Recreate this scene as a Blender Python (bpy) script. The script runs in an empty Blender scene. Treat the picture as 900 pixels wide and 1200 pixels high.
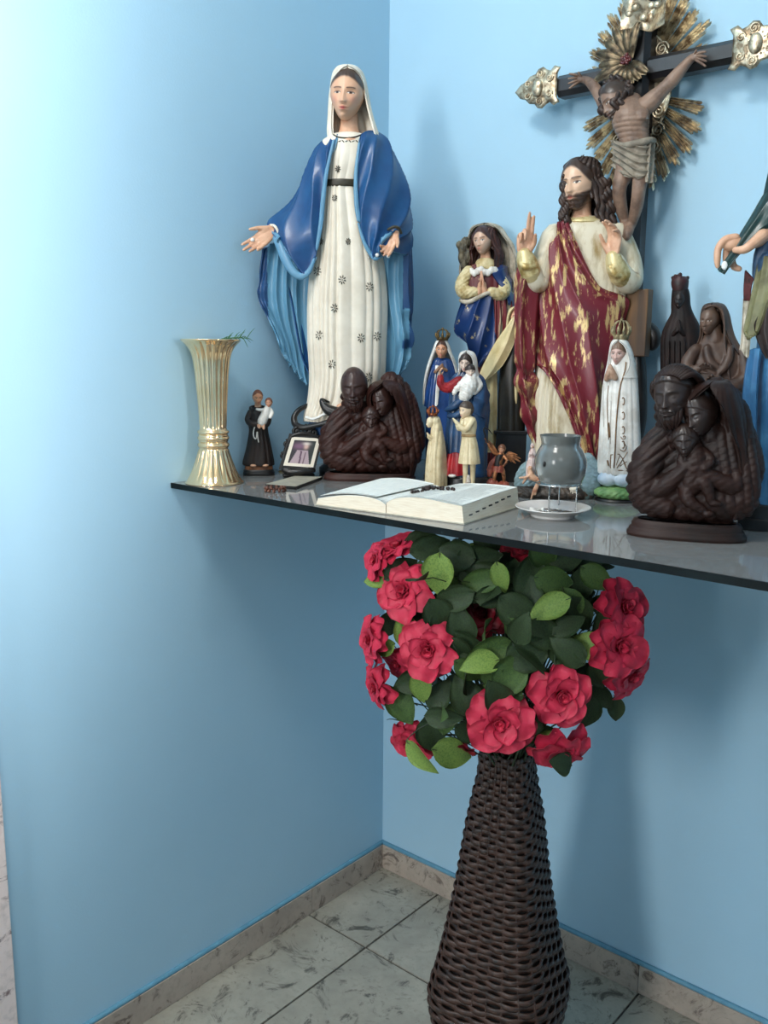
import bpy, math, random
import numpy as np
from mathutils import Vector, Matrix, kdtree
from mathutils.bvhtree import BVHTree

random.seed(7)
RNG = np.random.default_rng(7)
SC = bpy.context.scene
COL = SC.collection

# ------------------------------------------------------------------ camera
FOC, YAW, PITCH, ROLL = 1059.86, 0.7071, 0.1795, 0.0085   # focal length in pixels of the 900x1200 frame
CAM = np.array([1.3717, -1.6101, 1.30])
FWD = np.array([-math.sin(YAW) * math.cos(PITCH), math.cos(YAW) * math.cos(PITCH), -math.sin(PITCH)])
_R = np.array([math.cos(YAW), math.sin(YAW), 0.0])
_U = np.cross(_R, FWD)
CR = _R * math.cos(ROLL) + _U * math.sin(ROLL)
CU = -_R * math.sin(ROLL) + _U * math.cos(ROLL)
cd = bpy.data.cameras.new('camera')
cam = bpy.data.objects.new('camera', cd)
COL.objects.link(cam)
m = Matrix.Identity(4)
for i in range(3):
    m[i][0], m[i][1], m[i][2], m[i][3] = CR[i], CU[i], -FWD[i], CAM[i]
cam.matrix_world = m
cd.sensor_fit = 'VERTICAL'
cd.sensor_height = 36.0
cd.lens = 36.0 * FOC / 1200.0
cd.clip_start = 0.05
SC.camera = cam

# ------------------------------------------------------------------ light
SC.view_settings.view_transform = 'Standard'
SC.view_settings.look = 'None'
SC.view_settings.gamma = 1.0
SC.view_settings.exposure = 0.0
SC.view_settings.use_curve_mapping = False
world = bpy.data.worlds.new('daylight')
SC.world = world
world.use_nodes = True
bg = world.node_tree.nodes['Background']
bg.inputs[0].default_value = (0.80, 0.90, 1.0, 1)
bg.inputs[1].default_value = 0.55


def area(name, loc, target, sx, sy, power, color):
    d = bpy.data.lights.new(name, 'AREA')
    d.shape = 'RECTANGLE'
    d.size, d.size_y, d.energy, d.color = sx, sy, power, color
    o = bpy.data.objects.new(name, d)
    COL.objects.link(o)
    o.location = loc
    o.rotation_euler = (Vector(target) - Vector(loc)).to_track_quat('-Z', 'Y').to_euler()
    return o


area('window_daylight', (0.62, -4.05, 1.75), (0.5, 0.0, 1.2), 0.45, 1.3, 49, (1.0, 0.985, 0.96))
area('ceiling_lamp_light', (0.55, -1.5, 2.62), (0.15, -0.75, 1.2), 0.4, 0.4, 16.5, (1.0, 0.97, 0.92))
area('far_fill_light', (2.0, -2.6, 2.66), (0.6, -0.6, 0.8), 0.8, 0.8, 8, (1.0, 0.97, 0.93))  # weak overhead fill added to lift the general light, no lamp known there
side = area('side_window_daylight', (3.55, -1.87, 1.70), (0.0, -1.87, 1.70), 1.5, 1.75, 29, (1.0, 0.99, 0.97))
side.data.spread = math.radians(27)

# ------------------------------------------------------------------ materials
HS = 1.0519          # height of the shelf top
SD = 0.6115          # depth of the shelf


def lin(c):
    return tuple(((x / 12.92) if x <= 0.04045 else ((x + 0.055) / 1.055) ** 2.4) for x in c)


def s255(r, g, b):
    return lin((r / 255, g / 255, b / 255))


MATS = {}


def mat(name, rgb, rough=0.5, metal=0.0, rgb2=None, scale=30.0, lo=0.45, hi=0.6, detail=4.0, bump=0.0, bscale=None,
        attr=False, coat=0.0, sss=0.0, trans=0.0, stretch=None, metal2=None, rough2=None, spec=0.5):
    """Procedural paint: a base colour (or the painted colour attribute), a second colour laid in by noise, fine relief."""
    if name in MATS:
        return MATS[name]
    mt = bpy.data.materials.new(name)
    mt.use_nodes = True
    nt = mt.node_tree
    b = nt.nodes['Principled BSDF']
    b.inputs['Roughness'].default_value = rough
    b.inputs['Metallic'].default_value = metal
    b.inputs['Specular IOR Level'].default_value = spec
    b.inputs['Coat Weight'].default_value = coat
    if coat:
        b.inputs['Coat Roughness'].default_value = 0.15
    if sss:
        b.inputs['Subsurface Weight'].default_value = sss
        b.inputs['Subsurface Radius'].default_value = (0.01, 0.005, 0.003)
        b.inputs['Subsurface Scale'].default_value = 0.3
    tc = nt.nodes.new('ShaderNodeTexCoord')
    src = tc.outputs['Object']
    if stretch:
        mp = nt.nodes.new('ShaderNodeMapping')
        mp.inputs['Scale'].default_value = stretch
        nt.links.new(src, mp.inputs['Vector'])
        src = mp.outputs['Vector']
    if attr:
        at = nt.nodes.new('ShaderNodeAttribute')
        at.attribute_name = 'Col'
        base = at.outputs['Color']
    else:
        rg = nt.nodes.new('ShaderNodeRGB')
        rg.outputs[0].default_value = (*rgb, 1)
        base = rg.outputs[0]
    if rgb2 is not None:
        no = nt.nodes.new('ShaderNodeTexNoise')
        no.inputs['Scale'].default_value = scale
        no.inputs['Detail'].default_value = detail
        no.inputs['Roughness'].default_value = 0.62
        nt.links.new(src, no.inputs['Vector'])
        mr = nt.nodes.new('ShaderNodeMapRange')
        mr.inputs['From Min'].default_value = lo
        mr.inputs['From Max'].default_value = hi
        nt.links.new(no.outputs['Fac'], mr.inputs['Value'])
        mx = nt.nodes.new('ShaderNodeMix')
        mx.data_type = 'RGBA'
        nt.links.new(mr.outputs['Result'], mx.inputs['Factor'])
        nt.links.new(base, mx.inputs[6])
        mx.inputs[7].default_value = (*rgb2, 1)
        base = mx.outputs[2]
        for v1, v2, sock in ((metal, metal2, 'Metallic'), (rough, rough2, 'Roughness')):
            if v2 is not None:
                r2 = nt.nodes.new('ShaderNodeMapRange')
                r2.inputs['To Min'].default_value = v1
                r2.inputs['To Max'].default_value = v2
                nt.links.new(mr.outputs['Result'], r2.inputs['Value'])
                nt.links.new(r2.outputs['Result'], b.inputs[sock])
    nt.links.new(base, b.inputs['Base Color'])
    if bump:
        n2 = nt.nodes.new('ShaderNodeTexNoise')
        n2.inputs['Scale'].default_value = bscale or scale * 3
        n2.inputs['Detail'].default_value = 3
        nt.links.new(src, n2.inputs['Vector'])
        bp = nt.nodes.new('ShaderNodeBump')
        bp.inputs['Strength'].default_value = bump
        bp.inputs['Distance'].default_value = 0.002
        nt.links.new(n2.outputs['Fac'], bp.inputs['Height'])
        nt.links.new(bp.outputs['Normal'], b.inputs['Normal'])
    if trans:
        b.inputs['Transmission Weight'].default_value = trans
    MATS[name] = mt
    return mt


# ------------------------------------------------------------------ object helpers
def tag(o, label=None, cat=None, group=None, kind=None):
    if label: o['label'] = label
    if cat: o['category'] = cat
    if group: o['group'] = group
    if kind: o['kind'] = kind
    return o


def empty(name, loc=(0, 0, 0), rz=0.0, label=None, cat=None, group=None, parent=None):
    o = bpy.data.objects.new(name, None)
    o.empty_display_size = 0.02
    o.location = loc
    o.rotation_euler = (0, 0, rz)
    COL.objects.link(o)
    if parent: o.parent = parent
    return tag(o, label, cat, group)


def mesh_data(name, V, F, mats=None, smooth=True, cols=None, fm=None):
    me = bpy.data.meshes.new(name)
    me.from_pydata([tuple(map(float, v)) for v in V], [], [tuple(map(int, f)) for f in F])
    if smooth:
        me.polygons.foreach_set('use_smooth', [True] * len(me.polygons))
    for mt in (mats if isinstance(mats, (list, tuple)) else [mats] if mats else []):
        me.materials.append(mt)
    if fm is not None:
        me.polygons.foreach_set('material_index', list(map(int, fm)))
    if cols is not None:
        a = me.color_attributes.new('Col', 'FLOAT_COLOR', 'POINT')
        c = np.ones((len(V), 4), dtype=np.float32)
        c[:, :3] = cols
        a.data.foreach_set('color', c.ravel())
    me.update()
    return me


def link(name, me, parent=None, label=None):
    o = bpy.data.objects.new(name, me)
    COL.objects.link(o)
    if parent: o.parent = parent
    if label: o['label'] = label
    return o


def mk(name, V, F, mats=None, parent=None, smooth=True, cols=None, fm=None, label=None):
    return link(name, mesh_data(name, V, F, mats, smooth, cols, fm), parent, label)


def box(x0, x1, y0, y1, z0, z1, bev=0.0):
    """A box with chamfered edges (all edges, via shrinking each face)."""
    if bev <= 0:
        V = [(x, y, z) for x in (x0, x1) for y in (y0, y1) for z in (z0, z1)]
        F = [(0, 1, 3, 2), (4, 6, 7, 5), (0, 4, 5, 1), (2, 3, 7, 6), (0, 2, 6, 4), (1, 5, 7, 3)]
        return np.array(V, float), F
    import bmesh
    bm = bmesh.new()
    V, F = box(x0, x1, y0, y1, z0, z1)
    vs = [bm.verts.new(v) for v in V]
    for f in F: bm.faces.new([vs[i] for i in f])
    bmesh.ops.recalc_face_normals(bm, faces=bm.faces)
    bmesh.ops.bevel(bm, geom=bm.edges[:], offset=bev, segments=2, affect='EDGES', profile=0.5)
    bm.verts.index_update()
    V = np.array([v.co[:] for v in bm.verts])
    F = [[v.index for v in f.verts] for f in bm.faces]
    bm.free()
    return V, F


def join(*parts):
    V, F, off = [], [], 0
    for v, f in parts:
        V.append(np.asarray(v, float))
        F += [tuple(i + off for i in q) for q in f]
        off += len(v)
    return np.vstack(V), F


def cr(P, n):
    """Catmull-Rom resampling of control rows P (K x D) to n rows."""
    P = np.asarray(P, float)
    K = len(P)
    if K == 1: return np.repeat(P, n, 0)
    t = np.linspace(0, K - 1, n)
    i = np.minimum(t.astype(int), K - 2)
    u = (t - i)[:, None]
    p0, p1, p2, p3 = P[np.maximum(i - 1, 0)], P[i], P[i + 1], P[np.minimum(i + 2, K - 1)]
    return 0.5 * (2 * p1 + (p2 - p0) * u + (2 * p0 - 5 * p1 + 4 * p2 - p3) * u ** 2 + (3 * p1 - p0 - 3 * p2 + p3) * u ** 3)


def grid_faces(m, n, wrap=False):
    F = []
    for j in range(m - 1):
        for i in range(n if wrap else n - 1):
            k = (i + 1) % n
            F.append((j * n + i, j * n + k, (j + 1) * n + k, (j + 1) * n + i))
    return F


def tube(pts, radii, n=10, m=None, flat=None, round_ends=True, normal=(0, 0, 1)):
    """Closed tapered tube through pts; flat=(a, b) scales the section across / along the reference normal."""
    P = np.asarray(pts, float)
    r = np.broadcast_to(np.asarray(radii, float), (len(P),))
    m = m or max(3, (len(P) - 1) * 4 + 1)
    Q = cr(np.column_stack([P, r]), m)
    P, r = Q[:, :3], np.maximum(Q[:, 3], 1e-6)
    T = np.gradient(P, axis=0)
    T /= np.linalg.norm(T, axis=1)[:, None] + 1e-12
    if round_ends:
        hs = [0.35, 0.75]
        a = [P[0] - T[0] * r[0] * math.cos(math.asin(h)) for h in hs]
        b = [P[-1] + T[-1] * r[-1] * math.cos(math.asin(h)) for h in hs[::-1]]
        P = np.vstack([a, P, b])
        r = np.concatenate([[r[0] * h for h in hs], r, [r[-1] * h for h in hs[::-1]]])
        T = np.vstack([[T[0]] * 2, T, [T[-1]] * 2])
    N = np.asarray(normal, float)
    if abs(T[0] @ N) > 0.95 * np.linalg.norm(N): N = np.array([1.0, 0.1, 0.0])
    V = []
    fa, fb = flat or (1, 1)
    A = np.linspace(0, 2 * math.pi, n, endpoint=False)
    for j in range(len(P)):
        N = N - T[j] * (N @ T[j])
        N /= np.linalg.norm(N) + 1e-12
        B = np.cross(T[j], N)
        V.append(P[j] + r[j] * (np.cos(A)[:, None] * B * fa + np.sin(A)[:, None] * N * fb))
    V = np.vstack(V)
    F = grid_faces(len(P), n, True)
    F.append(tuple(range(n))[::-1])
    F.append(tuple(range((len(P) - 1) * n, len(P) * n)))
    return V, F


def ball(c, r, n=14, rot=None):
    r = np.broadcast_to(np.asarray(r, float), (3,))
    m = max(6, n * 2 // 3)
    V = [(0, 0, 1)]
    for j in range(1, m):
        th = math.pi * j / m
        for i in range(n):
            a = 2 * math.pi * i / n
            V.append((math.sin(th) * math.cos(a), math.sin(th) * math.sin(a), math.cos(th)))
    V.append((0, 0, -1))
    V = np.array(V) * r
    if rot is not None: V = V @ np.array(rot).T
    F = [(0, 1 + i, 1 + (i + 1) % n) for i in range(n)]
    for j in range(m - 2):
        for i in range(n):
            k = (i + 1) % n
            F.append((1 + j * n + i, 1 + (j + 1) * n + i, 1 + (j + 1) * n + k, 1 + j * n + k))
    e = len(V) - 1
    F += [(e, 1 + (m - 2) * n + (i + 1) % n, 1 + (m - 2) * n + i) for i in range(n)]
    return V + np.asarray(c, float), F


def rotm(axis, deg):
    return np.array(Matrix.Rotation(math.radians(deg), 3, axis))


def lathe(prof, n=48, cx=0.0, cy=0.0, flute=None):
    """Profile [(r, z), ...] turned about the z axis; flute(a, j) scales the radius."""
    V = []
    A = np.linspace(0, 2 * math.pi, n, endpoint=False)
    for j, (r, z) in enumerate(prof):
        rr = r * (flute(A, j) if flute else np.ones(n))
        V.append(np.column_stack([cx + rr * np.cos(A), cy + rr * np.sin(A), np.full(n, z)]))
    return np.vstack(V), grid_faces(len(prof), n, True)


def capped(VF, n):
    """Adds end caps to a wrapped grid with n vertices per ring."""
    V, F = VF
    k = len(V) // n
    return V, list(F) + [tuple(range(n))[::-1], tuple(range((k - 1) * n, k * n))]


def remesh(V, F, voxel, smooth=4):
    me = bpy.data.meshes.new('tmp')
    me.from_pydata([tuple(v) for v in V], [], [tuple(f) for f in F])
    o = bpy.data.objects.new('tmp', me)
    COL.objects.link(o)
    md = o.modifiers.new('r', 'REMESH')
    md.mode = 'VOXEL'
    md.voxel_size = voxel
    if smooth:
        sm = o.modifiers.new('s', 'SMOOTH')
        sm.factor = 0.5
        sm.iterations = smooth
    dg = bpy.context.evaluated_depsgraph_get()
    dg.update()
    ev = bpy.data.meshes.new_from_object(o.evaluated_get(dg))
    n = len(ev.vertices)
    out = np.empty(n * 3)
    ev.vertices.foreach_get('co', out)
    FF = [tuple(p.vertices) for p in ev.polygons]
    bpy.data.objects.remove(o)
    bpy.data.meshes.remove(me)
    bpy.data.meshes.remove(ev)
    return out.reshape(-1, 3), FF


def ray(px, py):
    return FWD + CR * (px - 450) / FOC - CU * (py - 600) / FOC


def pix(P):
    d = np.asarray(P, float) - CAM
    z = d @ FWD
    return 450 + FOC * (d @ CR) / z, 600 - FOC * (d @ CU) / z


class Fr:
    """A thing standing at pixel column px of the photograph and at world depth y on the surface z: its Empty, and a local
    measuring frame (X right, Y up, Z towards the viewer) in photograph pixels at that depth."""

    def __init__(s, name, label, cat, px, y, z=HS, group=None, name_empty=True):
        lo, hi = -1.0, 3.0
        for _ in range(60):
            mid = (lo + hi) / 2
            if pix((mid, y, z))[0] < px: lo = mid
            else: hi = mid
        s.O = np.array([lo, y, z])
        n = CAM - s.O
        n[2] = 0
        s.n = n / np.linalg.norm(n)
        s.R = np.array([-s.n[1], s.n[0], 0])
        s.s = ((s.O - CAM) @ FWD) / FOC
        s.base = pix(s.O)
        s.E = empty(name, s.O, math.atan2(s.R[1], s.R[0]), label, cat, group)

    def l(s, px, py, d=0.0):
        r = ray(px, py)
        t = ((s.O + s.n * d * s.s - CAM) @ s.n) / (r @ s.n)
        q = CAM + r * t - s.O
        return np.array([q @ s.R, q[2], q @ s.n]) / s.s

    def L(s, pts):
        return np.array([s.l(*p) for p in pts])

    def w(s, V):
        V = np.asarray(V, float) * s.s
        return np.column_stack([V[:, 0], -V[:, 2], V[:, 1]])

    def world(s, p):
        p = np.asarray(p, float) * s.s
        return s.O + s.R * p[0] + s.n * p[2] + np.array([0, 0, p[1]])

    def mk(s, name, VF, mats, parent=None, cols=None, fm=None, smooth=True, label=None):
        return mk(name, s.w(VF[0]), VF[1], mats, parent or s.E, smooth, cols, fm, label)

    # --- closed robe-like body: rows (py, xleft, xright, depth front, depth back[, centre depth])
    def loft(s, rows, n=72, m=90, fold=None, cap=True, power=1.0):
        R = []
        for q in rows:
            a, b = s.l(q[1], q[0]), s.l(q[2], q[0])
            R.append([(a[0] + b[0]) / 2, (b[0] - a[0]) / 2, (a[1] + b[1]) / 2, q[3], q[4], q[5] if len(q) > 5 else 0.0])
        R = cr(R, m)
        A = np.linspace(0, 2 * math.pi, n, endpoint=False)
        ca, sa = np.cos(A), np.sin(A)
        V = []
        for j in range(m):
            cx, rx, Y, zf, zb, cz = R[j]
            k = fold(A, j / (m - 1)) if fold else 0.0
            X = cx + (rx + k) * np.sign(ca) * np.abs(ca) ** power
            Z = cz + np.where(sa > 0, zf + k, zb + k) * np.sign(sa) * np.abs(sa) ** power
            V.append(np.column_stack([X, np.full(n, Y), Z]))
        V = np.vstack(V)
        F = [q[::-1] for q in grid_faces(m, n, True)]
        if cap:
            V, F = V, F + [tuple(range(n)), tuple(range((m - 1) * n, m * n))[::-1]]
        return V, F

    # --- open shell (veil, cloak): rows (py, xl, xr, zf, zb, half opening in degrees, centre depth)
    def shell(s, rows, n=80, m=80, thick=2.0, fold=None, ripple=None, off=0.0):
        R = []
        for q in rows:
            a, b = s.l(q[1], q[0]), s.l(q[2], q[0])
            R.append([(a[0] + b[0]) / 2, (b[0] - a[0]) / 2, (a[1] + b[1]) / 2, q[3], q[4], q[5], q[6] if len(q) > 6 else 0.0])
        R = cr(R, m)
        G = np.zeros((m, n, 3))
        for j in range(m):
            cx, rx, Y, zf, zb, op, cz = R[j]
            A = np.radians(np.linspace(90 + off + op, 450 + off - op, n))
            k = fold(A, j / (m - 1)) if fold else 0.0
            sa = np.sin(A)
            G[j, :, 0] = cx + (rx + k) * np.cos(A)
            G[j, :, 2] = cz + np.where(sa > 0, zf + k, zb + k) * sa
            G[j, :, 1] = Y + (ripple(A, j / (m - 1)) if ripple else 0.0)
        return s.thicken(G, thick)

    # --- free sheet through a grid of control points (px, py, d)
    def sheet(s, ctrl, m=40, n=40, thick=2.0, disp=None):
        C = np.array([[s.l(*p) for p in row] for row in ctrl])
        return s.thicken(spline_grid(C, m, n, disp), -thick)

    @staticmethod
    def thicken(G, thick):
        """Returns (V, F, side) where side is 0 on the outer face and 1 on the lining."""
        m, n, _ = G.shape
        gu, gv = np.gradient(G, axis=0), np.gradient(G, axis=1)
        N = np.cross(gv, gu)
        N /= np.linalg.norm(N, axis=2)[:, :, None] + 1e-9
        G2 = G - N * thick
        V = np.vstack([G.reshape(-1, 3), G2.reshape(-1, 3)])
        F1 = grid_faces(m, n)
        o = m * n
        F2 = [tuple(i + o for i in q[::-1]) for q in F1]
        rim = []
        for j in range(m - 1):
            a, b = j * n, (j + 1) * n
            rim.append((b, a, a + o, b + o))
            a, b = j * n + n - 1, (j + 1) * n + n - 1
            rim.append((a, b, b + o, a + o))
        for i in range(n - 1):
            rim.append((i, i + 1, i + 1 + o, i + o))
            a = (m - 1) * n + i
            rim.append((a + 1, a, a + o, a + 1 + o))
        V_, F_ = V, F1 + F2 + rim
        return V_, F_, [0] * len(F1) + [1] * len(F2) + [1] * len(rim)


def spline_grid(C, m, n, disp=None):
    K, J, _ = C.shape
    a = np.stack([cr(C[:, j], m) for j in range(J)], 1)
    G = np.stack([cr(a[i], n) for i in range(m)], 0)
    if disp is not None:
        gu, gv = np.gradient(G, axis=0), np.gradient(G, axis=1)
        N = np.cross(gv, gu)
        N /= np.linalg.norm(N, axis=2)[:, :, None] + 1e-9
        u, v = np.meshgrid(np.linspace(0, 1, m), np.linspace(0, 1, n), indexing='ij')
        G = G + N * disp(u, v)[:, :, None]
    return G


def pleat(t, sharp=0.7):
    return 2 * np.abs(np.sin(t / 2)) ** sharp - 1


def gs(x, w):
    return np.exp(-(x / w) ** 2)


def sstep(a, b, x):
    t = np.clip((x - a) / (b - a), 0, 1)
    return t * t * (3 - 2 * t)
# ------------------------------------------------------------------ setting
def wall_material():
    mt = mat('blue_wall_paint', s255(172, 209, 230), rough=0.62, rgb2=s255(167, 205, 227), scale=2.2, lo=0.35, hi=0.7,
             bump=0.12, bscale=260, spec=0.25)
    return mt


def granite(name, a, b, dark, scale=1.0):
    """Polished speckled granite: two cloudy tones with dark smudged veins."""
    mt = bpy.data.materials.new(name)
    mt.use_nodes = True
    nt = mt.node_tree
    p = nt.nodes['Principled BSDF']
    p.inputs['Roughness'].default_value = 0.38
    tc = nt.nodes.new('ShaderNodeTexCoord')
    oi = nt.nodes.new('ShaderNodeObjectInfo')
    add = nt.nodes.new('ShaderNodeVectorMath')
    add.operation = 'ADD'
    mul = nt.nodes.new('ShaderNodeVectorMath')
    mul.operation = 'SCALE'
    mul.inputs['Scale'].default_value = 7.0
    nt.links.new(oi.outputs['Random'], mul.inputs[0])
    nt.links.new(tc.outputs['Object'], add.inputs[0])
    nt.links.new(mul.outputs[0], add.inputs[1])

    def noise(sc, det, dist=0.0, rough=0.6):
        n = nt.nodes.new('ShaderNodeTexNoise')
        n.inputs['Scale'].default_value = sc * scale
        n.inputs['Detail'].default_value = det
        n.inputs['Distortion'].default_value = dist
        n.inputs['Roughness'].default_value = rough
        nt.links.new(add.outputs[0], n.inputs['Vector'])
        return n.outputs['Fac']

    def mixc(fac, lo, hi, c1, c2):
        r = nt.nodes.new('ShaderNodeMapRange')
        r.inputs['From Min'].default_value, r.inputs['From Max'].default_value = lo, hi
        nt.links.new(fac, r.inputs['Value'])
        x = nt.nodes.new('ShaderNodeMix')
        x.data_type = 'RGBA'
        nt.links.new(r.outputs['Result'], x.inputs['Factor'])
        for c, k in ((c1, 6), (c2, 7)):
            if isinstance(c, tuple): x.inputs[k].default_value = (*c, 1)
            else: nt.links.new(c, x.inputs[k])
        return x.outputs[2]
    c = mixc(noise(9, 6), 0.35, 0.65, a, b)
    c = mixc(noise(70, 3), 0.5, 0.75, c, tuple(x * 0.72 for x in a))
    c = mixc(noise(13, 8, 1.8, 0.74), 0.535, 0.635, c, dark)
    nt.links.new(c, p.inputs['Base Color'])
    return mt


M_WALL = wall_material()
M_FLOOR = granite('grey_granite_tile', s255(178, 174, 160), s255(154, 150, 138), s255(90, 88, 80))
M_BASE = granite('pinkish_granite_skirting', s255(190, 176, 162), s255(170, 156, 144), s255(104, 92, 84))
M_GROUT = mat('grout', s255(92, 90, 86), rough=0.9, rgb2=s255(70, 68, 66), scale=60)
M_TEAL = mat('blue_paint_bead', s255(106, 160, 184), rough=0.6, rgb2=s255(96, 150, 176), scale=40)
M_WHITE = mat('white_ceiling_paint', s255(232, 232, 228), rough=0.8, rgb2=s255(224, 224, 220), scale=4)

def struct(name, VF, mats, parent=None, smooth=False):
    o = mk(name, VF[0], VF[1], mats, parent, smooth)
    if parent is None: o['kind'] = 'structure'
    return o

NEAR, RIGHT, CEIL = -4.2, 3.6, 2.75
JY = -0.972            # the left wall ends here in a stone door jamb
T = 0.14
struct('wall_left', join(box(-T, 0, JY, 0, 0, CEIL), box(-T, 0, NEAR, -1.95, 0, CEIL), box(-T, 0, -1.95, JY, 2.15, CEIL)), M_WALL)
struct('wall_back', box(-T, RIGHT, 0, T, 0, CEIL), M_WALL)
struct('wall_right', join(box(RIGHT, RIGHT + T, NEAR, -2.675, 0, CEIL), box(RIGHT, RIGHT + T, -1.125, T, 0, CEIL), box(RIGHT, RIGHT + T, -2.675, -1.125, 0, 0.8), box(RIGHT, RIGHT + T, -2.675, -1.125, 2.6, CEIL)), M_WALL)
wf2 = empty('window_2', (RIGHT, -1.90, 0.8)); wf2['kind'] = 'structure'
mk('window_frame', *join(box(0.02, 0.1, -0.775, -0.725, 0, 1.8), box(0.02, 0.1, 0.725, 0.775, 0, 1.8), box(0.02, 0.1, -0.725, 0.725, 0, 0.05), box(0.02, 0.1, -0.725, 0.725, 1.75, 1.8)), M_WHITE, wf2, False)
struct('wall_near', join(box(-T, 0.1, NEAR - T, NEAR, 0, CEIL), box(1.15, RIGHT + T, NEAR - T, NEAR, 0, CEIL),
                         box(0.1, 1.15, NEAR - T, NEAR, 0, 1.0), box(0.1, 1.15, NEAR - T, NEAR, 2.45, CEIL)), M_WALL)
struct('ceiling', box(-T, RIGHT + T, NEAR - T, T, CEIL, CEIL + 0.1), M_WHITE)
# window opening far behind the camera, where the daylight comes in
wf = empty('window_1', (0.625, NEAR, 1.0)); wf['kind'] = 'structure'
mk('window_frame', *join(box(-0.525, -0.475, -0.1, -0.02, 0, 1.45), box(0.475, 0.525, -0.1, -0.02, 0, 1.45),
                         box(-0.475, 0.475, -0.1, -0.02, 0, 0.05), box(-0.475, 0.475, -0.1, -0.02, 1.40, 1.45)), M_WHITE, wf, False)
# doorway jamb of granite at the very left edge of the picture
jb = empty('door_1', (0, JY, 0)); jb['kind'] = 'structure'
M_JAMB = granite('pale_pink_granite_jamb', s255(238, 222, 218), s255(228, 212, 208), s255(120, 96, 96), 0.8)
mk('door_jamb', *box(-T, 0.012, -0.045, -0.0, 0, 2.15, 0.002), M_JAMB, jb, False)
mk('door_jamb', *box(-T, 0.012, -0.978, -0.933, 0, 2.15, 0.002), M_JAMB, jb, False)
mk('door_lintel', *box(-T, 0.012, -0.933, -0.045, 2.105, 2.15, 0.002), M_JAMB, jb, False)

# floor: slab with separate stone tiles, joints recessed
fl = struct('floor', box(-0.9, RIGHT, NEAR, 0.0, -0.06, -0.004), M_GROUT)
TS, TX, TY, G = 0.5175, 0.185, -0.270, 0.0022
tile_cache = {}
for i in range(-2, 7):
    for j in range(-1, 8):
        x0, x1 = TX + i * TS, TX + (i + 1) * TS
        y1, y0 = TY - (j) * TS, TY - (j + 1) * TS
        if x1 <= -0.9 or x0 >= RIGHT or y0 >= 0: continue
        x0, x1, y0, y1 = max(x0, -0.9), min(x1, RIGHT), max(y0, NEAR), min(y1, 0.0)
        if x1 - x0 < 0.03 or y1 - y0 < 0.03: continue
        key = (round(x1 - x0, 3), round(y1 - y0, 3))
        if key not in tile_cache:
            V, F = box(G, key[0] - G, G, key[1] - G, -0.004, 0.0, 0.0008)
            tile_cache[key] = mesh_data('tile', V, F, M_FLOOR, False)
        o = link('tile', tile_cache[key], fl)
        o.location = (x0, y0, 0)

# skirting: granite slabs, a painted bead along their top
BH, BT = 0.0623, 0.010
def skirting(name, along, cuts, length):
    e = empty(name, (0, 0, 0)); e['kind'] = 'structure'
    pts = [0] + cuts + [length]
    for a, b in zip(pts[:-1], pts[1:]):
        if along == 'x': V, F = box(a + 0.0006, b - 0.0006, -BT, -0.0005, 0.0005, BH, 0.001)
        else: V, F = box(0.0005, BT, -b + 0.0006, -a - 0.0006, 0.0005, BH, 0.001)
        mk('skirting_slab', V, F, M_BASE, e, False)
    if along == 'x': V, F = tube([(0, -0.003, BH + 0.003), (length / 2, -0.003, BH + 0.003), (length, -0.003, BH + 0.003)], [0.0055] * 3, 8)
    else: V, F = tube([(0.003, 0, BH + 0.003), (0.003, -length / 2, BH + 0.003), (0.003, -length, BH + 0.003)], [0.0055] * 3, 8)
    mk('paint_bead', V, F, M_TEAL, e)
skirting('baseboard_left', 'y', [0.262], 0.970)
skirting('baseboard_back', 'x', [0.70, 1.22, 1.74, 2.26], RIGHT)

# ------------------------------------------------------------------ the glass shelf
def glass_shelf():
    mt = bpy.data.materials.new('smoked_shelf_glass')
    mt.use_nodes = True
    nt = mt.node_tree
    for n in list(nt.nodes):
        if n.type != 'OUTPUT_MATERIAL': nt.nodes.remove(n)
    out = [n for n in nt.nodes if n.type == 'OUTPUT_MATERIAL'][0]
    tr = nt.nodes.new('ShaderNodeBsdfTransparent'); tr.inputs[0].default_value = (0.55, 0.60, 0.60, 1)
    di = nt.nodes.new('ShaderNodeBsdfDiffuse'); di.inputs[0].default_value = (*s255(176, 178, 178), 1)
    gl = nt.nodes.new('ShaderNodeBsdfGlossy'); gl.inputs['Roughness'].default_value = 0.06
    gl.inputs[0].default_value = (0.95, 0.95, 0.95, 1)
    no = nt.nodes.new('ShaderNodeTexNoise'); no.inputs['Scale'].default_value = 9
    tc = nt.nodes.new('ShaderNodeTexCoord'); nt.links.new(tc.outputs['Object'], no.inputs['Vector'])
    mr = nt.nodes.new('ShaderNodeMapRange'); mr.inputs['To Min'].default_value = 0.42; mr.inputs['To Max'].default_value = 0.56
    nt.links.new(no.outputs['Fac'], mr.inputs['Value'])
    m1 = nt.nodes.new('ShaderNodeMixShader'); nt.links.new(mr.outputs[0], m1.inputs[0])
    nt.links.new(tr.outputs[0], m1.inputs[1]); nt.links.new(di.outputs[0], m1.inputs[2])
    fr = nt.nodes.new('ShaderNodeFresnel'); fr.inputs[0].default_value = 1.5
    m2 = nt.nodes.new('ShaderNodeMixShader'); nt.links.new(fr.outputs[0], m2.inputs[0])
    nt.links.new(m1.outputs[0], m2.inputs[1]); nt.links.new(gl.outputs[0], m2.inputs[2])
    nt.links.new(m2.outputs[0], out.inputs[0])
    return mt
M_SHELF = glass_shelf()
M_EDGE = mat('dark_green_glass_edge', s255(10, 18, 20), rough=0.45, rgb2=s255(16, 26, 28), scale=20, spec=0.15)
sh = empty('glass_shelf', (0, 0, HS), 0, 'long smoked glass shelf fixed across the corner under the statues', 'shelf')
SL, ST = 1.75, 0.0095
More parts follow.
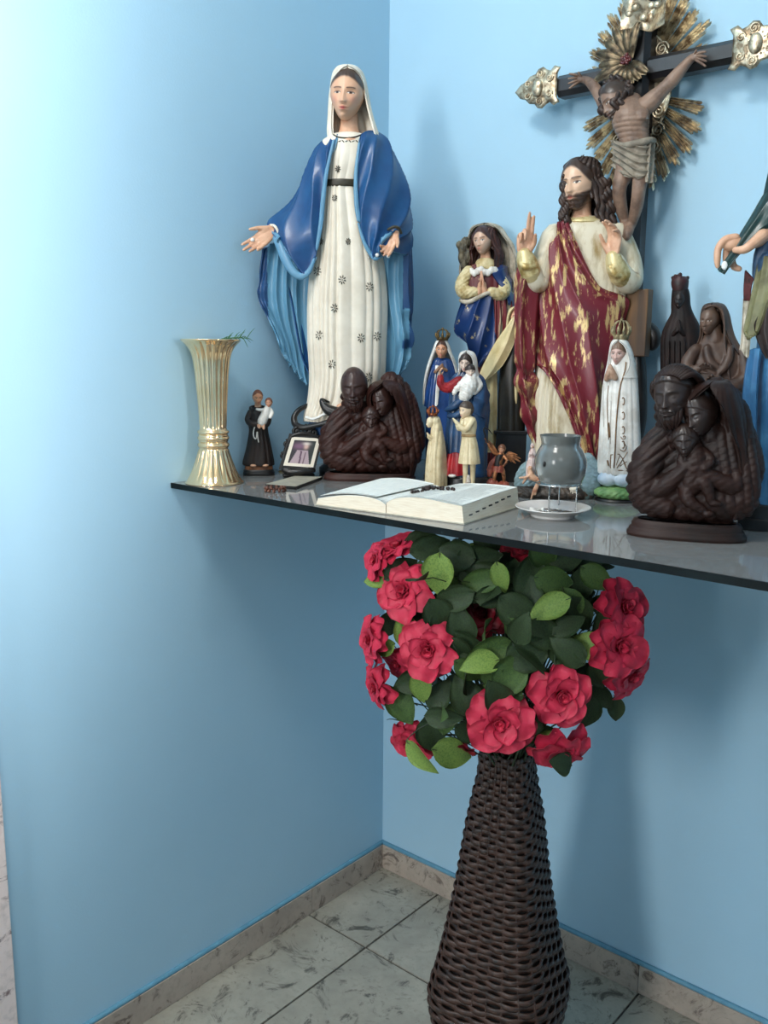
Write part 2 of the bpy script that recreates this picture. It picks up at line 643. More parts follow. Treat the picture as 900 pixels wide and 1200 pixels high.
V, F = box(0.001, SL, -SD + 0.0015, -0.001, -ST, 0.0)
mk('glass_panel', V, F, M_SHELF, sh, False)
V, F = box(0.001, SL, -SD - 0.0005, -SD + 0.0015, -ST - 0.0002, 0.0002)
mk('polished_edge', V, F, M_EDGE, sh, False)
M_STEEL = mat('brushed_steel', s255(150, 152, 152), rough=0.3, metal=1.0, rgb2=s255(120, 122, 124), scale=80)
for bx in (0.30, 0.95, 1.55):
    V, F = join(box(bx - 0.012, bx + 0.012, -0.05, -0.001, -ST - 0.014, -ST, 0.002), box(bx - 0.016, bx + 0.016, -0.006, -0.001, -ST - 0.05, -ST - 0.010, 0.002))
    mk('shelf_bracket', V, F, M_STEEL, sh, False)
# ------------------------------------------------------------------ wicker floor vase
M_WICK = mat('dark_brown_wicker', s255(66, 45, 37), rough=0.45, rgb2=s255(38, 26, 22), scale=90, bump=0.3, bscale=500)
M_DARK = mat('dark_vase_lining', s255(16, 12, 11), rough=0.8, rgb2=s255(10, 8, 8), scale=40)
VX, VY = 0.61, -0.395
vase = empty('wicker_vase', (VX, VY, 0), 0, 'tall dark brown woven wicker floor vase holding red roses under the shelf', 'vase')
# half width of the rounded-square section by height
VP = cr([(0.0, 0.076), (0.05, 0.084), (0.10, 0.093), (0.15, 0.104), (0.19, 0.1095), (0.21, 0.108), (0.24, 0.1005), (0.30, 0.0885), (0.40, 0.072), (0.52, 0.057), (0.60, 0.043), (0.645, 0.041)], 200)
VROT = math.radians(12)

def vase_r(z, a):
    w = np.interp(z, VP[:, 0], VP[:, 1])
    c, s = np.abs(np.cos(a - VROT)), np.abs(np.sin(a - VROT))
    return w / (c ** 3.4 + s ** 3.4) ** (1 / 3.4)
KW, NROW = 13, 66
A = np.linspace(0, 2 * math.pi, KW * 12, endpoint=False)
for r_ in range(NROW):
    z = 0.008 + r_ * (0.632 / (NROW - 1))
    size = np.interp(z, [0, 0.13, 0.64], [0.9, 1.0, 0.72])
    rr = vase_r(z, A) + (0.0032 * size) * np.sin(KW * A + math.pi * r_)
    sec = []
    for k in range(7):
        b = 2 * math.pi * k / 7
        q = rr + 0.0030 * math.cos(b) * size
        sec.append(np.column_stack([q * np.cos(A), q * np.sin(A), z + 0.0056 * math.sin(b) + 0.0012 * np.sin(KW * A * 0.5 + r_) ]))
    V = np.stack(sec, 1).reshape(-1, 3)
    n = len(A)
    F = []
    for i in range(n):
        i2 = (i + 1) % n
        for k in range(7):
            k2 = (k + 1) % 7
            F.append((i * 7 + k, i2 * 7 + k, i2 * 7 + k2, i * 7 + k2))
    mk('woven_strand', V, F, M_WICK, vase)
for k in range(2 * KW):
    a = math.pi * (k + 0.0) / KW
    P = []
    for z in np.linspace(0.004, 0.64, 16):
        q = float(vase_r(z, np.array([a]))[0])
        P.append((q * math.cos(a), q * math.sin(a), z))
    mk('wicker_stake', *tube(P, [0.0022] * 16, 6, 31), M_WICK, vase)
prof = []
V = []
n = 40
A2 = np.linspace(0, 2 * math.pi, n, endpoint=False)
zs = np.linspace(0.002, 0.62, 24)
for z in zs:
    q = vase_r(z, A2) - 0.005
    V.append(np.column_stack([q * np.cos(A2), q * np.sin(A2), np.full(n, z)]))
mk('vase_liner', *capped((np.vstack(V), grid_faces(24, n, True)), n), M_DARK, vase)

# ------------------------------------------------------------------ roses and foliage
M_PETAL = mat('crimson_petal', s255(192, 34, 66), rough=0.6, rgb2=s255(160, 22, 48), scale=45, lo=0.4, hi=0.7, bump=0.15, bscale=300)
M_PETAL_SHADED = mat('shaded_crimson_petal', s255(140, 18, 38), rough=0.55, rgb2=s255(112, 12, 28), scale=45, lo=0.4, hi=0.7)  # same petal darkened, shade inside the bouquet put into the colour
M_STEM = mat('green_stem', s255(40, 58, 34), rough=0.6, rgb2=s255(28, 40, 26), scale=60)
M_LEAVES = [mat('leaf_dark', s255(46, 64, 36), rough=0.6, spec=0.3, rgb2=s255(36, 50, 32), scale=30),
            mat('leaf_mid', s255(68, 92, 44), rough=0.6, spec=0.3, rgb2=s255(52, 74, 40), scale=30),
            mat('leaf_bright', s255(116, 140, 66), rough=0.6, spec=0.3, rgb2=s255(92, 120, 56), scale=26)]  # mixed greens; light on leaf tops and shade below also put into the tones

def petal(L, W, cup, curl, ruff, seed):
    """One petal rising along +z from its base, cupped around the z axis (inside faces +y)."""
    rg = np.random.default_rng(seed)
    ph = rg.uniform(0, 6, 3)
    m, n = 9, 9
    G = np.zeros((m, n, 3))
    for i in range(m):
        u = i / (m - 1)
        w = W * (0.25 + 1.1 * u - 0.35 * u ** 3) * (1 if u < 0.85 else 1 - 1.1 * (u - 0.85))
        for j in range(n):
            t = j / (n - 1) * 2 - 1
            a = t * cup
            rad = w / max(cup, 0.2)
            z = L * u * (1 - 0.16 * t * t * u)
            out = -curl * L * max(0, u - 0.45) ** 2 * 3.0 + 0.10 * L * math.sin(u * math.pi)
            rz = ruff * L * u * u * (math.sin(3.1 * t + ph[0]) * 0.5 + math.sin(5.3 * t + ph[1]) * 0.5)
            G[i, j] = (rad * math.sin(a), rad * (math.cos(a) - 1) * -1 + out + rz - 0.0, z + 0.4 * rz)
    return Fr.thicken(G, 0.0006)[:2]

def petal_meshes(mt, tagname):
    S = []
    for k in range(3): S.append(('in', petal(0.025, 0.0125, 1.5, 0.12, 0.08, k)))
    for k in range(3): S.append(('mid', petal(0.030, 0.021, 1.0, 0.5, 0.10, 10 + k)))
    for k in range(4): S.append(('out', petal(0.036, 0.029, 0.75, 0.85, 0.17, 20 + k)))
    d = {}
    for nm, (V, F) in S: d.setdefault(nm, []).append(mesh_data('petal', V, F, mt))
    return d
PET = petal_meshes(M_PETAL, 'a')
PET_D = petal_meshes(M_PETAL_SHADED, 'b')
V, F = capped(lathe([(0.0015, -0.012), (0.006, -0.006), (0.008, 0.0), (0.006, 0.004)], 12), 12)
CALYX = mesh_data('calyx', V, F, M_STEM)
V = []
core = tube([(0, 0, 0), (0.001, 0, 0.01), (0, 0.001, 0.018)], [0.004, 0.0052, 0.0032], 10)
CORE = mesh_data('bud_core', core[0], core[1], M_PETAL)
CORE_D = mesh_data('bud_core', core[0], core[1], M_PETAL_SHADED)

fb = Fr('bouquet_measure', None, None, 597, VY, 0.0)
COL.objects.unlink(fb.E)
MOUTH = np.array([VX, VY, 0.60])

def rose(px, py, d, size, face, label, dark=False, openness=1.0, seed=0):
    """A rose whose bloom centre sits at the measured point; face is the direction it opens (right, up, to the viewer)."""
    rg = random.Random(seed)
    c = fb.world(fb.l(px, py, d))
    f = np.array(face, float)
    f /= np.linalg.norm(f)
    fw = fb.R * f[0] + fb.n * f[2] + np.array([0, 0, f[1]])
    e = bpy.data.objects.new('rose', None)
    COL.objects.link(e)
    e.empty_display_size = 0.01
    sc = size * fb.s / 0.060
    base = c - fw * 0.014 * sc
    q = Vector(fw).to_track_quat('Z', 'Y')
    e.matrix_world = Matrix.Translation(Vector(base)) @ (q.to_matrix() @ Matrix.Rotation(rg.uniform(0, 6), 3, 'Z')).to_4x4() @ Matrix.Scale(sc, 4)
    tag(e, label, 'flower', 'red roses in the wicker vase')
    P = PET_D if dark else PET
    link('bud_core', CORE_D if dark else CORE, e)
    for kind, cnt, rad, tilt, lift in (('in', 3, 0.0036, 3, 0.002), ('in', 4, 0.0062, 11, 0.001), ('mid', 5, 0.0082, 22, 0.000), ('out', 5, 0.0085, 34 * openness, -0.001), ('out', 5, 0.0085, 52 * openness, -0.004)):
        a0 = rg.uniform(0, 6)
        for k in range(cnt):
            a = a0 + 2 * math.pi * k / cnt + rg.uniform(-0.15, 0.15)
            o = link('petal', rg.choice(P[kind]), e)
            # petal's back faces outwards: -y outward
            o.matrix_local = (Matrix.Rotation(a, 4, 'Z') @ Matrix.Translation((0, -rad, lift)) @
                              Matrix.Rotation(math.radians(tilt + rg.uniform(-7, 7)), 4, 'X') @ Matrix.Scale(rg.uniform(0.92, 1.1), 4))
    link('calyx', CALYX, e)
    # stem, in the rose's own frame, down to the mouth of the vase
    inv = np.array(e.matrix_world.inverted())
    a = np.random.default_rng(seed).uniform(-0.02, 0.02, 2)
    mth = MOUTH + np.array([a[0], a[1], -0.02])
    mid = (base + mth) / 2 + np.array([0, 0, 0.02]) - fw * 0.03
    pts = np.array([base - fw * 0.008, mid, mth])
    loc = (np.c_[pts, np.ones(3)] @ inv.T)[:, :3]
    mk('stem', *tube(loc, [0.0018 / sc] * 3, 6, 12), M_STEM, e)
    return e

ROSES = [
    (466, 641, 74, 27, (-.35, .8, .3), 'small red rose half hidden at the top left of the bouquet, highest on that side', 0, .7),
    (441, 657, 78, 24, (-.7, .2, .5), 'red rose turned to the left wall behind the upper left leaves', 0, .6),
    (473, 693, 95, 34, (-.25, .3, .85), 'large open red rose at the upper left, second above the lower ones, tilted upright', 0, .9),
    (434, 750, 88, 28, (-.75, .1, .5), 'ragged red rose in side view at the far left edge', 0, 1.1),
    (466, 777, 78, 24, (-.4, -.3, .6), 'red rose tucked behind the large open bloom, its left neighbour', 0, .7),
    (501, 762, 118, 34, (-.1, .15, .95), 'large fully open red rose facing forward on the left of the bouquet', 0, 1.0),
    (440, 806, 90, 27, (-.7, -.1, .5), 'red rose with spiky petal tips at the lower left edge', 0, 1.1),
    (480, 872, 84, 28, (-.4, -.3, .7), 'drooping red rose lowest on the left, in front of the blue wall', 0, .9),
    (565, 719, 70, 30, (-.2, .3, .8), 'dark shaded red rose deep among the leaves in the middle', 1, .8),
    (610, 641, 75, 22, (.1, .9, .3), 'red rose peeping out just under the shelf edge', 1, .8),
    (733, 712, 118, 32, (.55, .4, .6), 'upper rose of the right hand cluster', 0, .9),
    (727, 757, 132, 33, (.45, .1, .85), 'middle rose of the right hand cluster, facing forward', 0, .8),
    (739, 792, 112, 30, (.65, -.3, .55), 'lower rose of the right hand cluster, hanging down', 0, .9),
    (659, 816, 132, 34, (.15, .15, .95), 'open red rose facing forward right of the centre, low in the bouquet', 0, .95),
    (586, 848, 140, 36, (0, .1, .97), 'large open red rose just above the mouth of the vase', 0, 1.05),
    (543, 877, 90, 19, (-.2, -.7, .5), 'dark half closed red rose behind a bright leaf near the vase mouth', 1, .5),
    (657, 883, 128, 34, (.25, -.5, .7), 'red rose seen from the side, hanging lowest on the right of the vase mouth', 0, 1.05),
]
for k, (px, py, d, sz, fc, lb, dk, op) in enumerate(ROSES):
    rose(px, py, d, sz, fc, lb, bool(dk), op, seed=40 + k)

def leaf_mesh(mt, seed, fat=0.62):
    """A serrate-free ovate rose leaf of unit length along +y, up = +z, with a sunk midrib and a drooping tip."""
    rg = np.random.default_rng(seed)
    m, n = 9, 7
    G = np.zeros((m, n, 3))
    bend, tw = rg.uniform(0.05, 0.35), rg.uniform(-0.4, 0.4)
    for i in range(m):
        u = i / (m - 1)
        w = fat * 0.5 * (math.sin(math.pi * u ** 0.8) ** 0.8 if 0 < u < 1 else 0.0) + 0.004
        for j in range(n):
            t = j / (n - 1) * 2 - 1
            z = 0.13 * abs(t) * w * 2 - bend * u * u + tw * t * w * u * 0.5 + 0.015 * math.sin(9 * u + 3 * abs(t)) * abs(t)
            G[i, j] = (t * w, u, z)
    V, F, _ = Fr.thicken(G, 0.010)
    return mesh_data('leaf', V, F, mt)
LEAF = {k: [leaf_mesh(M_LEAVES[k], 7 * k + i, (0.58, 0.66, 0.75)[i]) for i in range(3)] for k in range(3)}

def basis(y, z):
    y = np.asarray(y, float); y = y / np.linalg.norm(y)
    z = np.asarray(z, float); z = z - y * (z @ y)
    z /= np.linalg.norm(z) + 1e-9
    x = np.cross(y, z)
    M4 = Matrix.Identity(4)
    for i in range(3): M4[i][0], M4[i][1], M4[i][2] = x[i], y[i], z[i]
    return M4

LEAF_COUNT = 0
bush = empty('leafy_rose_bush', MOUTH, 0, 'bushy green rose foliage on wiry twigs filling the wicker vase', 'foliage')
def spray(tip, leaves, seed):
    """One leafy spray of the bush: a wiry twig from the vase mouth to tip, and leaves [(point, direction, up, length, tone)]."""
    global LEAF_COUNT
    rg = np.random.default_rng(seed)
    a = rg.uniform(-0.018, 0.018, 2)
    p0 = np.array([a[0], a[1], 0.0])
    t = tip - MOUTH
    mid = t * 0.5 + np.array([0, 0, 0.03]) * (1 if t[2] > 0 else 1.6)
    tw = [tube([p0, mid, t], [0.0016, 0.0013, 0.0009], 5, 10)]
    for p, dr, up, ln, tone in leaves:
        b_ = np.asarray(p) - MOUTH - np.asarray(dr) / np.linalg.norm(dr) * ln * 0.5
        b2 = b_ + np.asarray(dr) / np.linalg.norm(dr) * ln * 0.12
        tw.append(tube([mid * 0.25 + t * 0.75, (t + b_) / 2 + np.array([0, 0, 0.004]), b_, b2], [0.0009, 0.0008, 0.0008, 0.0006], 4, 8))
    e = mk('twig', *join(*tw), M_STEM, bush)
    for p, dr, up, ln, tone in leaves:
        o = link('leaf', LEAF[tone][rg.integers(3)], e)
        M4 = basis(dr, up)
        base = np.asarray(p) - MOUTH - np.asarray(dr) / np.linalg.norm(dr) * ln * 0.5
        o.matrix_local = Matrix.Translation(Vector(base)) @ M4 @ Matrix.Scale(ln, 4)
        # short leaf stalk from the twig end
        LEAF_COUNT += 1
    return e

# measured front leaves: (px, py, d, length px, angle of the tip in the picture, tone, tilt of the blade)
FL = [(586, 677, 110, 28, -75, 2), (562, 681, 105, 36, 195, 1), (600, 672, 90, 34, 60, 0), (649, 681, 105, 34, -10, 1), (644, 711, 122, 38, 205, 2),
      (667, 712, 108, 36, -70, 1), (622, 674, 100, 46, 70, 0), (638, 651, 95, 34, -60, 1), (579, 699, 105, 34, 10, 0), (608, 719, 115, 44, -40, 0),
      (604, 739, 118, 26, -55, 1), (682, 686, 90, 30, -80, 0), (699, 677, 92, 32, -35, 1), (513, 673, 108, 38, -95, 2), (530, 702, 108, 40, 200, 0),
      (504, 641, 85, 38, 15, 0), (497, 634, 80, 34, 0, 0), (441, 678, 85, 30, 190, 2), (476, 738, 105, 34, 95, 2), (450, 760, 92, 24, 210, 2),
      (493, 806, 118, 30, -85, 2), (550, 786, 125, 32, -35, 1), (470, 827, 95, 38, -55, 1), (522, 843, 115, 30, -95, 1), (531, 883, 108, 40, -15, 2),
      (552, 860, 112, 34, -30, 0), (691, 756, 118, 32, 160, 2), (664, 773, 122, 28, 110, 1), (702, 791, 108, 30, -70, 0), (600, 789, 132, 40, 50, 1),
      (590, 812, 132, 34, 170, 1), (690, 836, 105, 32, -100, 0), (722, 832, 80, 26, -85, 0), (706, 818, 90, 30, -60, 0), (640, 868, 120, 26, 185, 2),
      (545, 757, 112, 40, -20, 0), (575, 765, 118, 44, 200, 1), (620, 765, 122, 42, 20, 0), (640, 745, 118, 40, -30, 0), (540, 735, 110, 40, 100, 0),
      (655, 736, 112, 36, 10, 1), (515, 722, 108, 36, -60, 0), (620, 700, 108, 40, 90, 0), (560, 655, 85, 42, 10, 0), (534, 650, 85, 36, 170, 0),
      (575, 635, 70, 36, -20, 0), (665, 650, 85, 36, 20, 0), (690, 655, 75, 30, -20, 0), (545, 815, 122, 38, 120, 0), (515, 815, 112, 32, 60, 0),
      (628, 840, 120, 34, 70, 0), (480, 800, 95, 30, 200, 0), (505, 862, 95, 36, -70, 0), (710, 735, 100, 34, 100, 0), (700, 760, 100, 34, -80, 0),
      (470, 668, 85, 34, 30, 0), (488, 720, 95, 32, -30, 0), (455, 730, 75, 28, 60, 0), (680, 720, 105, 36, -60, 0), (672, 790, 112, 32, 30, 0)]
def img_dir(ang, z=0.15):
    a = math.radians(ang)
    v = np.array([math.cos(a), math.sin(a), z])
    return fb.R * v[0] + fb.n * v[2] + np.array([0, 0, v[1]])
rgF = np.random.default_rng(3)
for k in range(len(FL)):
    lv, pts = [], []
    for (px, py, d, ln, ang, tone) in FL[k:k + 1]:
        p = fb.world(fb.l(px, py, d))
        t_ = rgF.uniform(-0.45, 0.45, 2)
        up = fb.n * 1.0 + np.array([0, 0, 0.45 if tone == 2 else 0.1]) + fb.R * t_[0] * 0.6
        lv.append((p, img_dir(ang, rgF.uniform(-0.3, 0.3)), up, ln * fb.s * 1.12, tone))
        pts.append(p)
    spray(np.mean(pts, 0) - fb.n * 0.022, lv, 100 + k)
# the rest of the leaf mass
cen = fb.world(fb.l(590, 752, 20))
for k in range(46):
    u = rgF.normal(size=3)
    u /= np.linalg.norm(u)
    if u[2] < -0.62: u[2] *= -1
    rad = rgF.uniform(0.10, 0.215)
    tip = cen + u * rad * np.array([1.0, 1.0, 0.92])
    if tip[2] > 0.985: tip[2] = 0.985 - rgF.uniform(0, 0.06)
    lv = []
    for j in range(4):
        p = tip + rgF.normal(size=3) * 0.028
        if p[2] > 1.0: p[2] = 1.0
        dr = u * 0.6 + rgF.normal(size=3) * 0.7
        up = u + np.array([0, 0, 0.5]) + rgF.normal(size=3) * 0.35
        lv.append((p, dr, up, rgF.uniform(0.045, 0.064), int(rgF.choice([0, 0, 0, 1, 1, 2]))))
    spray(tip, lv, 300 + k)

# bare wiry twigs curling between the leaves
rgT = np.random.default_rng(12)
for k, (px, py, d) in enumerate([(515, 640, 60), (528, 655, 70), (540, 632, 50), (552, 646, 75), (565, 628, 60), (500, 650, 60), (620, 636, 60), (455, 765, 60), (462, 790, 60), (470, 845, 60), (520, 830, 80), (690, 690, 60), (704, 712, 60), (715, 800, 60), (535, 850, 70), (590, 640, 70)]):
    tip = fb.world(fb.l(px, py, d)) - MOUTH
    a = rgT.uniform(-0.015, 0.015, 2)
    mid = tip * 0.55 + rgT.normal(size=3) * 0.018
    curl = tip + rgT.normal(size=3) * 0.014
    mk('twig', *tube([[a[0], a[1], 0], mid, tip, curl], [0.0014, 0.0011, 0.0009, 0.0005], 5, 14), M_STEM, bush)
# ------------------------------------------------------------------ sculpting helpers for the painted figures
SKIN, LIP, BROW = s255(222, 174, 142), s255(178, 92, 86), s255(70, 46, 36)

def head(h, n=90, skin=SKIN, lip=LIP, brow=BROW, hair=None, hairline=0.31, hairdrop=2.2, beard=None, female=True, lids=True, child=False,
         blush=None, eye=None, age=0.0, hairk=0.04):
    """Head of height h around its own centre; X right, Y up, Z forward. Returns (V, F), colours."""
    m = int(n * 1.15)
    U = np.linspace(0, 2 * math.pi, n, endpoint=False)
    U = U - 0.55 * np.sin(U)
    Vv = np.linspace(0.02, math.pi - 0.02, m)
    Vv = Vv + 0.10 * np.sin(2 * Vv)
    u, v = np.meshgrid(U, Vv)
    x0, y0, f0 = np.sin(v) * np.sin(u), np.cos(v), np.sin(v) * np.cos(u)
    y = 0.5 * y0
    wj = 1 - (0.20 if child else 0.25) * sstep(0.0, -0.46, y)
    x = (0.385 if child else 0.340) * x0 * wj
    f = 0.43 * f0
    fr_ = sstep(-0.02, 0.25, f0)
    ax = np.abs(x)
    # lower face comes forward, occiput rounds out
    f = f + fr_ * 0.15 * sstep(-0.02, -0.40, y) * gs(x, 0.20)
    yr = y
    y = np.where(y < 0, y / 1.10, y)
    nw = 0.030 + 0.030 * sstep(0.0, -0.14, y)
    npf = np.interp(-y, [-0.08, -0.02, 0.06, 0.125, 0.150, 0.175, 0.21], [0.004, 0.024, 0.055, 0.092, 0.096, 0.045, 0.0])
    if child: npf = npf * 0.6
    f = f + fr_ * npf * gs(x, nw)
    f = f + fr_ * 0.020 * gs(ax - 0.045, 0.022) * gs(y + 0.145, 0.025)
    f = f - fr_ * 0.050 * gs(ax - 0.135, 0.075) * gs(y - 0.01, 0.050)
    f = f + fr_ * 0.034 * gs(ax - 0.135, 0.050) * gs(y + 0.000, 0.032)
    f = f + fr_ * (0.012 if female else 0.024) * gs(y - 0.085, 0.025) * gs(ax - 0.12, 0.09)
    f = f + fr_ * 0.022 * gs(ax - 0.19, 0.07) * gs(y + 0.10, 0.08)
    f = f + fr_ * (0.026 * gs(y + 0.238, 0.016) * gs(x, 0.070) + 0.030 * gs(y + 0.282, 0.020) * gs(x, 0.058) - 0.020 * gs(y + 0.259, 0.009) * gs(x, 0.085))
    f = f + fr_ * 0.035 * gs(y + 0.40, 0.055) * gs(x, 0.085) - fr_ * 0.018 * gs(y + 0.335, 0.022) * gs(x, 0.10)
    if age: f = f - fr_ * age * (0.02 * gs(ax - 0.13 - 0.25 * (-y - 0.12), 0.018) * sstep(-0.1, -0.14, y) * sstep(-0.32, -0.25, y))
    yw, y = y, yr
    c = np.zeros(x.shape + (3,))
    c[:] = skin
    def lay(mask, col):
        mask = np.clip(mask, 0, 1)[..., None]
        c[:] = c * (1 - mask) + np.array(col) * mask
    if blush is not None: lay(fr_ * 0.55 * gs(ax - 0.19, 0.08) * gs(yw + 0.11, 0.07), blush)
    lay(fr_ * 0.9 * gs(yw + 0.245, 0.026) * gs(x, 0.066) + fr_ * 0.9 * gs(yw + 0.272, 0.022) * gs(x, 0.05), lip)
    ex, ey = (ax - 0.135) / 0.066, (y - 0.000) / (0.016 if lids else 0.026)
    if eye is not False:
        lay(fr_ * (ex ** 2 + ey ** 2 < 1), s255(222, 214, 204))
        lay(fr_ * ((((ax - 0.135) / 0.030) ** 2 + ((y - 0.0) / 0.026) ** 2 < 1) & (ey ** 2 < 1.6)), eye or s255(46, 30, 24))
        lay(fr_ * 1.0 * (np.abs(ex) < 1.15) * gs(yw - 0.020 * np.sqrt(np.clip(1 - ex ** 2, 0, 1)) - 0.002, 0.010), s255(60, 38, 32))
    br = 0.078 + 0.018 * np.cos((ax - 0.14) / 0.12 * 1.5) - 0.02
    lay(fr_ * 1.1 * gs(yw - br - 0.02, 0.013) * sstep(0.035, 0.06, ax) * sstep(0.235, 0.20, ax), brow)
    if beard is not None:
        bl = -0.20 - 0.06 * gs(x, 0.05) + 0.38 * np.clip(ax - 0.16, 0, 1)
        mb = sstep(bl + 0.035, bl - 0.035, yw) * sstep(-0.15, 0.15, f0)
        mouth = gs(yw + 0.262, 0.030) * gs(x, 0.062)
        must = gs(yw + 0.215 + 0.25 * ax, 0.022) * gs(x, 0.11)
        mb = np.clip(np.maximum(mb * (1 - 1.3 * mouth), must), 0, 1) * fr_
        bump = 0.030 + 0.014 * np.sin(ax * 60 + y * 20) + 0.01 * np.sin(y * 95 + 11 * x)
        f = f + mb * bump
        y = y - mb * 0.055 * sstep(-0.32, -0.48, y)
        x = x * (1 + 0.08 * mb)
        lay(mb * 0.97, beard)
    if hair is not None:
        hl = hairline - hairdrop * ax ** 2
        mh = np.maximum(sstep(hl - 0.02, hl + 0.02, y), sstep(0.10, -0.05, f0) * sstep(-0.45, -0.3, y))
        k = 1 + mh * (hairk + 0.012 * np.sin(ax * 70 + y * 25))
        x, f = x * k, f * k
        y = np.where(y > 0, y * (1 + mh * hairk * 0.6), y)
        lay(mh, hair)
    V = np.stack([x, y, f], -1).reshape(-1, 3) * h
    F = [q[::-1] for q in grid_faces(m, n, True)] + [tuple(range(n)), tuple(range((m - 1) * n, m * n))[::-1]]
    return (V, F), c.reshape(-1, 3)

def turn(V, yaw=0, pitch=0, roll=0):
    """yaw > 0 looks to the picture's right, pitch > 0 looks down, roll > 0 leans the crown to the right."""
    M = rotm('Y', yaw) @ rotm('X', pitch) @ rotm('Z', -roll)
    return np.asarray(V) @ M.T

def put_head(fr, px, py, h, mt, d=0, yaw=0, pitch=0, roll=0, name='head', parent=None, **kw):
    (V, F), c = head(h, **kw)
    V = turn(V, yaw, pitch, roll) + fr.l(px, py, d)
    return fr.mk(name, (V, F), mt, parent, cols=c)

def hand(L, thumb=1, curl=(15, 18, 22, 28), thumb_out=0.7, spread=0.10, n=8, thumb_curl=0.25, bend=(1.0, 1.1, 0.8)):
    """Hand of length L: wrist at the origin, fingers along +Y, palm facing +Z, thumb on the side of sign `thumb`."""
    P = []
    ks = [(0.155, 0.50, 0.42), (0.055, 0.53, 0.47), (-0.045, 0.51, 0.44), (-0.135, 0.46, 0.35)]
    for kx, ky, _ in ks:
        P.append(tube([(kx * 0.45 * thumb, 0.0, 0), (kx * thumb * 0.85, ky * 0.55, 0.0), (kx * thumb, ky, -0.01)], [0.075, 0.080, 0.062], n, flat=(1.0, 0.8)))
    P.append(ball((0, 0.26, 0.005), (0.155, 0.25, 0.062), 12))
    P.append(ball((0.12 * thumb, 0.18, 0.035), (0.07, 0.15, 0.06), 10))
    for q, (kx, ky, fl) in enumerate(ks):
        a, p = 0.0, np.array([kx * thumb, ky, -0.01])
        pts = [p - np.array([0, 0.06, 0]), p]
        side = spread * (1.5 - q) * thumb
        for seg, b in zip((0.44, 0.31, 0.25), bend):
            a += math.radians(curl[q]) * b
            p = p + fl * seg * np.array([math.sin(side) * math.cos(a), math.cos(side) * math.cos(a), math.sin(a)])
            pts.append(p)
        P.append(tube(pts, [0.052, 0.052, 0.050, 0.045, 0.036], n, 18))
    b0 = np.array([0.11 * thumb, 0.12, 0.02])
    d1 = np.array([thumb_out * thumb, 0.72, 0.18 + 0.3 * thumb_curl])
    d1 /= np.linalg.norm(d1)
    d2 = np.array([(thumb_out - 0.6 * thumb_curl) * thumb, 0.85, 0.25 + 0.6 * thumb_curl])
    d2 /= np.linalg.norm(d2)
    P.append(tube([b0, b0 + d1 * 0.24, b0 + d1 * 0.24 + d2 * 0.13, b0 + d1 * 0.24 + d2 * 0.24], [0.072, 0.058, 0.052, 0.040], n, 14))
    V, F = join(*P)
    V, F = remesh(V, F, 0.022, 2)
    return V * L, F

def axes(y, z):
    y = np.asarray(y, float); y = y / np.linalg.norm(y)
    z = np.asarray(z, float); z = z - y * (y @ z); z = z / np.linalg.norm(z)
    return np.column_stack([np.cross(y, z), y, z])

def put_hand(fr, wrist, along, palm, L, mt, name='hand', parent=None, label=None, **kw):
    V, F = hand(L, **kw)
    V = V @ axes(along, palm).T + fr.l(*wrist)
    return fr.mk(name, (V, F), mt, parent, label=label)

def blob(prims, voxel, smooth=3, colors=None, carve=None):
    """Union of closed primitives as one continuous skin; colours follow the nearest primitive."""
    V0, F0 = join(*prims)
    V, F = remesh(V0, F0, voxel, smooth)
    c = None
    if colors is not None:
        idx = np.concatenate([np.full(len(p[0]), i) for i, p in enumerate(prims)])
        kd = kdtree.KDTree(len(V0))
        for i, q in enumerate(V0): kd.insert(q, i)
        kd.balance()
        cc = np.array(colors)
        c = np.array([cc[idx[kd.find(q)[1]]] for q in V])
    if carve is not None:
        N = normals(V, F)
        V = V + N * carve(V)[:, None]
    return (V, F), c

def normals(V, F):
    V = np.asarray(V)
    N = np.zeros_like(V)
    A = np.array([q[:4] if len(q) >= 4 else (q[0], q[1], q[2], q[2]) for q in F])
    fn = np.cross(V[A[:, 2]] - V[A[:, 0]], V[A[:, 3]] - V[A[:, 1]])
    for k in range(4): np.add.at(N, A[:, k], fn)
    return N / (np.linalg.norm(N, axis=1)[:, None] + 1e-9)

def noise3(V, sc, seed=0):
    """Cheap smooth pseudo noise from sines."""
    r = np.random.default_rng(seed)
    o = np.zeros(len(V))
    for k in range(5):
        d = r.normal(size=3)
        o += np.sin(V @ d * sc * (1 + 0.4 * k) + r.uniform(0, 6)) / (1 + 0.5 * k)
    return o / 2.2

def surf(fr, obj):
    """BVH of an object built in frame fr, for laying painted or applied details on its surface."""
    me = obj.data
    V = [fr.E.matrix_basis @ v.co if obj.parent == fr.E else v.co for v in me.vertices]
    return BVHTree.FromPolygons(V, [tuple(p.vertices) for p in me.polygons])

def hit(tree, px, py):
    r = ray(px, py)
    loc, nor, _, _ = tree.ray_cast(Vector(CAM), Vector(r / np.linalg.norm(r)))
    return (None, None) if loc is None else (np.array(loc), np.array(nor))

def to_local(fr, p):
    """World point -> the px-local frame of fr."""
    q = (np.asarray(p) - fr.O) / fr.s
    return np.array([q @ fr.R, q[2], q @ fr.n])

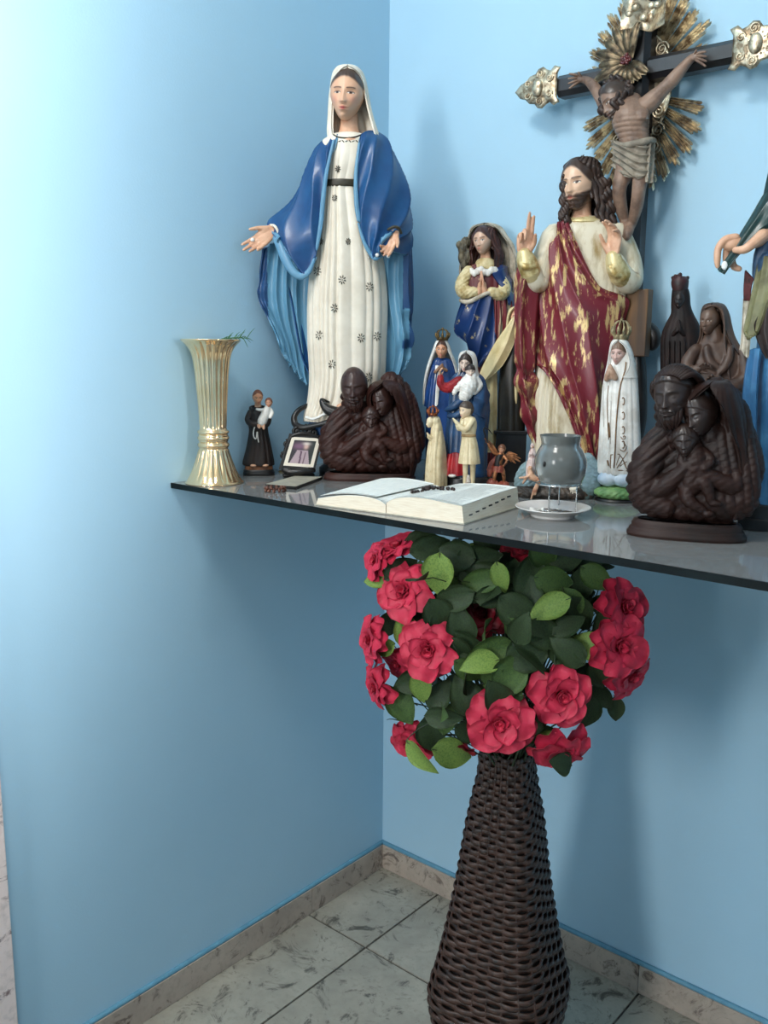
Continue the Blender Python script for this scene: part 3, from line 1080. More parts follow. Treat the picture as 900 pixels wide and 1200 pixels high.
def applied(fr, name, tree, strokes, mt, lift=0.4, n=5, parent=None, label=None):
    """Raised painted line work: strokes [(list of (px, py), radius px)] laid on a surface, joined as one part."""
    P = []
    for pts, rad in strokes:
        L3 = []
        for px, py in pts:
            w, nn = hit(tree, px, py)
            if w is None: continue
            if nn @ (CAM - w) < 0: nn = -nn
            nl = np.array([nn @ fr.R, nn[2], nn @ fr.n])
            L3.append(to_local(fr, w) + nl * lift)
        if len(L3) == 1: P.append(ball(L3[0], rad, 6))
        elif len(L3) > 1: P.append(tube(L3, [rad] * len(L3), n, max(3, 2 * len(L3))))
    if not P: return None
    return fr.mk(name, join(*P), mt, parent, label=label)

def folds(k, amp, ph=0.0, drift=0.0, sharp=0.7, irr=0.25, seed=0):
    """Pleats around a robe: amp(v) in px."""
    r = np.random.default_rng(seed)
    p1, p2 = r.uniform(0, 6, 2)
    def f(A, v):
        a = A + irr * np.sin(2 * A + p1) + 0.5 * irr * np.sin(5 * A + p2)
        am = amp(v) if callable(amp) else amp
        return am * (pleat(k * a + ph + drift * v, sharp) * (0.7 + 0.3 * np.sin(3 * A + p2)) )
    return f

M_SKIN = mat('painted_skin', SKIN, rough=0.42, attr=True, coat=0.15)
M_FLESH = mat('painted_flesh', s255(222, 174, 142), rough=0.42, rgb2=s255(206, 156, 126), scale=40, coat=0.1)
M_PAINT = mat('painted_plaster', (1, 1, 1), rough=0.42, attr=True, coat=0.2)
M_CREAM = mat('cream_plaster', s255(234, 226, 210), rough=0.5, rgb2=s255(214, 204, 186), scale=22, lo=0.45, hi=0.7)
M_DRESS = mat('ivory_dress_paint', s255(236, 228, 212), rough=0.42, rgb2=s255(212, 202, 184), scale=14, lo=0.4, hi=0.75)
M_BLUE = mat('royal_blue_paint', s255(28, 79, 128), rough=0.4, rgb2=s255(18, 58, 110), scale=16, lo=0.4, hi=0.7, coat=0.15)
M_LBLUE = mat('light_blue_paint', s255(100, 150, 180), rough=0.48, rgb2=s255(80, 132, 166), scale=14, lo=0.4, hi=0.7, coat=0.1)
M_BLACK = mat('black_lacquer', s255(20, 19, 20), rough=0.35, rgb2=s255(32, 30, 30), scale=40)
M_BROWNHAIR = mat('brown_hair_paint', s255(62, 44, 36), rough=0.5, rgb2=s255(40, 28, 24), scale=60, bump=0.3)
M_GOLDP = mat('gold_paint', s255(196, 160, 92), rough=0.35, metal=0.7, rgb2=s255(140, 104, 54), scale=80)
M_OLIVE = mat('dark_olive_paint', s255(60, 56, 40), rough=0.5, rgb2=s255(44, 40, 30), scale=60)
# ------------------------------------------------------------------ large blue mantled statue in the corner
fr = Fr('statue', 'largest statue, a veiled woman in a royal blue mantle and ivory dress, in the corner', 'statue', 408, -0.30)
dress = fr.mk('dress', fr.loft([(157, 394, 423, 12, 8), (158.5, 388, 429, 14.5, 12), (162, 382, 434, 16, 14), (168, 377, 440, 18, 16), (190, 376, 438, 20, 17), (212, 377, 428, 18, 15),
    (222, 376, 428, 19, 15), (260, 371, 438, 22, 18), (300, 366, 447, 25, 20), (350, 361, 452, 27, 20), (400, 361, 451, 27, 20), (440, 363, 449, 27, 20),
    (468, 361, 442, 27, 20), (484, 357, 430, 28, 18), (493, 356, 424, 27, 16)], n=220, m=150,
    fold=folds(24, lambda v: 0.25 + 1.9 * sstep(0.2, 0.6, v), drift=1.2, sharp=0.75, irr=0.22, seed=2)), M_DRESS)
T_dress = surf(fr, dress)
fr.mk('belt', fr.loft([(213.0, 376.5, 428, 19.5, 16), (214, 375.8, 428.5, 20.6, 17), (219.5, 375.4, 428.8, 20.8, 17), (221.5, 376, 428.5, 20.0, 16)], n=64, m=12), M_OLIVE)
# painted rosettes and neckline
def rosette(px, py, r=4.2):
    S = []
    for k in range(8):
        a = 2 * math.pi * k / 8 + 0.2
        S.append(([(px + r * 0.55 * math.cos(a) * 0.8, py + r * 0.55 * math.sin(a)), (px + r * math.cos(a) * 0.8, py + r * math.sin(a))], 0.55))
    S.append(([(px, py)], 0.7))
    return S
for (px, py) in [(396, 198), (392, 232), (376, 283), (408, 283), (372, 318), (401, 328), (433, 336), (392, 361), (374, 393), (423, 396), (389, 427), (442, 394), (432, 442)]:
    applied(fr, 'painted_flower', T_dress, rosette(px, py, 3.6 if py < 300 else 5.0), M_OLIVE)
applied(fr, 'neckline_trim', T_dress, [([(391, 158), (395, 160.5), (401, 161.6), (409, 161.8), (417, 160.6), (424, 158)], 0.8)] +
        [([(x, 164.5 + 1.5 * (k % 2)), (x + 2, 166.5 - 1.5 * (k % 2))], 0.5) for k, x in enumerate(range(393, 420, 4))], M_OLIVE)
# head, hair, veil, neck
put_head(fr, 407, 111.5, 54, M_SKIN, d=3, yaw=-10, pitch=7, roll=4, n=120, hair=s255(70, 52, 42), hairline=0.30, hairdrop=1.9, blush=s255(222, 150, 130))
fr.mk('neck', tube(fr.L([(409, 128, -3), (409, 145, -1), (409, 158, 0), (409, 166, 0)]), [9.5, 9.5, 12.5, 19], 20), M_FLESH)
V, F, sd = fr.shell([(76.5, 403, 412, 4, 7, 1, -1), (79, 395, 419, 12, 14, 1, 0), (82.5, 391.5, 423, 17, 17, 3, 0), (86, 389.5, 426, 20, 19, 22, 0), (92, 388, 428.5, 19, 20, 42, 0), (100, 387, 430.5, 19, 20, 49, 0),
    (114, 385.6, 433, 17, 20, 54), (130, 385, 436, 16, 19, 57), (145, 384.4, 440, 17, 18, 58), (154, 384, 443, 18, 17, 56), (162, 385, 446, 18, 17, 54)], n=110, m=90, thick=2.2,
    fold=folds(16, lambda v: 1.1 * sstep(0.35, 0.9, v), drift=-1.0, seed=5))
fr.mk('veil', (V, F), M_CREAM)
# mantle: shoulder and sleeve pieces
def fold2(k1, k2, amp, ph=0.0, tilt=0.0, seed=0):
    r = np.random.default_rng(seed).uniform(0, 6, 3)
    return lambda u, v: amp * (pleat(2 * math.pi * k1 * (v + tilt * u + 0.05 * np.sin(5 * u + r[0])) + ph, 0.8) * 0.75 + 0.4 * np.sin(2 * math.pi * k2 * u + r[1] + 3 * v)) * sstep(0.0, 0.2, u)
V, F, sd = fr.sheet([
    [(398, 155, -10), (391, 155, -2), (391, 156, 8), (396, 157, 14)],
    [(376, 168, -16), (372, 171, 0), (380, 175, 17), (391, 172, 21)],
    [(364, 198, -16), (359, 203, 2), (369, 207, 22), (383, 200, 24)],
    [(347, 230, -14), (342, 236, 4), (361, 240, 26), (380, 228, 25)],
    [(322, 256, -8), (318, 260, 6), (348, 275, 28), (377, 262, 27)],
    [(315, 266, -2), (322, 275, 12), (344, 300, 29), (373, 290, 28)],
    [(318, 271, 2), (329, 285, 18), (352, 321, 28), (367, 308, 28)]], 70, 60, 2.0, fold2(3.2, 2.2, 2.8, tilt=-0.8, seed=1))
fr.mk('mantle_sleeve', (V, F), [M_BLUE, M_LBLUE], fm=sd)
fr.mk('sleeve_lining', tube(fr.L([(320, 274, 6), (326, 284, 16), (333, 300, 21), (341, 315, 26), (352, 324, 28), (362, 318, 28), (368, 304, 28)]), [3, 4.5, 5.5, 5, 4, 3, 1.5], 10, flat=(1, 0.6)), M_LBLUE)
V, F, sd = fr.sheet([
    [(423, 157, 14), (431, 153, 9), (442, 153, 0), (436, 153, -10)],
    [(420, 172, 21), (436, 168, 20), (457, 168, 2), (452, 166, -16)],
    [(418, 205, 25), (440, 205, 27), (470, 205, 4), (466, 203, -18)],
    [(419, 240, 27), (442, 242, 31), (480, 240, 6), (478, 240, -18)],
    [(423, 270, 28), (444, 272, 33), (476, 264, 14), (484, 272, -14)],
    [(431, 292, 28), (441, 292, 33), (455, 279, 30), (483, 286, -8)],
    [(437, 303, 26), (444, 301, 31), (452, 292, 30), (480, 300, -4)]], 70, 60, 2.0, fold2(3.8, 2.4, 3.0, tilt=0.7, seed=4))
fr.mk('mantle_sleeve', (V, F), [M_BLUE, M_LBLUE], fm=sd)
fr.mk('sleeve_lining', tube(fr.L([(420, 262, 27), (426, 282, 28.5), (434, 297, 28.5), (440, 303, 30), (447, 300, 30)]), [1.2, 2, 2.4, 2.4, 1.5], 8, flat=(1, 0.6)), M_LBLUE)
# mantle edges beside the dress (pale lining that shows)
for pts in ([(391, 165, 21), (383, 200, 25), (379, 230, 26), (376, 262, 28), (371, 292, 28)], [(421, 168, 21), (417, 205, 26), (418, 240, 28), (421, 258, 28)]):
    fr.mk('mantle_edge', tube(fr.L(pts), [1.2, 1.8, 2.2, 2.2, 1.6][:len(pts)], 8, flat=(1.2, 0.6)), M_LBLUE)
# hanging cloak, left
V, F, sd = fr.sheet([
    [(309, 292, -4), (326, 284, -2), (346, 300, -2), (372, 296, -6)],
    [(305, 325, -6), (325, 325, -4), (346, 330, -8), (370, 330, -12)],
    [(303, 348, -6), (326, 355, -6), (347, 360, -10), (370, 360, -14)],
    [(313, 368, -7), (330, 380, -8), (349, 388, -12), (370, 390, -16)],
    [(325, 393, -8), (338, 405, -9), (353, 412, -12), (371, 420, -16)],
    [(331, 412, -8), (343, 425, -9), (357, 438, -12), (374, 450, -16)],
    [(340, 426, -9), (350, 440, -10), (362, 453, -12), (379, 466, -16)]], 90, 90, 2.0,
    lambda u, v: 2.6 * pleat(2 * math.pi * 5.5 * (v + 0.10 * u + 0.03 * np.sin(7 * u)), 0.85) + 1.6 * np.sin(40 * u + 4 * v) * np.exp(-v * 7))
Yl = V[:, 0]
X0 = fr.l(309, 330)[0]
cl = np.where((V[:, 0] < fr.l(313, 330)[0])[:, None], np.array(s255(34, 72, 118)), np.array(s255(94, 146, 176)))
fr.mk('cloak_panel', (V, F), M_PAINT, cols=cl)
# hanging cloak, right
V, F, sd = fr.sheet([
    [(444, 300, 6), (458, 296, 4), (473, 288, 0), (484, 286, -10)],
    [(449, 335, -2), (461, 335, 0), (474, 335, 2), (485, 335, -8)],
    [(451, 375, -6), (462, 372, 0), (474, 372, 4), (485, 375, -8)],
    [(452, 410, -8), (462, 412, -2), (473, 412, 0), (483, 412, -8)],
    [(452, 440, -10), (458, 446, -6), (466, 446, -4), (478, 424, -8)]], 80, 60, 2.0,
    lambda u, v: 1.8 * pleat(2 * math.pi * 3.5 * v + 2 * np.sin(6 * u), 0.85) + 2.8 * np.sin(24 * u + 2) * sstep(0.35, 0.7, v) * sstep(0.4, 0.5, u) * sstep(0.85, 0.7, u))
pxy = V[:, 0] + 0
dk = (V[:, 0] > fr.l(472, 340)[0]) & (V[:, 1] > fr.l(472, 408)[1]) & ~((V[:, 1] < fr.l(470, 362)[1]) & (V[:, 1] > fr.l(470, 398)[1]) & (V[:, 0] < fr.l(480, 380)[0]))
cl = np.where(dk[:, None], np.array(s255(34, 72, 118)), np.array(s255(94, 146, 176)))
fr.mk('cloak_panel', (V, F), M_PAINT, cols=cl)
# back of the cloak, closing the figure behind
V, F, sd = fr.shell([(160, 384, 446, 14, 17, 92, -3), (200, 364, 468, 14, 20, 95, -4), (250, 346, 480, 10, 22, 98, -4), (300, 330, 482, 6, 24, 100, -5), (360, 340, 484, 6, 24, 100, -6),
    (420, 352, 478, 6, 22, 100, -6), (462, 372, 458, 4, 18, 100, -6)], n=60, m=50, thick=2, fold=folds(12, 1.2, seed=9))
fr.mk('cloak_back', (V, F), M_BLUE)
# hands and cuffs
put_hand(fr, (321, 268, 8), (-0.74, -0.66, 0.15), (0.25, 0.30, 0.9), 43, M_FLESH, thumb=1, curl=(8, 10, 16, 22), thumb_out=0.55, spread=0.09, label='open hand reaching down to the left, chipped finger tips')
put_hand(fr, (463, 272, 24), (-0.42, -0.84, 0.30), (-0.1, 0.42, 0.9), 36, M_FLESH, thumb=-1, curl=(14, 16, 20, 26), thumb_out=0.5, spread=0.06, label='open hand turned to the front, chipped finger tips')
fr.mk('cuff', tube(fr.L([(317, 264, 7), (322, 265, 14), (326, 272, 14), (327, 279, 10)]), [1.6] * 4, 8), M_CREAM)
fr.mk('cuff', tube(fr.L([(455, 269, 28), (461, 266, 31), (467, 267, 30), (470, 273, 26)]), [1.6] * 4, 8), M_OLIVE)
tipm = mat('bare_white_plaster', s255(236, 236, 232), rough=0.7, rgb2=s255(220, 220, 214), scale=60)
fr.mk('chipped_tip', join(*[ball(fr.l(*q), r, 8) for q, r in (((296, 281, 14), 2.4), ((442, 299, 34), 2.3), ((455, 300, 36), 2.3))]), tipm)
# globe, serpent, foot, plinth
fr.mk('globe', ball(fr.l(396, 503, 2), (36, 20, 27), 40), M_BLUE)
snake = fr.L([(385, 471, 28), (377, 469, 31), (383, 479, 33), (396, 486, 34), (392, 493, 34), (380, 496, 33), (367, 499, 30), (354, 501, 26), (346, 497, 20), (345, 488, 16), (351, 480, 12), (361, 475, 6)])
fr.mk('serpent', tube(snake, [1.2, 2.6, 5.5, 7.5, 5.5, 3.2, 2.8, 3.6, 3.8, 3.4, 3.0, 2.4], 12, 70), M_BLACK)
fr.mk('foot', blob([ball(fr.l(404, 477, 28), (10, 5, 7), 12), ball(fr.l(410, 480, 30), (5, 4, 6), 10)], 0.8)[0], M_FLESH)
fr.mk('hem_trim', tube(fr.L([(359, 489, 27), (366, 491, 31), (373, 489, 32), (381, 485, 32), (388, 486, 31)]), [1.6] * 5, 8), tipm)
V, F = lathe([(0.02, 0), (34, 0), (34, 8), (29, 12), (27, 34), (25, 40), (20, 46), (0.02, 46)], 48)
V = np.column_stack([V[:, 0], V[:, 2], V[:, 1] * 0.75]) + np.array([fr.l(408, fr.base[1])[0], 0, -4])
fr.mk('plinth', (V, [q[::-1] for q in F]), M_BLACK)
MARY = fr
# ------------------------------------------------------------------ statue in a red and gold mantle, hands raised
M_RED = mat('worn_red_and_gold_paint', s255(116, 34, 46), rough=0.42, rgb2=s255(216, 186, 128), scale=55, lo=0.53, hi=0.60, detail=10, metal2=0.4, rough2=0.38, coat=0.15, stretch=(1.7, 1.7, 0.42))
M_TUNIC = mat('cream_gilt_tunic', s255(218, 208, 184), rough=0.45, rgb2=s255(164, 140, 92), scale=26, lo=0.5, hi=0.7, detail=6, metal2=0.25, stretch=(1.5, 1.5, 0.5))
M_GILT = mat('pale_gilt_cuff', s255(220, 202, 150), rough=0.35, metal=0.3, rgb2=s255(168, 140, 80), scale=50, lo=0.45, hi=0.62)
fr = Fr('statue', 'bearded long haired statue in a worn red and gold mantle, both hands raised', 'statue', 672, -0.115)
J = fr
by = fr.base[1]
fr.mk('tunic', fr.loft([(254, 670, 700, 9, 10), (261, 656, 718, 14, 14), (272, 646, 734, 19, 17), (300, 642, 737, 22, 18), (340, 640, 735, 23, 20), (380, 637, 730, 24, 20),
    (420, 631, 722, 25, 20), (460, 626, 715, 26, 20), (500, 624, 711, 27, 22), (540, 622, 712, 27, 22), (by - 8, 622, 712, 27, 20)], n=200, m=130,
    fold=folds(26, lambda v: 0.5 + 1.5 * sstep(0.15, 0.7, v), drift=0.6, seed=3)), M_TUNIC)
fr.mk('collar', fr.loft([(255, 668, 702, 11, 11), (257, 664, 706, 14, 13), (261, 661, 709, 16, 15), (263, 662, 709, 14, 14)], n=60, m=14, fold=folds(9, 0.6, seed=8)), M_GILT)
fr.mk('neck', tube(fr.L([(683, 232, -4), (682, 246, -2), (681, 258, 0)]), [10, 10, 13], 18), M_FLESH)
put_head(fr, 679, 214.5, 53, M_SKIN, d=4, yaw=-27, pitch=8, roll=-5, n=120, skin=s255(222, 182, 152), lip=s255(186, 112, 100), brow=s255(58, 40, 32), beard=s255(70, 48, 38), female=False,
         hair=s255(64, 46, 38), hairline=0.32, hairdrop=3.4, hairk=0.06, lids=False)
def curls(A, v):
    return 1.2 * pleat(20 * A + 3 * np.sin(12 * v), 0.8) + 1.5 * np.sin(30 * v + 4 * A) * (0.25 + v)
V, F, sd = fr.shell([(184.5, 680, 690, 5, 10, 1), (186.5, 671, 697, 14, 17, 2), (191, 664, 701, 19, 20, 12), (198, 661, 704, 20, 22, 32), (208, 660, 706, 18, 22, 44), (218, 660, 708, 18, 22, 46),
    (230, 659, 711, 18, 20, 47), (243, 658, 714, 17, 19, 48), (254, 657, 719, 16, 17, 50), (263, 657, 721, 14, 15, 52)], n=130, m=100, thick=4.0, fold=curls, off=24)
fr.mk('hair', (V, F), M_BROWNHAIR)
for k in range(9):   # separate ringlets along the edges of the hair
    side = k % 2
    x0 = 660 + (k // 2) * 1.6 if side == 0 else 700 + (k // 2) * 4.2
    pts = []
    for q in range(12):
        t = q / 11
        py = 206 + t * 54 + (k // 2) * 1.5
        x = (x0 - 1.5 * t if side == 0 else x0 + 7 * t) + 2.0 * math.sin(q * 1.9 + k)
        pts.append((x, py, (16 if side == 0 else 9) + 2.0 * math.cos(q * 1.9 + k) - 4 * t))
    fr.mk('hair_lock', tube(fr.L(pts), [2.2] + [3.0] * 10 + [1.2], 8, 40), M_BROWNHAIR)
# sleeves
fr.mk('sleeve', tube(fr.L([(650, 278, 2), (636, 312, 6), (630, 330, 12), (623, 318, 20), (616, 303, 24)]), [15, 15, 13, 11, 9.5], 20, 60), M_TUNIC)
fr.mk('cuff', blob([tube(fr.L([(623, 321, 21), (618, 309, 24), (615, 300, 25)]), [11.5, 11.5, 9.5], 16), tube(fr.L([(609, 307, 29), (616, 313, 34), (626, 313, 30)]), [3, 4, 3], 10)], 0.9, 3)[0], M_GILT)
fr.mk('sleeve', tube(fr.L([(724, 276, 2), (736, 305, 4), (737, 328, 10), (729, 322, 20), (721, 306, 26)]), [14, 14, 15, 12, 10], 20, 60), M_TUNIC)
fr.mk('cuff', blob([tube(fr.L([(728, 324, 22), (722, 312, 27), (719, 303, 28)]), [12, 11, 9], 16), tube(fr.L([(715, 314, 34), (722, 322, 34), (730, 323, 29)]), [3, 4, 3], 10)], 0.9, 3)[0], M_GILT)
put_hand(fr, (614, 301, 25), (0.03, 1, 0.12), (0.25, -0.1, 1), 47, M_FLESH, thumb=1, curl=(6, 8, 62, 72), thumb_out=0.35, thumb_curl=0.7, spread=0.02, label='hand raised in blessing, two fingers up')
put_hand(fr, (718, 303, 28), (0.05, 1, 0.05), (-0.65, 0.0, 0.75), 46, M_FLESH, thumb=-1, curl=(22, 26, 30, 34), thumb_out=0.4, thumb_curl=0.5, spread=0.10, label='raised hand with cupped fingers')
# red mantle across the body
def diag(k, amp, ph, t):
    return lambda u, v: amp * (pleat(2 * math.pi * k * (v + t * u + 0.04 * np.sin(6 * u + 3 * v)) + ph, 0.8) + 0.3 * np.sin(17 * u + 9 * v))
V, F, sd = fr.sheet([
    [(653, 268, 2), (654, 262, 10), (659, 260, 15), (665, 262, 17)],
    [(640, 284, 2), (651, 282, 22), (662, 279, 25), (671, 279, 25)],
    [(634, 313, 4), (651, 313, 27), (669, 310, 30), (684, 307, 28)],
    [(631, 345, 5), (654, 345, 30), (680, 341, 33), (705, 338, 28)],
    [(629, 375, 6), (655, 374, 31), (690, 367, 35), (737, 350, 15)],
    [(628, 405, 7), (655, 404, 32), (690, 400, 36), (734, 374, 10)],
    [(630, 424, 12), (656, 430, 33), (692, 432, 36), (726, 410, 8)],
    [(641, 437, 25), (665, 455, 34), (696, 468, 36), (720, 450, 6)],
    [(654, 458, 32), (676, 490, 35), (700, 508, 33), (716, 495, 4)],
    [(673, 500, 34), (688, 528, 35), (703, 540, 29), (714, 535, 2)],
    [(690, 545, 33), (697, 556, 32), (705, 560, 27), (714, 558, 2)]], 110, 90, 2.4, diag(4.2, 2.6, 0.5, -0.35))
mantle = fr.mk('mantle', (V, F), M_RED)
V, F, sd = fr.sheet([
    [(610, 306, 16), (617, 317, 26), (627, 318, 24), (640, 292, 8)],
    [(603, 328, 10), (611, 334, 25), (622, 336, 22), (637, 328, 8)],
    [(602, 365, 8), (610, 368, 24), (620, 368, 20), (635, 365, 6)],
    [(602, 400, 8), (610, 402, 24), (620, 402, 20), (632, 400, 8)],
    [(603, 425, 8), (611, 432, 24), (620, 434, 20), (629, 428, 8)],
    [(606, 448, 8), (613, 455, 22), (621, 454, 20), (629, 446, 8)],
    [(611, 478, 8), (617, 482, 20), (623, 482, 18), (629, 480, 10)],
    [(617, 502, 8), (622, 506, 16), (627, 506, 16), (631, 504, 10)],
    [(626, 518, 8), (629, 521, 12), (631, 521, 12), (634, 520, 10)]], 120, 50, 2.4,
    lambda u, v: 2.2 * pleat(2 * math.pi * 2.2 * (v + 0.1 * np.sin(5 * u)), 0.8) + 2.6 * np.sin(38 * u) * sstep(0.45, 0.55, u) * sstep(0.95, 0.75, u))
fr.mk('mantle_fall', (V, F), M_RED)
V, F, sd = fr.shell([(264, 650, 722, 12, 17, 92), (290, 640, 734, 12, 20, 95), (340, 634, 738, 10, 24, 95), (400, 630, 734, 10, 25, 95), (460, 625, 722, 8, 25, 95), (520, 624, 716, 8, 25, 95), (556, 624, 714, 8, 24, 95)],
                     n=60, m=50, thick=2, fold=folds(14, 1.6, seed=12))
fr.mk('mantle_back', (V, F), M_RED)
V, F = lathe([(0.02, 0), (50, 0), (50, 5), (47, 8), (0.02, 8)], 48)
fr.mk('plinth', (np.column_stack([V[:, 0] * 0.98 - 4, V[:, 2], V[:, 1] * 0.58]), F), M_BLACK)

# ------------------------------------------------------------------ crucifix on its stand, parallel to the back wall
M_EBONY = mat('black_cross_wood', s255(17, 16, 19), rough=0.4, rgb2=s255(40, 38, 42), scale=12, stretch=(1, 1, 0.15), coat=0.2)
M_GSILV = mat('aged_gilt_silver', s255(220, 206, 178), rough=0.34, metal=0.75, rgb2=s255(138, 118, 94), scale=70, lo=0.42, hi=0.62, bump=0.5, bscale=160)
M_BRONZE = mat('tarnished_bronze', s255(112, 98, 76), rough=0.4, metal=0.75, rgb2=s255(66, 56, 44), scale=80, lo=0.42, hi=0.62)
M_CORPUS = mat('brown_corpus', s255(146, 118, 100), rough=0.5, rgb2=s255(96, 74, 62), scale=30, lo=0.42, hi=0.66)
M_CLOTHG = mat('grey_loincloth', s255(152, 142, 126), rough=0.6, rgb2=s255(120, 110, 96), scale=40)
M_WOODPL = mat('golden_brown_wood', s255(112, 78, 42), rough=0.5, rgb2=s255(66, 46, 28), scale=20, stretch=(1, 1, 0.12))

def wp(px, py, y):
    """World point on the plane y = const seen at a pixel of the photograph."""
    r = ray(px, py)
    return CAM + r * (y - CAM[1]) / r[1]
XC = wp(749, 100, -0.05)[0]
ZC = wp(749, 83, -0.05)[2]
cx = empty('crucifix', (XC, -0.045, HS), 0, 'tall black wooden crucifix with gilt rays and cap ends behind the statues', 'crucifix')
O_ = np.array([XC, -0.045, HS])
def cp(px, py, y): return wp(px, py, y) - O_
HZ = ZC - HS
W2 = 0.0185
def beam(axis, a, b):
    w, d = W2, 0.016
    sec = [(-w, d), (-w, -d * 0.4), (-w * 0.55, -d), (w * 0.55, -d), (w, -d * 0.4), (w, d)]
    V = []
    for t in (a, b):
        for (p, q) in sec: V.append((p, q, t) if axis == 'z' else (t, q, HZ + p))
    n = len(sec)
    return np.array(V), [(i, (i + 1) % n, n + (i + 1) % n, n + i) for i in range(n)] + [tuple(range(n))[::-1], tuple(range(n, 2 * n))]
xl, xr = cp(652, 101, -0.06)[0], cp(862, 66, -0.06)[0]
mk('upright', *beam('z', 0.05, HZ + 0.19), M_EBONY, cx, False)
mk('crossbar', *beam('x', xl, -W2 * 0.98), M_EBONY, cx, False)
mk('crossbar', *beam('x', W2 * 0.98, xr), M_EBONY, cx, False)

def relief(outline, thick, y, mt, name, parent, bosses=(), n_sub=0):
    """A flat chased metal plate with an outline in (x, z), a domed face and raised bosses / scrolls."""
    P = np.array(outline, float)
    c = P.mean(0)
    k = len(P)
    V, F = [], []
    rings = [(1.0, 0.0), (1.0, -thick * 0.5), (0.88, -thick), (0.60, -thick * 1.25), (0.3, -thick * 1.7)]
    for s_, yy in rings:
        for p in P:
            q = c + (p - c) * s_
            V.append((q[0], y + yy, q[1]))
    V.append((c[0], y - thick * 1.8, c[1]))
    for j in range(len(rings) - 1):
        for i in range(k): F.append((j * k + i, j * k + (i + 1) % k, (j + 1) * k + (i + 1) % k, (j + 1) * k + i))
    o = (len(rings) - 1) * k
    F += [(o + i, o + (i + 1) % k, len(V) - 1) for i in range(k)] + [tuple(range(k))[::-1]]
    return mk(name, *join((np.array(V), F), *bosses), mt, parent)

def spiral(c, r, y, turns=1.6, flip=1, w=0.0016):
    pts = []
    for i in range(26):
        t = i / 25
        a = flip * t * turns * 2 * math.pi
        pts.append((c[0] + r * (1 - 0.85 * t) * math.cos(a), y, c[1] + r * (1 - 0.85 * t) * math.sin(a)))
    return tube(pts, [w] * 26, 6, 40)

def cap_end(x0, sgn, name_):
    s = sgn
    out = []
    prof = [(-0.004, 0.020), (-0.010, 0.030), (0.002, 0.034), (0.010, 0.027), (0.018, 0.030), (0.026, 0.036), (0.036, 0.034), (0.042, 0.026), (0.054, 0.024), (0.062, 0.016), (0.074, 0.012), (0.086, 0.001)]
    out = [(x0 + s * a, HZ + b) for a, b in prof] + [(x0 + s * a, HZ - b) for a, b in prof[::-1][1:]]
    bs = [ball((x0 + s * 0.034, -0.026, HZ), (0.011, 0.006, 0.016), 16), spiral((x0 + s * 0.030, HZ + 0.024), 0.008, -0.0235, 1.5, s), spiral((x0 + s * 0.030, HZ - 0.024), 0.008, -0.0235, 1.5, -s),
          spiral((x0 + s * 0.056, HZ + 0.010), 0.007, -0.0235, 1.4, -s), spiral((x0 + s * 0.056, HZ - 0.010), 0.007, -0.0235, 1.4, s), spiral((x0 + s * 0.010, HZ + 0.014), 0.007, -0.0235, 1.4, s), spiral((x0 + s * 0.010, HZ - 0.014), 0.007, -0.0235, 1.4, -s)]
    for k in range(14):
        a = 2 * math.pi * k / 14
        bs.append(ball((x0 + s * 0.034 + 0.014 * math.cos(a), -0.0235, HZ + 0.020 * math.sin(a)), 0.0017, 6))
    relief(out, 0.0035, -0.0185, M_GSILV, 'gilt_cap', cx, bs)
cap_end(xl, -1, 'l')
cap_end(xr, 1, 'r')
# rays: bundles of three fluted blades standing on an oval rim
ray_c = cp(752, 104, -0.03)
for k in range(30):
    a = 2 * math.pi * (k + 0.5) / 30
    if abs(math.cos(a)) < 0.10 or abs(math.sin(a)) < 0.12: continue
    rg = random.Random(k)
    e0 = np.array([0.052 * math.cos(a), 0.085 * math.sin(a)])
    prt = []
    dirv = np.array([math.cos(a) * 0.86, math.sin(a)])
    dirv /= np.linalg.norm(dirv)
    perp = np.array([-dirv[1], dirv[0]])
    ln = 0.066 + 0.022 * abs(math.sin(a)) + rg.uniform(-0.006, 0.008)
    for q in (-1.5, -0.5, 0.5, 1.5):
        l2 = ln * (1.0 - 0.10 * abs(q) - 0.07 * rg.random())
        b0, b1 = e0 + perp * q * 0.0034, e0 + dirv * l2 + perp * q * 0.0056
        w = 0.0024
        V = []
        for (p, ww) in ((b0, w * 0.7), (b1, w * 1.15)):
            for (dq, dy) in ((-ww, 0.0015), (0, -0.0035), (ww, 0.0015)): V.append((ray_c[0] + p[0] + perp[0] * dq, 0.020 + dy, ray_c[2] + p[1] + perp[1] * dq))
        tipq = b1 + dirv * 0.004
        V.append((ray_c[0] + tipq[0], 0.0195, ray_c[2] + tipq[1]))
        prt.append((np.array(V), [(0, 1, 4, 3), (1, 2, 5, 4), (2, 0, 3, 5), (3, 4, 6), (4, 5, 6), (5, 3, 6), (0, 2, 1)]))
    mk('gilt_ray', *join(*prt), M_GSILV, cx, False)
rim = [(ray_c[0] + 0.054 * math.cos(t), 0.014, ray_c[2] + 0.088 * math.sin(t)) for t in np.linspace(0, 2 * math.pi, 49)]
mk('oval_rim', *tube(rim, [0.0022] * 49, 8, 96, round_ends=False), M_GSILV, cx)
plate = [(ray_c[0] + 0.054 * math.cos(t), ray_c[2] + 0.088 * math.sin(t)) for t in np.linspace(0, 2 * math.pi, 40, endpoint=False)]
V = np.array([(p[0], y, p[1]) for y in (0.016, 0.020) for p in plate])
mk('oval_plate', V, [tuple(range(40)), tuple(range(40, 80))[::-1]] + [(i, 40 + i, 40 + (i + 1) % 40, (i + 1) % 40) for i in range(40)], M_GSILV, cx, False)
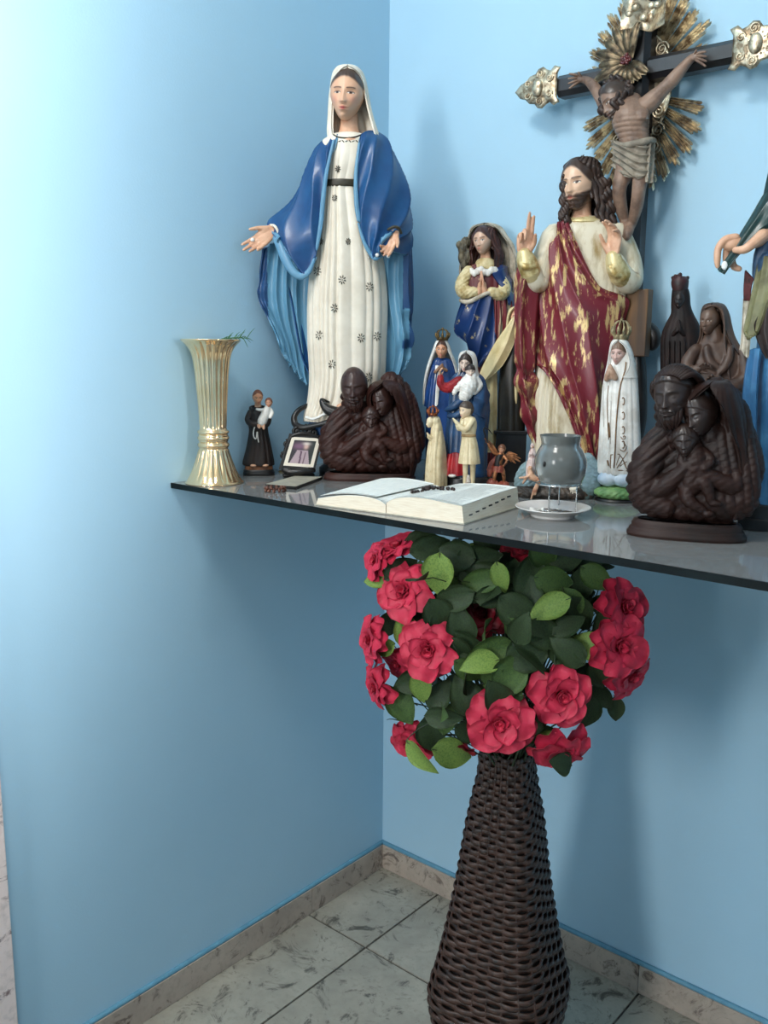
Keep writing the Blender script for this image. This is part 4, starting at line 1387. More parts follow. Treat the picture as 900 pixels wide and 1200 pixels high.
for (px, py, f_) in [(775, 57, 1), (771, 130, -1), (770, 152, 1), (724, 165, 1), (728, 148, -1), (728, 55, 1), (774, 72, -1), (766, 172, -1)]:
    c = cp(px, py, -0.035)
    mk('gilt_scroll', *spiral((c[0], c[2]), 0.0125, 0.012, 1.9, f_, 0.0019), M_GSILV, cx)
# curled name plate at the top (illegible) and the bronze flower with a red eye
c = cp(755, 16, -0.075)
C_ = np.array([[(c[0] - 0.040 + 0.080 * i / 5, -0.026 - 0.010 * math.sin(i * 1.35 + j * 0.5) , c[2] + 0.024 - 0.048 * j / 3 + 0.006 * math.sin(i * 1.1 + 0.5)) for i in range(6)] for j in range(4)])
G_ = spline_grid(C_, 16, 36)
V, F, _ = Fr.thicken(G_, 0.0018)
bs = [ball((c[0] - 0.026 + 0.013 * q, -0.0335 - 0.004 * math.sin(q * 1.9), c[2] + 0.004 + 0.010 * math.sin(q * 2.3)), (0.0075, 0.005, 0.0065), 10) for q in range(5)]
mk('curled_plate', *join((V, F), *bs), M_GSILV, cx)
c = cp(734, 70, -0.08)
V_ = []
for k in range(13):
    a = math.radians(75 + 250 * k / 12)
    ln = 0.055 if k < 8 else 0.036
    rg = random.Random(50 + k)
    ln *= rg.uniform(0.85, 1.1)
    G = np.zeros((7, 5, 3))
    for i in range(7):
        u = i / 6
        w = 0.009 * math.sin(math.pi * (0.12 + 0.80 * u)) ** 0.7
        for j in range(5):
            t = j / 2 - 1
            q = np.array([math.cos(a), math.sin(a)]) * (0.006 + ln * u) + np.array([-math.sin(a), math.cos(a)]) * t * w
            G[i, j] = (c[0] + q[0], -0.026 - 0.010 * math.sin(u * 2.6) + 0.004 * t * t + 0.0015 * (j % 2), c[2] + q[1])
    V, F, _ = Fr.thicken(G, 0.0012)
    mk('bronze_petal', V, F, M_BRONZE, cx)
M_REDB = mat('dark_red_bead', s255(96, 24, 26), rough=0.3, rgb2=s255(60, 14, 16), scale=200, coat=0.5)
mk('red_eye', *join(*[ball((c[0] + 0.0085 * math.cos(2.4 * k) * math.sqrt(k / 14), -0.038, c[2] + 0.0085 * math.sin(2.4 * k) * math.sqrt(k / 14)), 0.0032, 8) for k in range(14)]), M_REDB, cx)
# the carved figure
Yc = -0.088
def q(px, py, dy=0.0): return cp(px, py, Yc + dy)
def tq(pts, r, n=12): return tube([q(*p) for p in pts], r, n)
body = [
    tq([(738, 127, 0), (739, 140, -0.004), (742, 155, -0.002), (745, 172, 0), (744, 186, 0)], [0.026, 0.032, 0.027, 0.023, 0.026], 18),
    ball(q(730, 138, -0.016), (0.017, 0.012, 0.014), 12), ball(q(749, 136, -0.016), (0.018, 0.012, 0.014), 12),
    tq([(722, 132, 0), (712, 125, 0.002), (704, 115, 0.006), (697, 103, 0.012), (689, 95, 0.020), (682, 93, 0.022)], [0.015, 0.0145, 0.0105, 0.010, 0.0075, 0.006]),
    tq([(752, 128, 0), (764, 118, 0.002), (778, 104, 0.006), (789, 93, 0.010), (803, 76, 0.016), (812, 67, 0.020)], [0.016, 0.0155, 0.0115, 0.0115, 0.0085, 0.0065]),
    tq([(736, 186, 0), (731, 204, -0.010), (726, 220, -0.018), (727, 240, -0.006), (733, 262, 0.010)], [0.0185, 0.0165, 0.0125, 0.0115, 0.008], 14),
    tq([(753, 186, 0), (752, 204, -0.010), (749, 220, -0.020), (746, 242, -0.010), (740, 264, 0.004)], [0.018, 0.016, 0.012, 0.011, 0.008], 14),
    tq([(733, 262, 0.008), (731, 272, -0.006), (729, 278, -0.014)], [0.010, 0.009, 0.006]), tq([(738, 263, 0.006), (736, 272, -0.010), (735, 278, -0.016)], [0.010, 0.009, 0.006]),
    tq([(736, 128, 0), (730, 120, -0.008)], [0.013, 0.012]),
]
fing = []
for (hx, hy, sx) in ((682, 93, -1), (812, 67, 1)):
    body.append(ball(q(hx + sx * 3, hy, 0.018), (0.007, 0.005, 0.0065), 10))
    for k in range(4):
        fing.append(tq([(hx + sx * 3, hy + (k - 1.5) * 1.8, 0.018), (hx + sx * 9, hy + (k - 1.5) * 4.0 + 0.5, 0.012), (hx + sx * (16 - abs(k - 1.5)), hy + (k - 1.5) * 5.6 + 2, 0.008)], [0.0026, 0.0024, 0.0016], 7))
    fing.append(tq([(hx + sx * 1, hy - 2, 0.018), (hx + sx * 4, hy - 8, 0.012)], [0.0028, 0.0018], 7))
def ribs(V):
    z = V[:, 2]
    z0, z1 = q(740, 146)[2], q(740, 168)[2]
    return -0.0012 * np.clip(np.sin((z - z0) / (z1 - z0) * 2 * math.pi * 4), 0, 1) * sstep(z1, z1 + 0.01, z) * sstep(z0 + 0.015, z0, z)
(V, F), _ = blob(body, 0.0019, 2, carve=ribs)
V, F = join((V, F), *fing)
mk('carved_body', V, F, M_CORPUS, cx)
(V, F), cc = head(0.062, n=70, skin=s255(138, 110, 92), lip=s255(120, 70, 62), beard=s255(58, 44, 36), female=False, hair=s255(60, 46, 38), hairline=0.3, age=0.6)
V = turn(V, -38, 32, -14)
V = np.column_stack([V[:, 0], -V[:, 2], V[:, 1]]) + q(723, 115, -0.014)
mk('head', V, F, M_SKIN, cx, cols=cc)
hl = []
for k in range(26):
    rg = random.Random(k)
    u = np.array([rg.gauss(0, 1), rg.gauss(0.25, 0.7), rg.gauss(0.3, 1)])
    u /= np.linalg.norm(u)
    p = q(722, 112, -0.010) + u * np.array([0.026, 0.028, 0.026])
    hl.append(tube([p + np.array([0.005 * math.cos(t * 1.7 + k), 0.003 * math.sin(t * 2), -0.006 * t + 0.006]) for t in range(5)], [0.004, 0.0055, 0.005, 0.0045, 0.003], 7, 12))
mk('curly_hair', *join(*hl), M_BROWNHAIR, cx)
# loincloth
Gc = np.array([[q(717 - j * 0.2, 166 + 7 * j + (0 if j < 3 else 2), -0.010), q(731, 170 + 8.5 * j, -0.030), q(745, 168 + 10 * j, -0.034), q(758, 165 + 10 * j, -0.026), q(766 + 0.5 * j, 164 + 11 * j, 0.004)] for j in range(5)])
V, F, _ = Fr.thicken(spline_grid(Gc, 50, 50, lambda u, v: 0.0032 * pleat(2 * math.pi * 4.5 * (u - 0.55 * v + 0.04 * np.sin(8 * v)), 0.8)), -0.003)
loin = [(V, F)]
Gc = np.array([[q(757, 165 + 12 * j, -0.026), q(762, 166 + 12 * j, -0.020), q(766, 166 + 12 * j, -0.006)] for j in range(5)])
V, F, _ = Fr.thicken(spline_grid(Gc, 40, 24, lambda u, v: 0.004 * pleat(2 * math.pi * 2 * v + 4 * u, 0.8)), -0.003)
loin.append((V, F))
loin.append(tube([q(720, 168, 0.012), q(730, 171, -0.020), q(746, 168, -0.032), q(760, 165, -0.022), q(765, 165, 0.006)], [0.006] * 5, 10))
mk('loincloth', *join(*loin), M_CLOTHG, cx)
# plaque and scrolled black foot
p0, p1 = cp(735, 340, -0.070), cp(757, 418, -0.070)
V, F = box(-0.032, p1[0] + 0.004, -0.040, -0.018, p1[2], p0[2], 0.002)
mk('wooden_plaque', V, F, M_WOODPL, cx, False)
V, F = box(-0.055, 0.055, -0.030, 0.035, 0.0, 0.018, 0.003)
V2, F2 = box(-0.040, 0.042, -0.024, 0.03, 0.018, 0.06, 0.004)
sc_ = [tube([(0.018, 0.0, 0.06), (0.032, -0.004, 0.13), (0.030, -0.006, 0.20), (0.026, -0.006, 0.26), (0.040, -0.006, 0.285), (0.056, -0.006, 0.272), (0.054, -0.006, 0.256), (0.044, -0.006, 0.258)], [0.020, 0.017, 0.015, 0.014, 0.014, 0.012, 0.009, 0.006], 12, 60),
       tube([(-0.018, 0.0, 0.06), (-0.032, -0.004, 0.13), (-0.030, -0.006, 0.20), (-0.026, -0.006, 0.26), (-0.040, -0.006, 0.285), (-0.056, -0.006, 0.272), (-0.054, -0.006, 0.256)], [0.020, 0.017, 0.015, 0.014, 0.014, 0.012, 0.009], 12, 60)]
mk('scrolled_foot', *join((V, F), (V2, F2), *sc_), M_BLACK, cx)
# ------------------------------------------------------------------ gilt fluted vase on the left end of the shelf
M_GOLD = mat('polished_pale_gold', (0.98, 0.74, 0.46), rough=0.14, metal=0.92, rgb2=(0.9, 0.64, 0.36), scale=14)
GX, GY = 0.0545, -0.553
fr = Fr('gilt_vase', 'tall fluted pale gold trumpet vase on the left end of the shelf', 'vase', 243.5, GY)
fr.O[0] = GX; fr.E.location[0] = GX
k = fr.s
pr = [(0.6, 0), (31.5, 0), (31.5, 2.5), (30, 5), (26, 12), (22, 22), (19, 31), (17.0, 38), (16.2, 40), (17.2, 42), (17.2, 46), (16.0, 47.5), (17.0, 49), (17.0, 55), (16.0, 56.5), (17, 58), (16.4, 61), (15.2, 63), (15.2, 70), (16, 90), (17.4, 110), (19, 130), (21.5, 146), (26, 155), (31, 160), (33.5, 162), (33.8, 163.5),
      (32, 163), (27, 157), (20, 147), (17, 130), (13, 70), (0.6, 68)]
fa = [0, 0, 0, .25, .6, .9, 1, .8, 0, 0, 0, 0, 0, 0, 0, 0, 0, .3, 1, 1, 1, 1, 1, .8, .5, .15, 0, 0, .4, .6, .6, 0, 0]
P = cr(np.column_stack([np.array(pr), fa]), 190)
def fl_(A, j): return 1 + 0.075 * P[j, 2] * (np.abs(np.cos(9 * A)) ** 0.6 - 0.6)
V, F = capped(lathe([(max(0.4, a), b) for a, b, _ in P], 216, flute=fl_), 216)
mk('vase_body', V * k, F, M_GOLD, fr.E)
for z0 in (44, 52, 59):
    mk('raised_band', *lathe([((16.6 + 1.6 * math.cos(t)) * k, (z0 + 2.0 * math.sin(t)) * k) for t in np.linspace(0, 2 * math.pi, 11)], 72), M_GOLD, fr.E)
# green sprig lying over the rim
M_SPRIG = mat('fresh_green_sprig', s255(62, 118, 66), rough=0.6, rgb2=s255(40, 86, 48), scale=300)
zt = fr.l(243, 402)[1]
sg = empty('sprig', fr.world((14, 164, 6)), fr.E.rotation_euler[2], 'small green needled sprig lying over the rim of the gold vase', 'plant')
rg = random.Random(5)
P = [tube([(-6 * k, 0, -2 * k), (6 * k, -2 * k, 0.8 * k), (16 * k, -3 * k, 1.5 * k), (26 * k, -4 * k, 1 * k)], [0.7 * k, 0.7 * k, 0.6 * k, 0.3 * k], 5, 12)]
mk('twig', *P[0], M_SPRIG, sg)
for q in range(26):
    t = q / 25
    b = np.array([(-2 + 28 * t) * k, -3 * k * t, (0.5 + t) * k])
    a = rg.uniform(0, 2 * math.pi)
    d = np.array([rg.uniform(0.2, 1.0), math.cos(a) * 0.6, math.sin(a)])
    d = d / np.linalg.norm(d) * rg.uniform(6, 14) * k * (0.6 + 0.6 * t)
    mk('needle', *tube([b, b + d * 0.5 + np.array([0, 0, 0.8 * k]), b + d], [0.45 * k, 0.4 * k, 0.15 * k], 4, 5), M_SPRIG, sg)

def loc(fr, V):
    """px-local arrays of (x, y up, z to viewer)."""
    return np.asarray(V, float)

def crown(fr, cx, top, bot, r, mt, pts=8, cross=True, d=0, name='crown', arch=True):
    """Closed royal crown: band, leaf points, arches and a small cross."""
    a, b = fr.l(cx, bot, d), fr.l(cx, top, d)
    h = b[1] - a[1]
    P = [lathe([(r * 0.86, 0), (r * 0.92, 0), (r * 0.95, h * 0.22), (r * 0.90, h * 0.26), (r * 0.82, h * 0.22), (r * 0.86, 0)], 28)]
    for k in range(pts):
        t = 2 * math.pi * k / pts
        x, y = math.cos(t), math.sin(t)
        P.append(tube([(r * 0.9 * x, r * 0.9 * y, h * 0.2), (r * 1.08 * x, r * 1.08 * y, h * 0.42), (r * 1.12 * x, r * 1.12 * y, h * 0.60)], [r * 0.16, r * 0.22, r * 0.08], 6, 8))
        if arch:
            P.append(tube([(r * 0.95 * x, r * 0.95 * y, h * 0.3), (r * 0.9 * x, r * 0.9 * y, h * 0.66), (r * 0.45 * x, r * 0.45 * y, h * 0.84), (0, 0, h * 0.82)], [r * 0.09] * 4, 5, 10))
    P.append(ball((0, 0, h * 0.86), r * 0.20, 8))
    if cross:
        P.append(tube([(0, 0, h * 0.86), (0, 0, h * 1.0)], [r * 0.07, r * 0.07], 5, 3))
        P.append(tube([(-r * 0.16, 0, h * 0.95), (r * 0.16, 0, h * 0.95)], [r * 0.06, r * 0.06], 5, 3))
    V, F = join(*P)
    return fr.mk(name, (np.column_stack([V[:, 0], V[:, 2], V[:, 1]]) + a, F), mt)

def disc(fr, cx, top, bot_y, rx, rz, mt, name='base', rnd=2.0, d=0, power=None, label=None):
    """Low plinth standing on the shelf: from the shelf up to pixel row `top`."""
    h = fr.l(cx, top, d)[1]
    c = fr.l(cx, fr.base[1], d)
    n = 48
    A = np.linspace(0, 2 * math.pi, n, endpoint=False)
    e = 1.0 if power is None else power
    ux, uz = np.sign(np.cos(A)) * np.abs(np.cos(A)) ** e, np.sign(np.sin(A)) * np.abs(np.sin(A)) ** e
    V = []
    for (s_, t_) in ((0.95, 0.0), (1.0, 0.12), (1.0, 0.45), (0.96, 0.55), (0.97, 0.75), (0.93, 0.95), (0.86, 1.0)):
        V.append(np.column_stack([c[0] + rx * s_ * ux, np.full(n, h * t_), c[2] + rz * s_ * uz]))
    return fr.mk(name, capped((np.vstack(V), [q[::-1] for q in grid_faces(7, n, True)]), n), mt, label=label)

M_GRANITEBLK = M_BLACK
# ------------------------------------------------------------------ friar with a child in white
M_HABIT = mat('dark_brown_habit', s255(44, 32, 28), rough=0.5, rgb2=s255(28, 22, 20), scale=30)
M_TAN = mat('tan_paint', s255(150, 100, 66), rough=0.5, rgb2=s255(116, 74, 50), scale=60)
M_WHITEP = mat('white_glaze', s255(236, 234, 228), rough=0.35, rgb2=s255(216, 212, 204), scale=40, coat=0.2)
fr = Fr('figurine', 'small friar figurine in a dark habit holding a white dressed child', 'figurine', 303.5, -0.428)
by = fr.base[1]
fr.mk('habit', fr.loft([(477, 298, 308, 4, 4), (480, 294, 311, 6, 6), (484, 291, 313, 8, 7), (495, 290, 314, 9, 8), (505, 292, 314, 9, 8), (525, 289, 318, 10, 9), (541, 285, 321, 12, 10), (by - 11.5, 285.5, 321, 12, 10)], n=90, m=50,
    fold=folds(11, lambda v: 0.9 * sstep(0.3, 0.8, v), seed=21)), M_HABIT)
fr.mk('sleeve', tube(fr.L([(294, 483, 2), (291, 492, 5), (296, 497, 10), (304, 497, 12)]), [4, 4.2, 4, 3.4], 12, 24), M_HABIT)
fr.mk('sleeve', tube(fr.L([(311, 483, 2), (314, 491, 5), (312, 497, 8), (307, 498, 12)]), [4, 4.2, 4, 3.4], 12, 24), M_HABIT)
fr.mk('hand', blob([ball(fr.l(304, 498, 14), (3.4, 2, 2), 8)] + [tube(fr.L([(302.5 + 1.6 * q, 498, 15.5), (302 + 1.8 * q, 500.5, 15.5)]), [0.9, 0.7], 6) for q in range(4)], 0.5, 1)[0], M_FLESH)
put_head(fr, 302, 465.5, 17, M_SKIN, d=2, yaw=6, pitch=8, n=56, skin=s255(222, 160, 122), female=False, hair=s255(126, 74, 50), hairline=0.32, hairdrop=2.2, hairk=0.08)
fr.mk('neck', tube(fr.L([(302, 470, 0), (302.5, 479, 0)]), [3.4, 4.2], 10), M_FLESH)
fr.mk('hood', blob([tube(fr.L([(296, 481, 4), (294, 478, -3), (302, 476.5, -6), (310, 478, -3), (309, 481, 4)]), [2.4] * 5, 8)], 0.6, 2)[0], M_HABIT)
fr.mk('rope_belt', tube(fr.L([(298.5, 500, 13), (297, 506, 12), (297.5, 512, 12), (300, 514, 12.5), (301.5, 506, 12.5), (302, 512, 13), (303, 518, 13)]), [0.7] * 7, 6, 36), M_WHITEP)
put_head(fr, 315, 471.5, 11, M_SKIN, d=9, yaw=-8, pitch=4, n=44, skin=s255(204, 148, 120), hair=s255(116, 70, 48), hairline=0.28, child=True, name='child_head')
fr.mk('child_gown', blob([tube(fr.L([(314, 477, 9), (311, 485, 11), (307, 494, 13)]), [3.6, 5, 5.6], 14), tube(fr.L([(313, 479.5, 10), (307, 480.5, 13), (301, 479.5, 13)]), [2.2, 2, 1.6], 8), tube(fr.L([(316, 479, 9), (319, 484, 11), (317, 489, 13)]), [2.4, 2.2, 1.8], 8)], 0.7, 2)[0], M_WHITEP)
fr.mk('child_feet', join(tube(fr.L([(305, 497, 15), (304, 501, 16)]), [1.8, 1.5], 8), tube(fr.L([(309, 497, 15), (309, 502, 16)]), [1.8, 1.5], 8)), M_FLESH)
for x in (297, 311):
    fr.mk('foot', ball(fr.l(x, by - 11, 10), (4, 1.8, 5), 10), M_FLESH)
disc(fr, 303.5, by - 12, by, 17, 11, M_TAN, 'ground', power=0.8)
disc(fr, 303.5, by - 7, by, 18.5, 12.5, M_BLACK, 'base', power=0.7)

# ------------------------------------------------------------------ leaning photograph in a black scrolled frame
fr = Fr('photo_frame', 'small photograph with a cream border in a black scrolled frame', 'picture', 350, -0.396)
by = fr.base[1]
def q4(pts, y=0): return fr.L(pts)
c = {'tl': (342, 512, 3), 'tr': (375.5, 514, 3), 'br': (367, 548, 12), 'bl': (332, 545.5, 12)}
C4 = np.array([[fr.l(*c['tl']), fr.l(*c['tr'])], [fr.l(*c['bl']), fr.l(*c['br'])]])
def bil(u, v): return (C4[0, 0] * (1 - u) * (1 - v) + C4[0, 1] * (1 - u) * v + C4[1, 0] * u * (1 - v) + C4[1, 1] * u * v)
nrm = np.cross(C4[0, 1] - C4[0, 0], C4[0, 0] - C4[1, 0]); nrm /= np.linalg.norm(nrm)
if nrm[2] < 0: nrm = -nrm
def slab(u0, u1, v0, v1, t0, t1):
    V = [bil(u, v) + nrm * t for t in (t0, t1) for (u, v) in ((u0, v0), (u0, v1), (u1, v1), (u1, v0))]
    return np.array(V), [(0, 1, 2, 3), (7, 6, 5, 4), (0, 4, 5, 1), (1, 5, 6, 2), (2, 6, 7, 3), (3, 7, 4, 0)]
fr.mk('backing', slab(-0.12, 1.14, -0.12, 1.08, -2.5, -0.6), M_BLACK, smooth=False)
fr.mk('border', join(slab(0, 1, 0, 0.12, -0.6, 0.5), slab(0, 1, 0.88, 1, -0.6, 0.5), slab(0, 0.1, 0.12, 0.88, -0.6, 0.5), slab(0.9, 1, 0.12, 0.88, -0.6, 0.5)), M_CREAM, smooth=False)
n = 40
uu, vv = np.meshgrid(np.linspace(0.1, 0.9, n), np.linspace(0.12, 0.88, n), indexing='ij')
V = np.array([bil(u, v) - nrm * 0.2 for u, v in zip(uu.ravel(), vv.ravel())])
U_, V_ = (uu.ravel() - 0.1) / 0.8, (vv.ravel() - 0.12) / 0.76
cl = np.zeros((n * n, 3)); cl[:] = s255(40, 36, 44)
def pl(m, col): 
    m = np.clip(m, 0, 1)[:, None]; cl[:] = cl * (1 - m) + np.array(col) * m
pl((V_ > 0.7) * 1.0, s255(34, 42, 40)); pl(np.exp(-((U_ - 0.25) / 0.14) ** 2 - ((V_ - 0.3) / 0.3) ** 2), s255(122, 84, 112))
pl(((V_ - 0.50) ** 2 / (0.10 + 0.34 * U_) ** 2 < 1) * (U_ > 0.42) * 0.8, s255(190, 168, 176)); pl(np.exp(-((U_ - 0.25) / 0.11) ** 2 - ((V_ - 0.62) / 0.10) ** 2) * 1.3, s255(206, 172, 160))
pl((np.abs(V_ - 0.40 - 0.1 * U_) < 0.04) * (U_ > 0.45), s255(90, 62, 84)); pl((np.abs(V_ - 0.66) < 0.03) * (U_ > 0.5), s255(110, 84, 96)); pl(np.exp(-((U_ - 0.13) / 0.06) ** 2 - ((V_ - 0.6) / 0.16) ** 2), s255(226, 214, 206))
fr.mk('photograph', (V, grid_faces(n, n)), mat('photo_print', (1, 1, 1), rough=0.3, attr=True), cols=cl)
def sp2(cx, cy, d, r, turns, flip, w=1.1):
    p = fr.l(cx, cy, d)
    return tube([p + np.array([r * (1 - .8 * t) * math.cos(flip * t * turns * 6.283 + 1.5), r * (1 - .8 * t) * math.sin(flip * t * turns * 6.283 + 1.5), 0]) for t in np.linspace(0, 1, 20)], [w] * 20, 6, 30)
scr = [sp2(348, 506, 2, 5, 1.3, 1, 1.8), sp2(358, 504, 2, 5.5, 1.3, -1, 1.8), sp2(368, 507, 2, 5, 1.3, 1, 1.8), sp2(336, 520, 3, 4.5, 1.2, -1, 1.6), sp2(333, 534, 6, 4, 1.2, 1, 1.6), tube(fr.L([(342, 511, 2), (352, 508, 2), (364, 509, 2), (374, 513, 2)]), [2.4] * 4, 8),
       tube(fr.L([(341, 512, 2), (335, 526, 5), (331, 545, 9)]), [2.2] * 3, 8)]
fr.mk('scrolled_edge', join(*scr), M_BLACK)
ft = [tube(fr.L([(333, 550, 10), (342, 553, 14), (352, 553, 15), (366, 551, 11)]), [4] * 4, 10), sp2(340, 553, 15, 3.2, 1.2, 1, 1.4), sp2(352, 554, 16, 3.2, 1.2, -1, 1.4), sp2(362, 552, 14, 3.2, 1.2, 1, 1.4), tube(fr.L([(345, 550, -4), (345, 530, -6), (352, 520, -2)]), [2.5, 2.5, 2], 8), tube(fr.L([(334, by - 2, 4), (366, by - 2, 4)]), [3, 3], 8), tube(fr.L([(344, by - 2, -8), (344, 530, -5)]), [2.4, 2.4], 8)]
fr.mk('easel_foot', join(*ft), M_BLACK)

# ------------------------------------------------------------------ flat cream box and little wooden bead ring in front of it
def on_shelf(px, py, z=HS):
    r = ray(px, py)
    return CAM + r * (z - CAM[2]) / r[2]
def quad_prism(name, px4, z0, z1, m_top, m_side, label, cat, top_inset=0.0008):
    P = [on_shelf(x, y, HS + z1) for x, y in px4]
    c = np.mean(P, 0); c[2] = HS
    e = empty(name, c, 0, label, cat)
    lo = [(p[0] - c[0], p[1] - c[1], z0) for p in P]; hi = [(p[0] - c[0], p[1] - c[1], z1 - 0.0006) for p in P]
    V = np.array(lo + hi)
    F = [(3, 2, 1, 0), (4, 5, 6, 7)] + [(i, (i + 1) % 4, 4 + (i + 1) % 4, 4 + i) for i in range(4)]
    mk('case', V, F, m_side, e, False)
    hi2 = [((p[0] - c[0]) * 0.97, (p[1] - c[1]) * 0.97, z1) for p in P]
    lo2 = [((p[0] - c[0]) * 0.97, (p[1] - c[1]) * 0.97, z1 - 0.0008) for p in P]
    mk('cover', np.array(lo2 + hi2), F, m_top, e, False)
    return e
M_OFFW = mat('grey_cream_card', s255(176, 172, 156), rough=0.55, rgb2=s255(160, 156, 142), scale=60)
quad_prism('flat_case', [(311, 567), (345, 557.5), (378, 558.5), (347, 570)], 0.0005, 0.006, M_OFFW, M_BLACK, 'flat closed case with a greyish cream cover, in front of the photograph', 'case')
M_ROSARY = mat('reddish_brown_bead', s255(104, 62, 44), rough=0.4, rgb2=s255(70, 40, 30), scale=200)
c = on_shelf(322.5, 574.5, HS + 0.003)
ro = empty('wooden_rosary_bracelet', (c[0], c[1], HS), 0.85, 'little coil of reddish brown wooden beads at the front edge of the shelf', 'rosary')
for q in range(22):
    a = 2 * math.pi * q / 11 + (0.28 if q > 10 else 0)
    V, F = ball((0.0165 * math.cos(a), 0.010 * math.sin(a), 0.0030 + (0.0048 if q > 10 else 0.0)), 0.0030, 8)
    mk('bead', V, F, M_ROSARY, ro)
c = on_shelf(334, 553.5)
ch = empty('folded_leaflet', (c[0], c[1], HS), 0.3, 'tiny olive leaflet lying behind the flat case by the friar', 'leaflet')
V, F = join(box(-0.011, 0.011, -0.007, 0.007, 0.0003, 0.0022), box(-0.010, 0.009, -0.006, 0.006, 0.0024, 0.0036))
mk('leaflet_sheet', V, F, mat('olive_paper', s255(104, 96, 60), rough=0.7, rgb2=s255(84, 78, 50), scale=80), ch, False)

# ------------------------------------------------------------------ open bible with a rosary lying in the fold
M_PAGE = mat('page_paper', s255(236, 232, 218), rough=0.7, rgb2=s255(226, 220, 204), scale=60)
M_PRINT = mat('printed_page', s255(240, 241, 234), rough=0.7, rgb2=s255(224, 227, 222), scale=420, lo=0.45, hi=0.62, stretch=(1, 0.12, 1))
M_EDGEP = mat('page_edges', s255(240, 230, 210), rough=0.75, rgb2=s255(222, 206, 180), scale=700, lo=0.4, hi=0.75, stretch=(0.06, 0.06, 1.0))
fl_, fs_, frr, br_ = on_shelf(382, 590), on_shelf(452, 603), on_shelf(543, 615), on_shelf(618, 596)
xd = (frr - fs_); wR = np.linalg.norm(xd); xd = xd / wR
wL = abs((fl_ - fs_) @ xd)
yd = np.array([-xd[1], xd[0], 0])
DEP = float((br_ - frr) @ yd)
bk = empty('open_book', fs_, math.atan2(xd[1], xd[0]), 'thick open book with printed white pages lying at the front of the shelf', 'book')
def half(sgn, w, h_out, h_in, seed):
    """Page block: profile across the width (s from spine 0 to 1), depth 0..DEP."""
    n, m = 24, 14
    T_ = np.linspace(0, 1, n)
    prof = h_in * (1 - T_) ** 6 * 0.2 + (h_in + (h_out - h_in) * T_) * (1 - 0.55 * np.exp(-T_ * 9)) + 0.004 * np.sin(T_ * math.pi)
    V = []
    for lay in (0, 1):
        for j in range(m):
            v = j / (m - 1)
            for i in range(n):
                z = 0.002 + (prof[i] + (0.0025 * math.sin(3 * v + 4 * T_[i] + seed) * T_[i])) * lay
                V.append((sgn * (0.0005 + T_[i] * w + 0.0035 * lay * T_[i] * (-1)), v * DEP + 0.001 * math.sin(5 * T_[i] + seed), z))
    V = np.array(V)
    top = [tuple(i + n * m for i in q) for q in grid_faces(m, n)]
    bot = [q[::-1] for q in grid_faces(m, n)]
    side = []
    o = n * m
    for i in range(n - 1): side += [(i, i + 1, o + i + 1, o + i), (o + (m - 1) * n + i, o + (m - 1) * n + i + 1, (m - 1) * n + i + 1, (m - 1) * n + i)]
    for j in range(m - 1): side += [(j * n, o + j * n, o + (j + 1) * n, (j + 1) * n), (j * n + n - 1, (j + 1) * n + n - 1, o + (j + 1) * n + n - 1, o + j * n + n - 1)]
    if sgn < 0: top, bot, side = ([q[::-1] for q in x] for x in (top, bot, side))
    blk = mk('page_block', V, bot + side, M_EDGEP, bk, False)
    V2 = V[o:] + np.array([0, 0, 0.0004])
    G1 = V2.reshape(m, n, 3)
    V3, F3, _ = Fr.thicken(G1, -0.0006)
    return blk, mk('printed_page', V3, F3, M_PRINT, bk)
_, pgL = half(-1, wL, 0.012, 0.020, 0.3)
_, pgR = half(1, wR, 0.027, 0.024, 1.2)
# a slightly lifted page on the left, page lines, dark thumb index marks on the fore edge
G = np.array([[(-(0.02 + (wL * 0.97 - 0.02) * s_), 0.004 + (DEP - 0.008) * v, 0.0245 + 0.006 * math.sin(s_ * 2.6) + 0.010 * (1 - v) * s_ * 0.0 + 0.008 * v * s_ - 0.012 * s_) for s_ in np.linspace(0, 1, 8)] for v in np.linspace(0, 1, 8)])
V, F, _ = Fr.thicken(spline_grid(G, 16, 20), 0.0005)
mk('lifted_page', V, F, M_PRINT, bk)
tx = []
for col in range(2):
    for r_ in range(26):
        for sgn, w, pg in ((1, wR, 0),):
            y0 = 0.008 + (DEP - 0.02) * r_ / 26
            x0 = w * (0.10 + 0.44 * col)
            zz = 0.0305
            tx.append((x0, y0))
V0 = [bk.matrix_basis @ v.co for v in pgR.data.vertices]
tree = BVHTree.FromPolygons([v.co for v in pgR.data.vertices], [tuple(p.vertices) for p in pgR.data.polygons])
def ruled(tree, w, sgn, name):
    P = []
    rg = random.Random(2)
    for col in range(2):
        for r_ in range(24):
            y = 0.010 + (DEP - 0.022) * r_ / 23
            a, b = w * (0.10 + 0.45 * col), w * (0.10 + 0.45 * col + 0.36 * rg.choice([1, 1, 1, 0.96, 0.7]))
            xs = np.linspace(a, b, 5) * sgn
            q = []
            for x in xs:
                h_ = tree.ray_cast(Vector((x, y, 0.2)), Vector((0, 0, -1)))[0]
                if h_ is not None: q.append((h_.x, h_.y, h_.z + 0.0002))
            if len(q) < 2: continue
            V = [(x, y_ - 0.0009, z) for x, y_, z in q] + [(x, y_ + 0.0009, z) for x, y_, z in q]
            n = len(q)
            P.append((np.array(V), [(i, i + 1, n + i + 1, n + i) for i in range(n - 1)]))
    o = mk(name, *join(*P), mat('grey_print', s255(156, 162, 162), rough=0.8, rgb2=s255(196, 200, 198), scale=700, lo=0.4, hi=0.6), bk, False)
    o['kind'] = 'stuff'
ruled(tree, wR, 1, 'lines_of_print')
V, F = box(-wL - 0.003, wR + 0.002, -0.001, DEP + 0.002, 0.0004, 0.0022)
mk('cover', V, F, M_OFFW, bk, False)
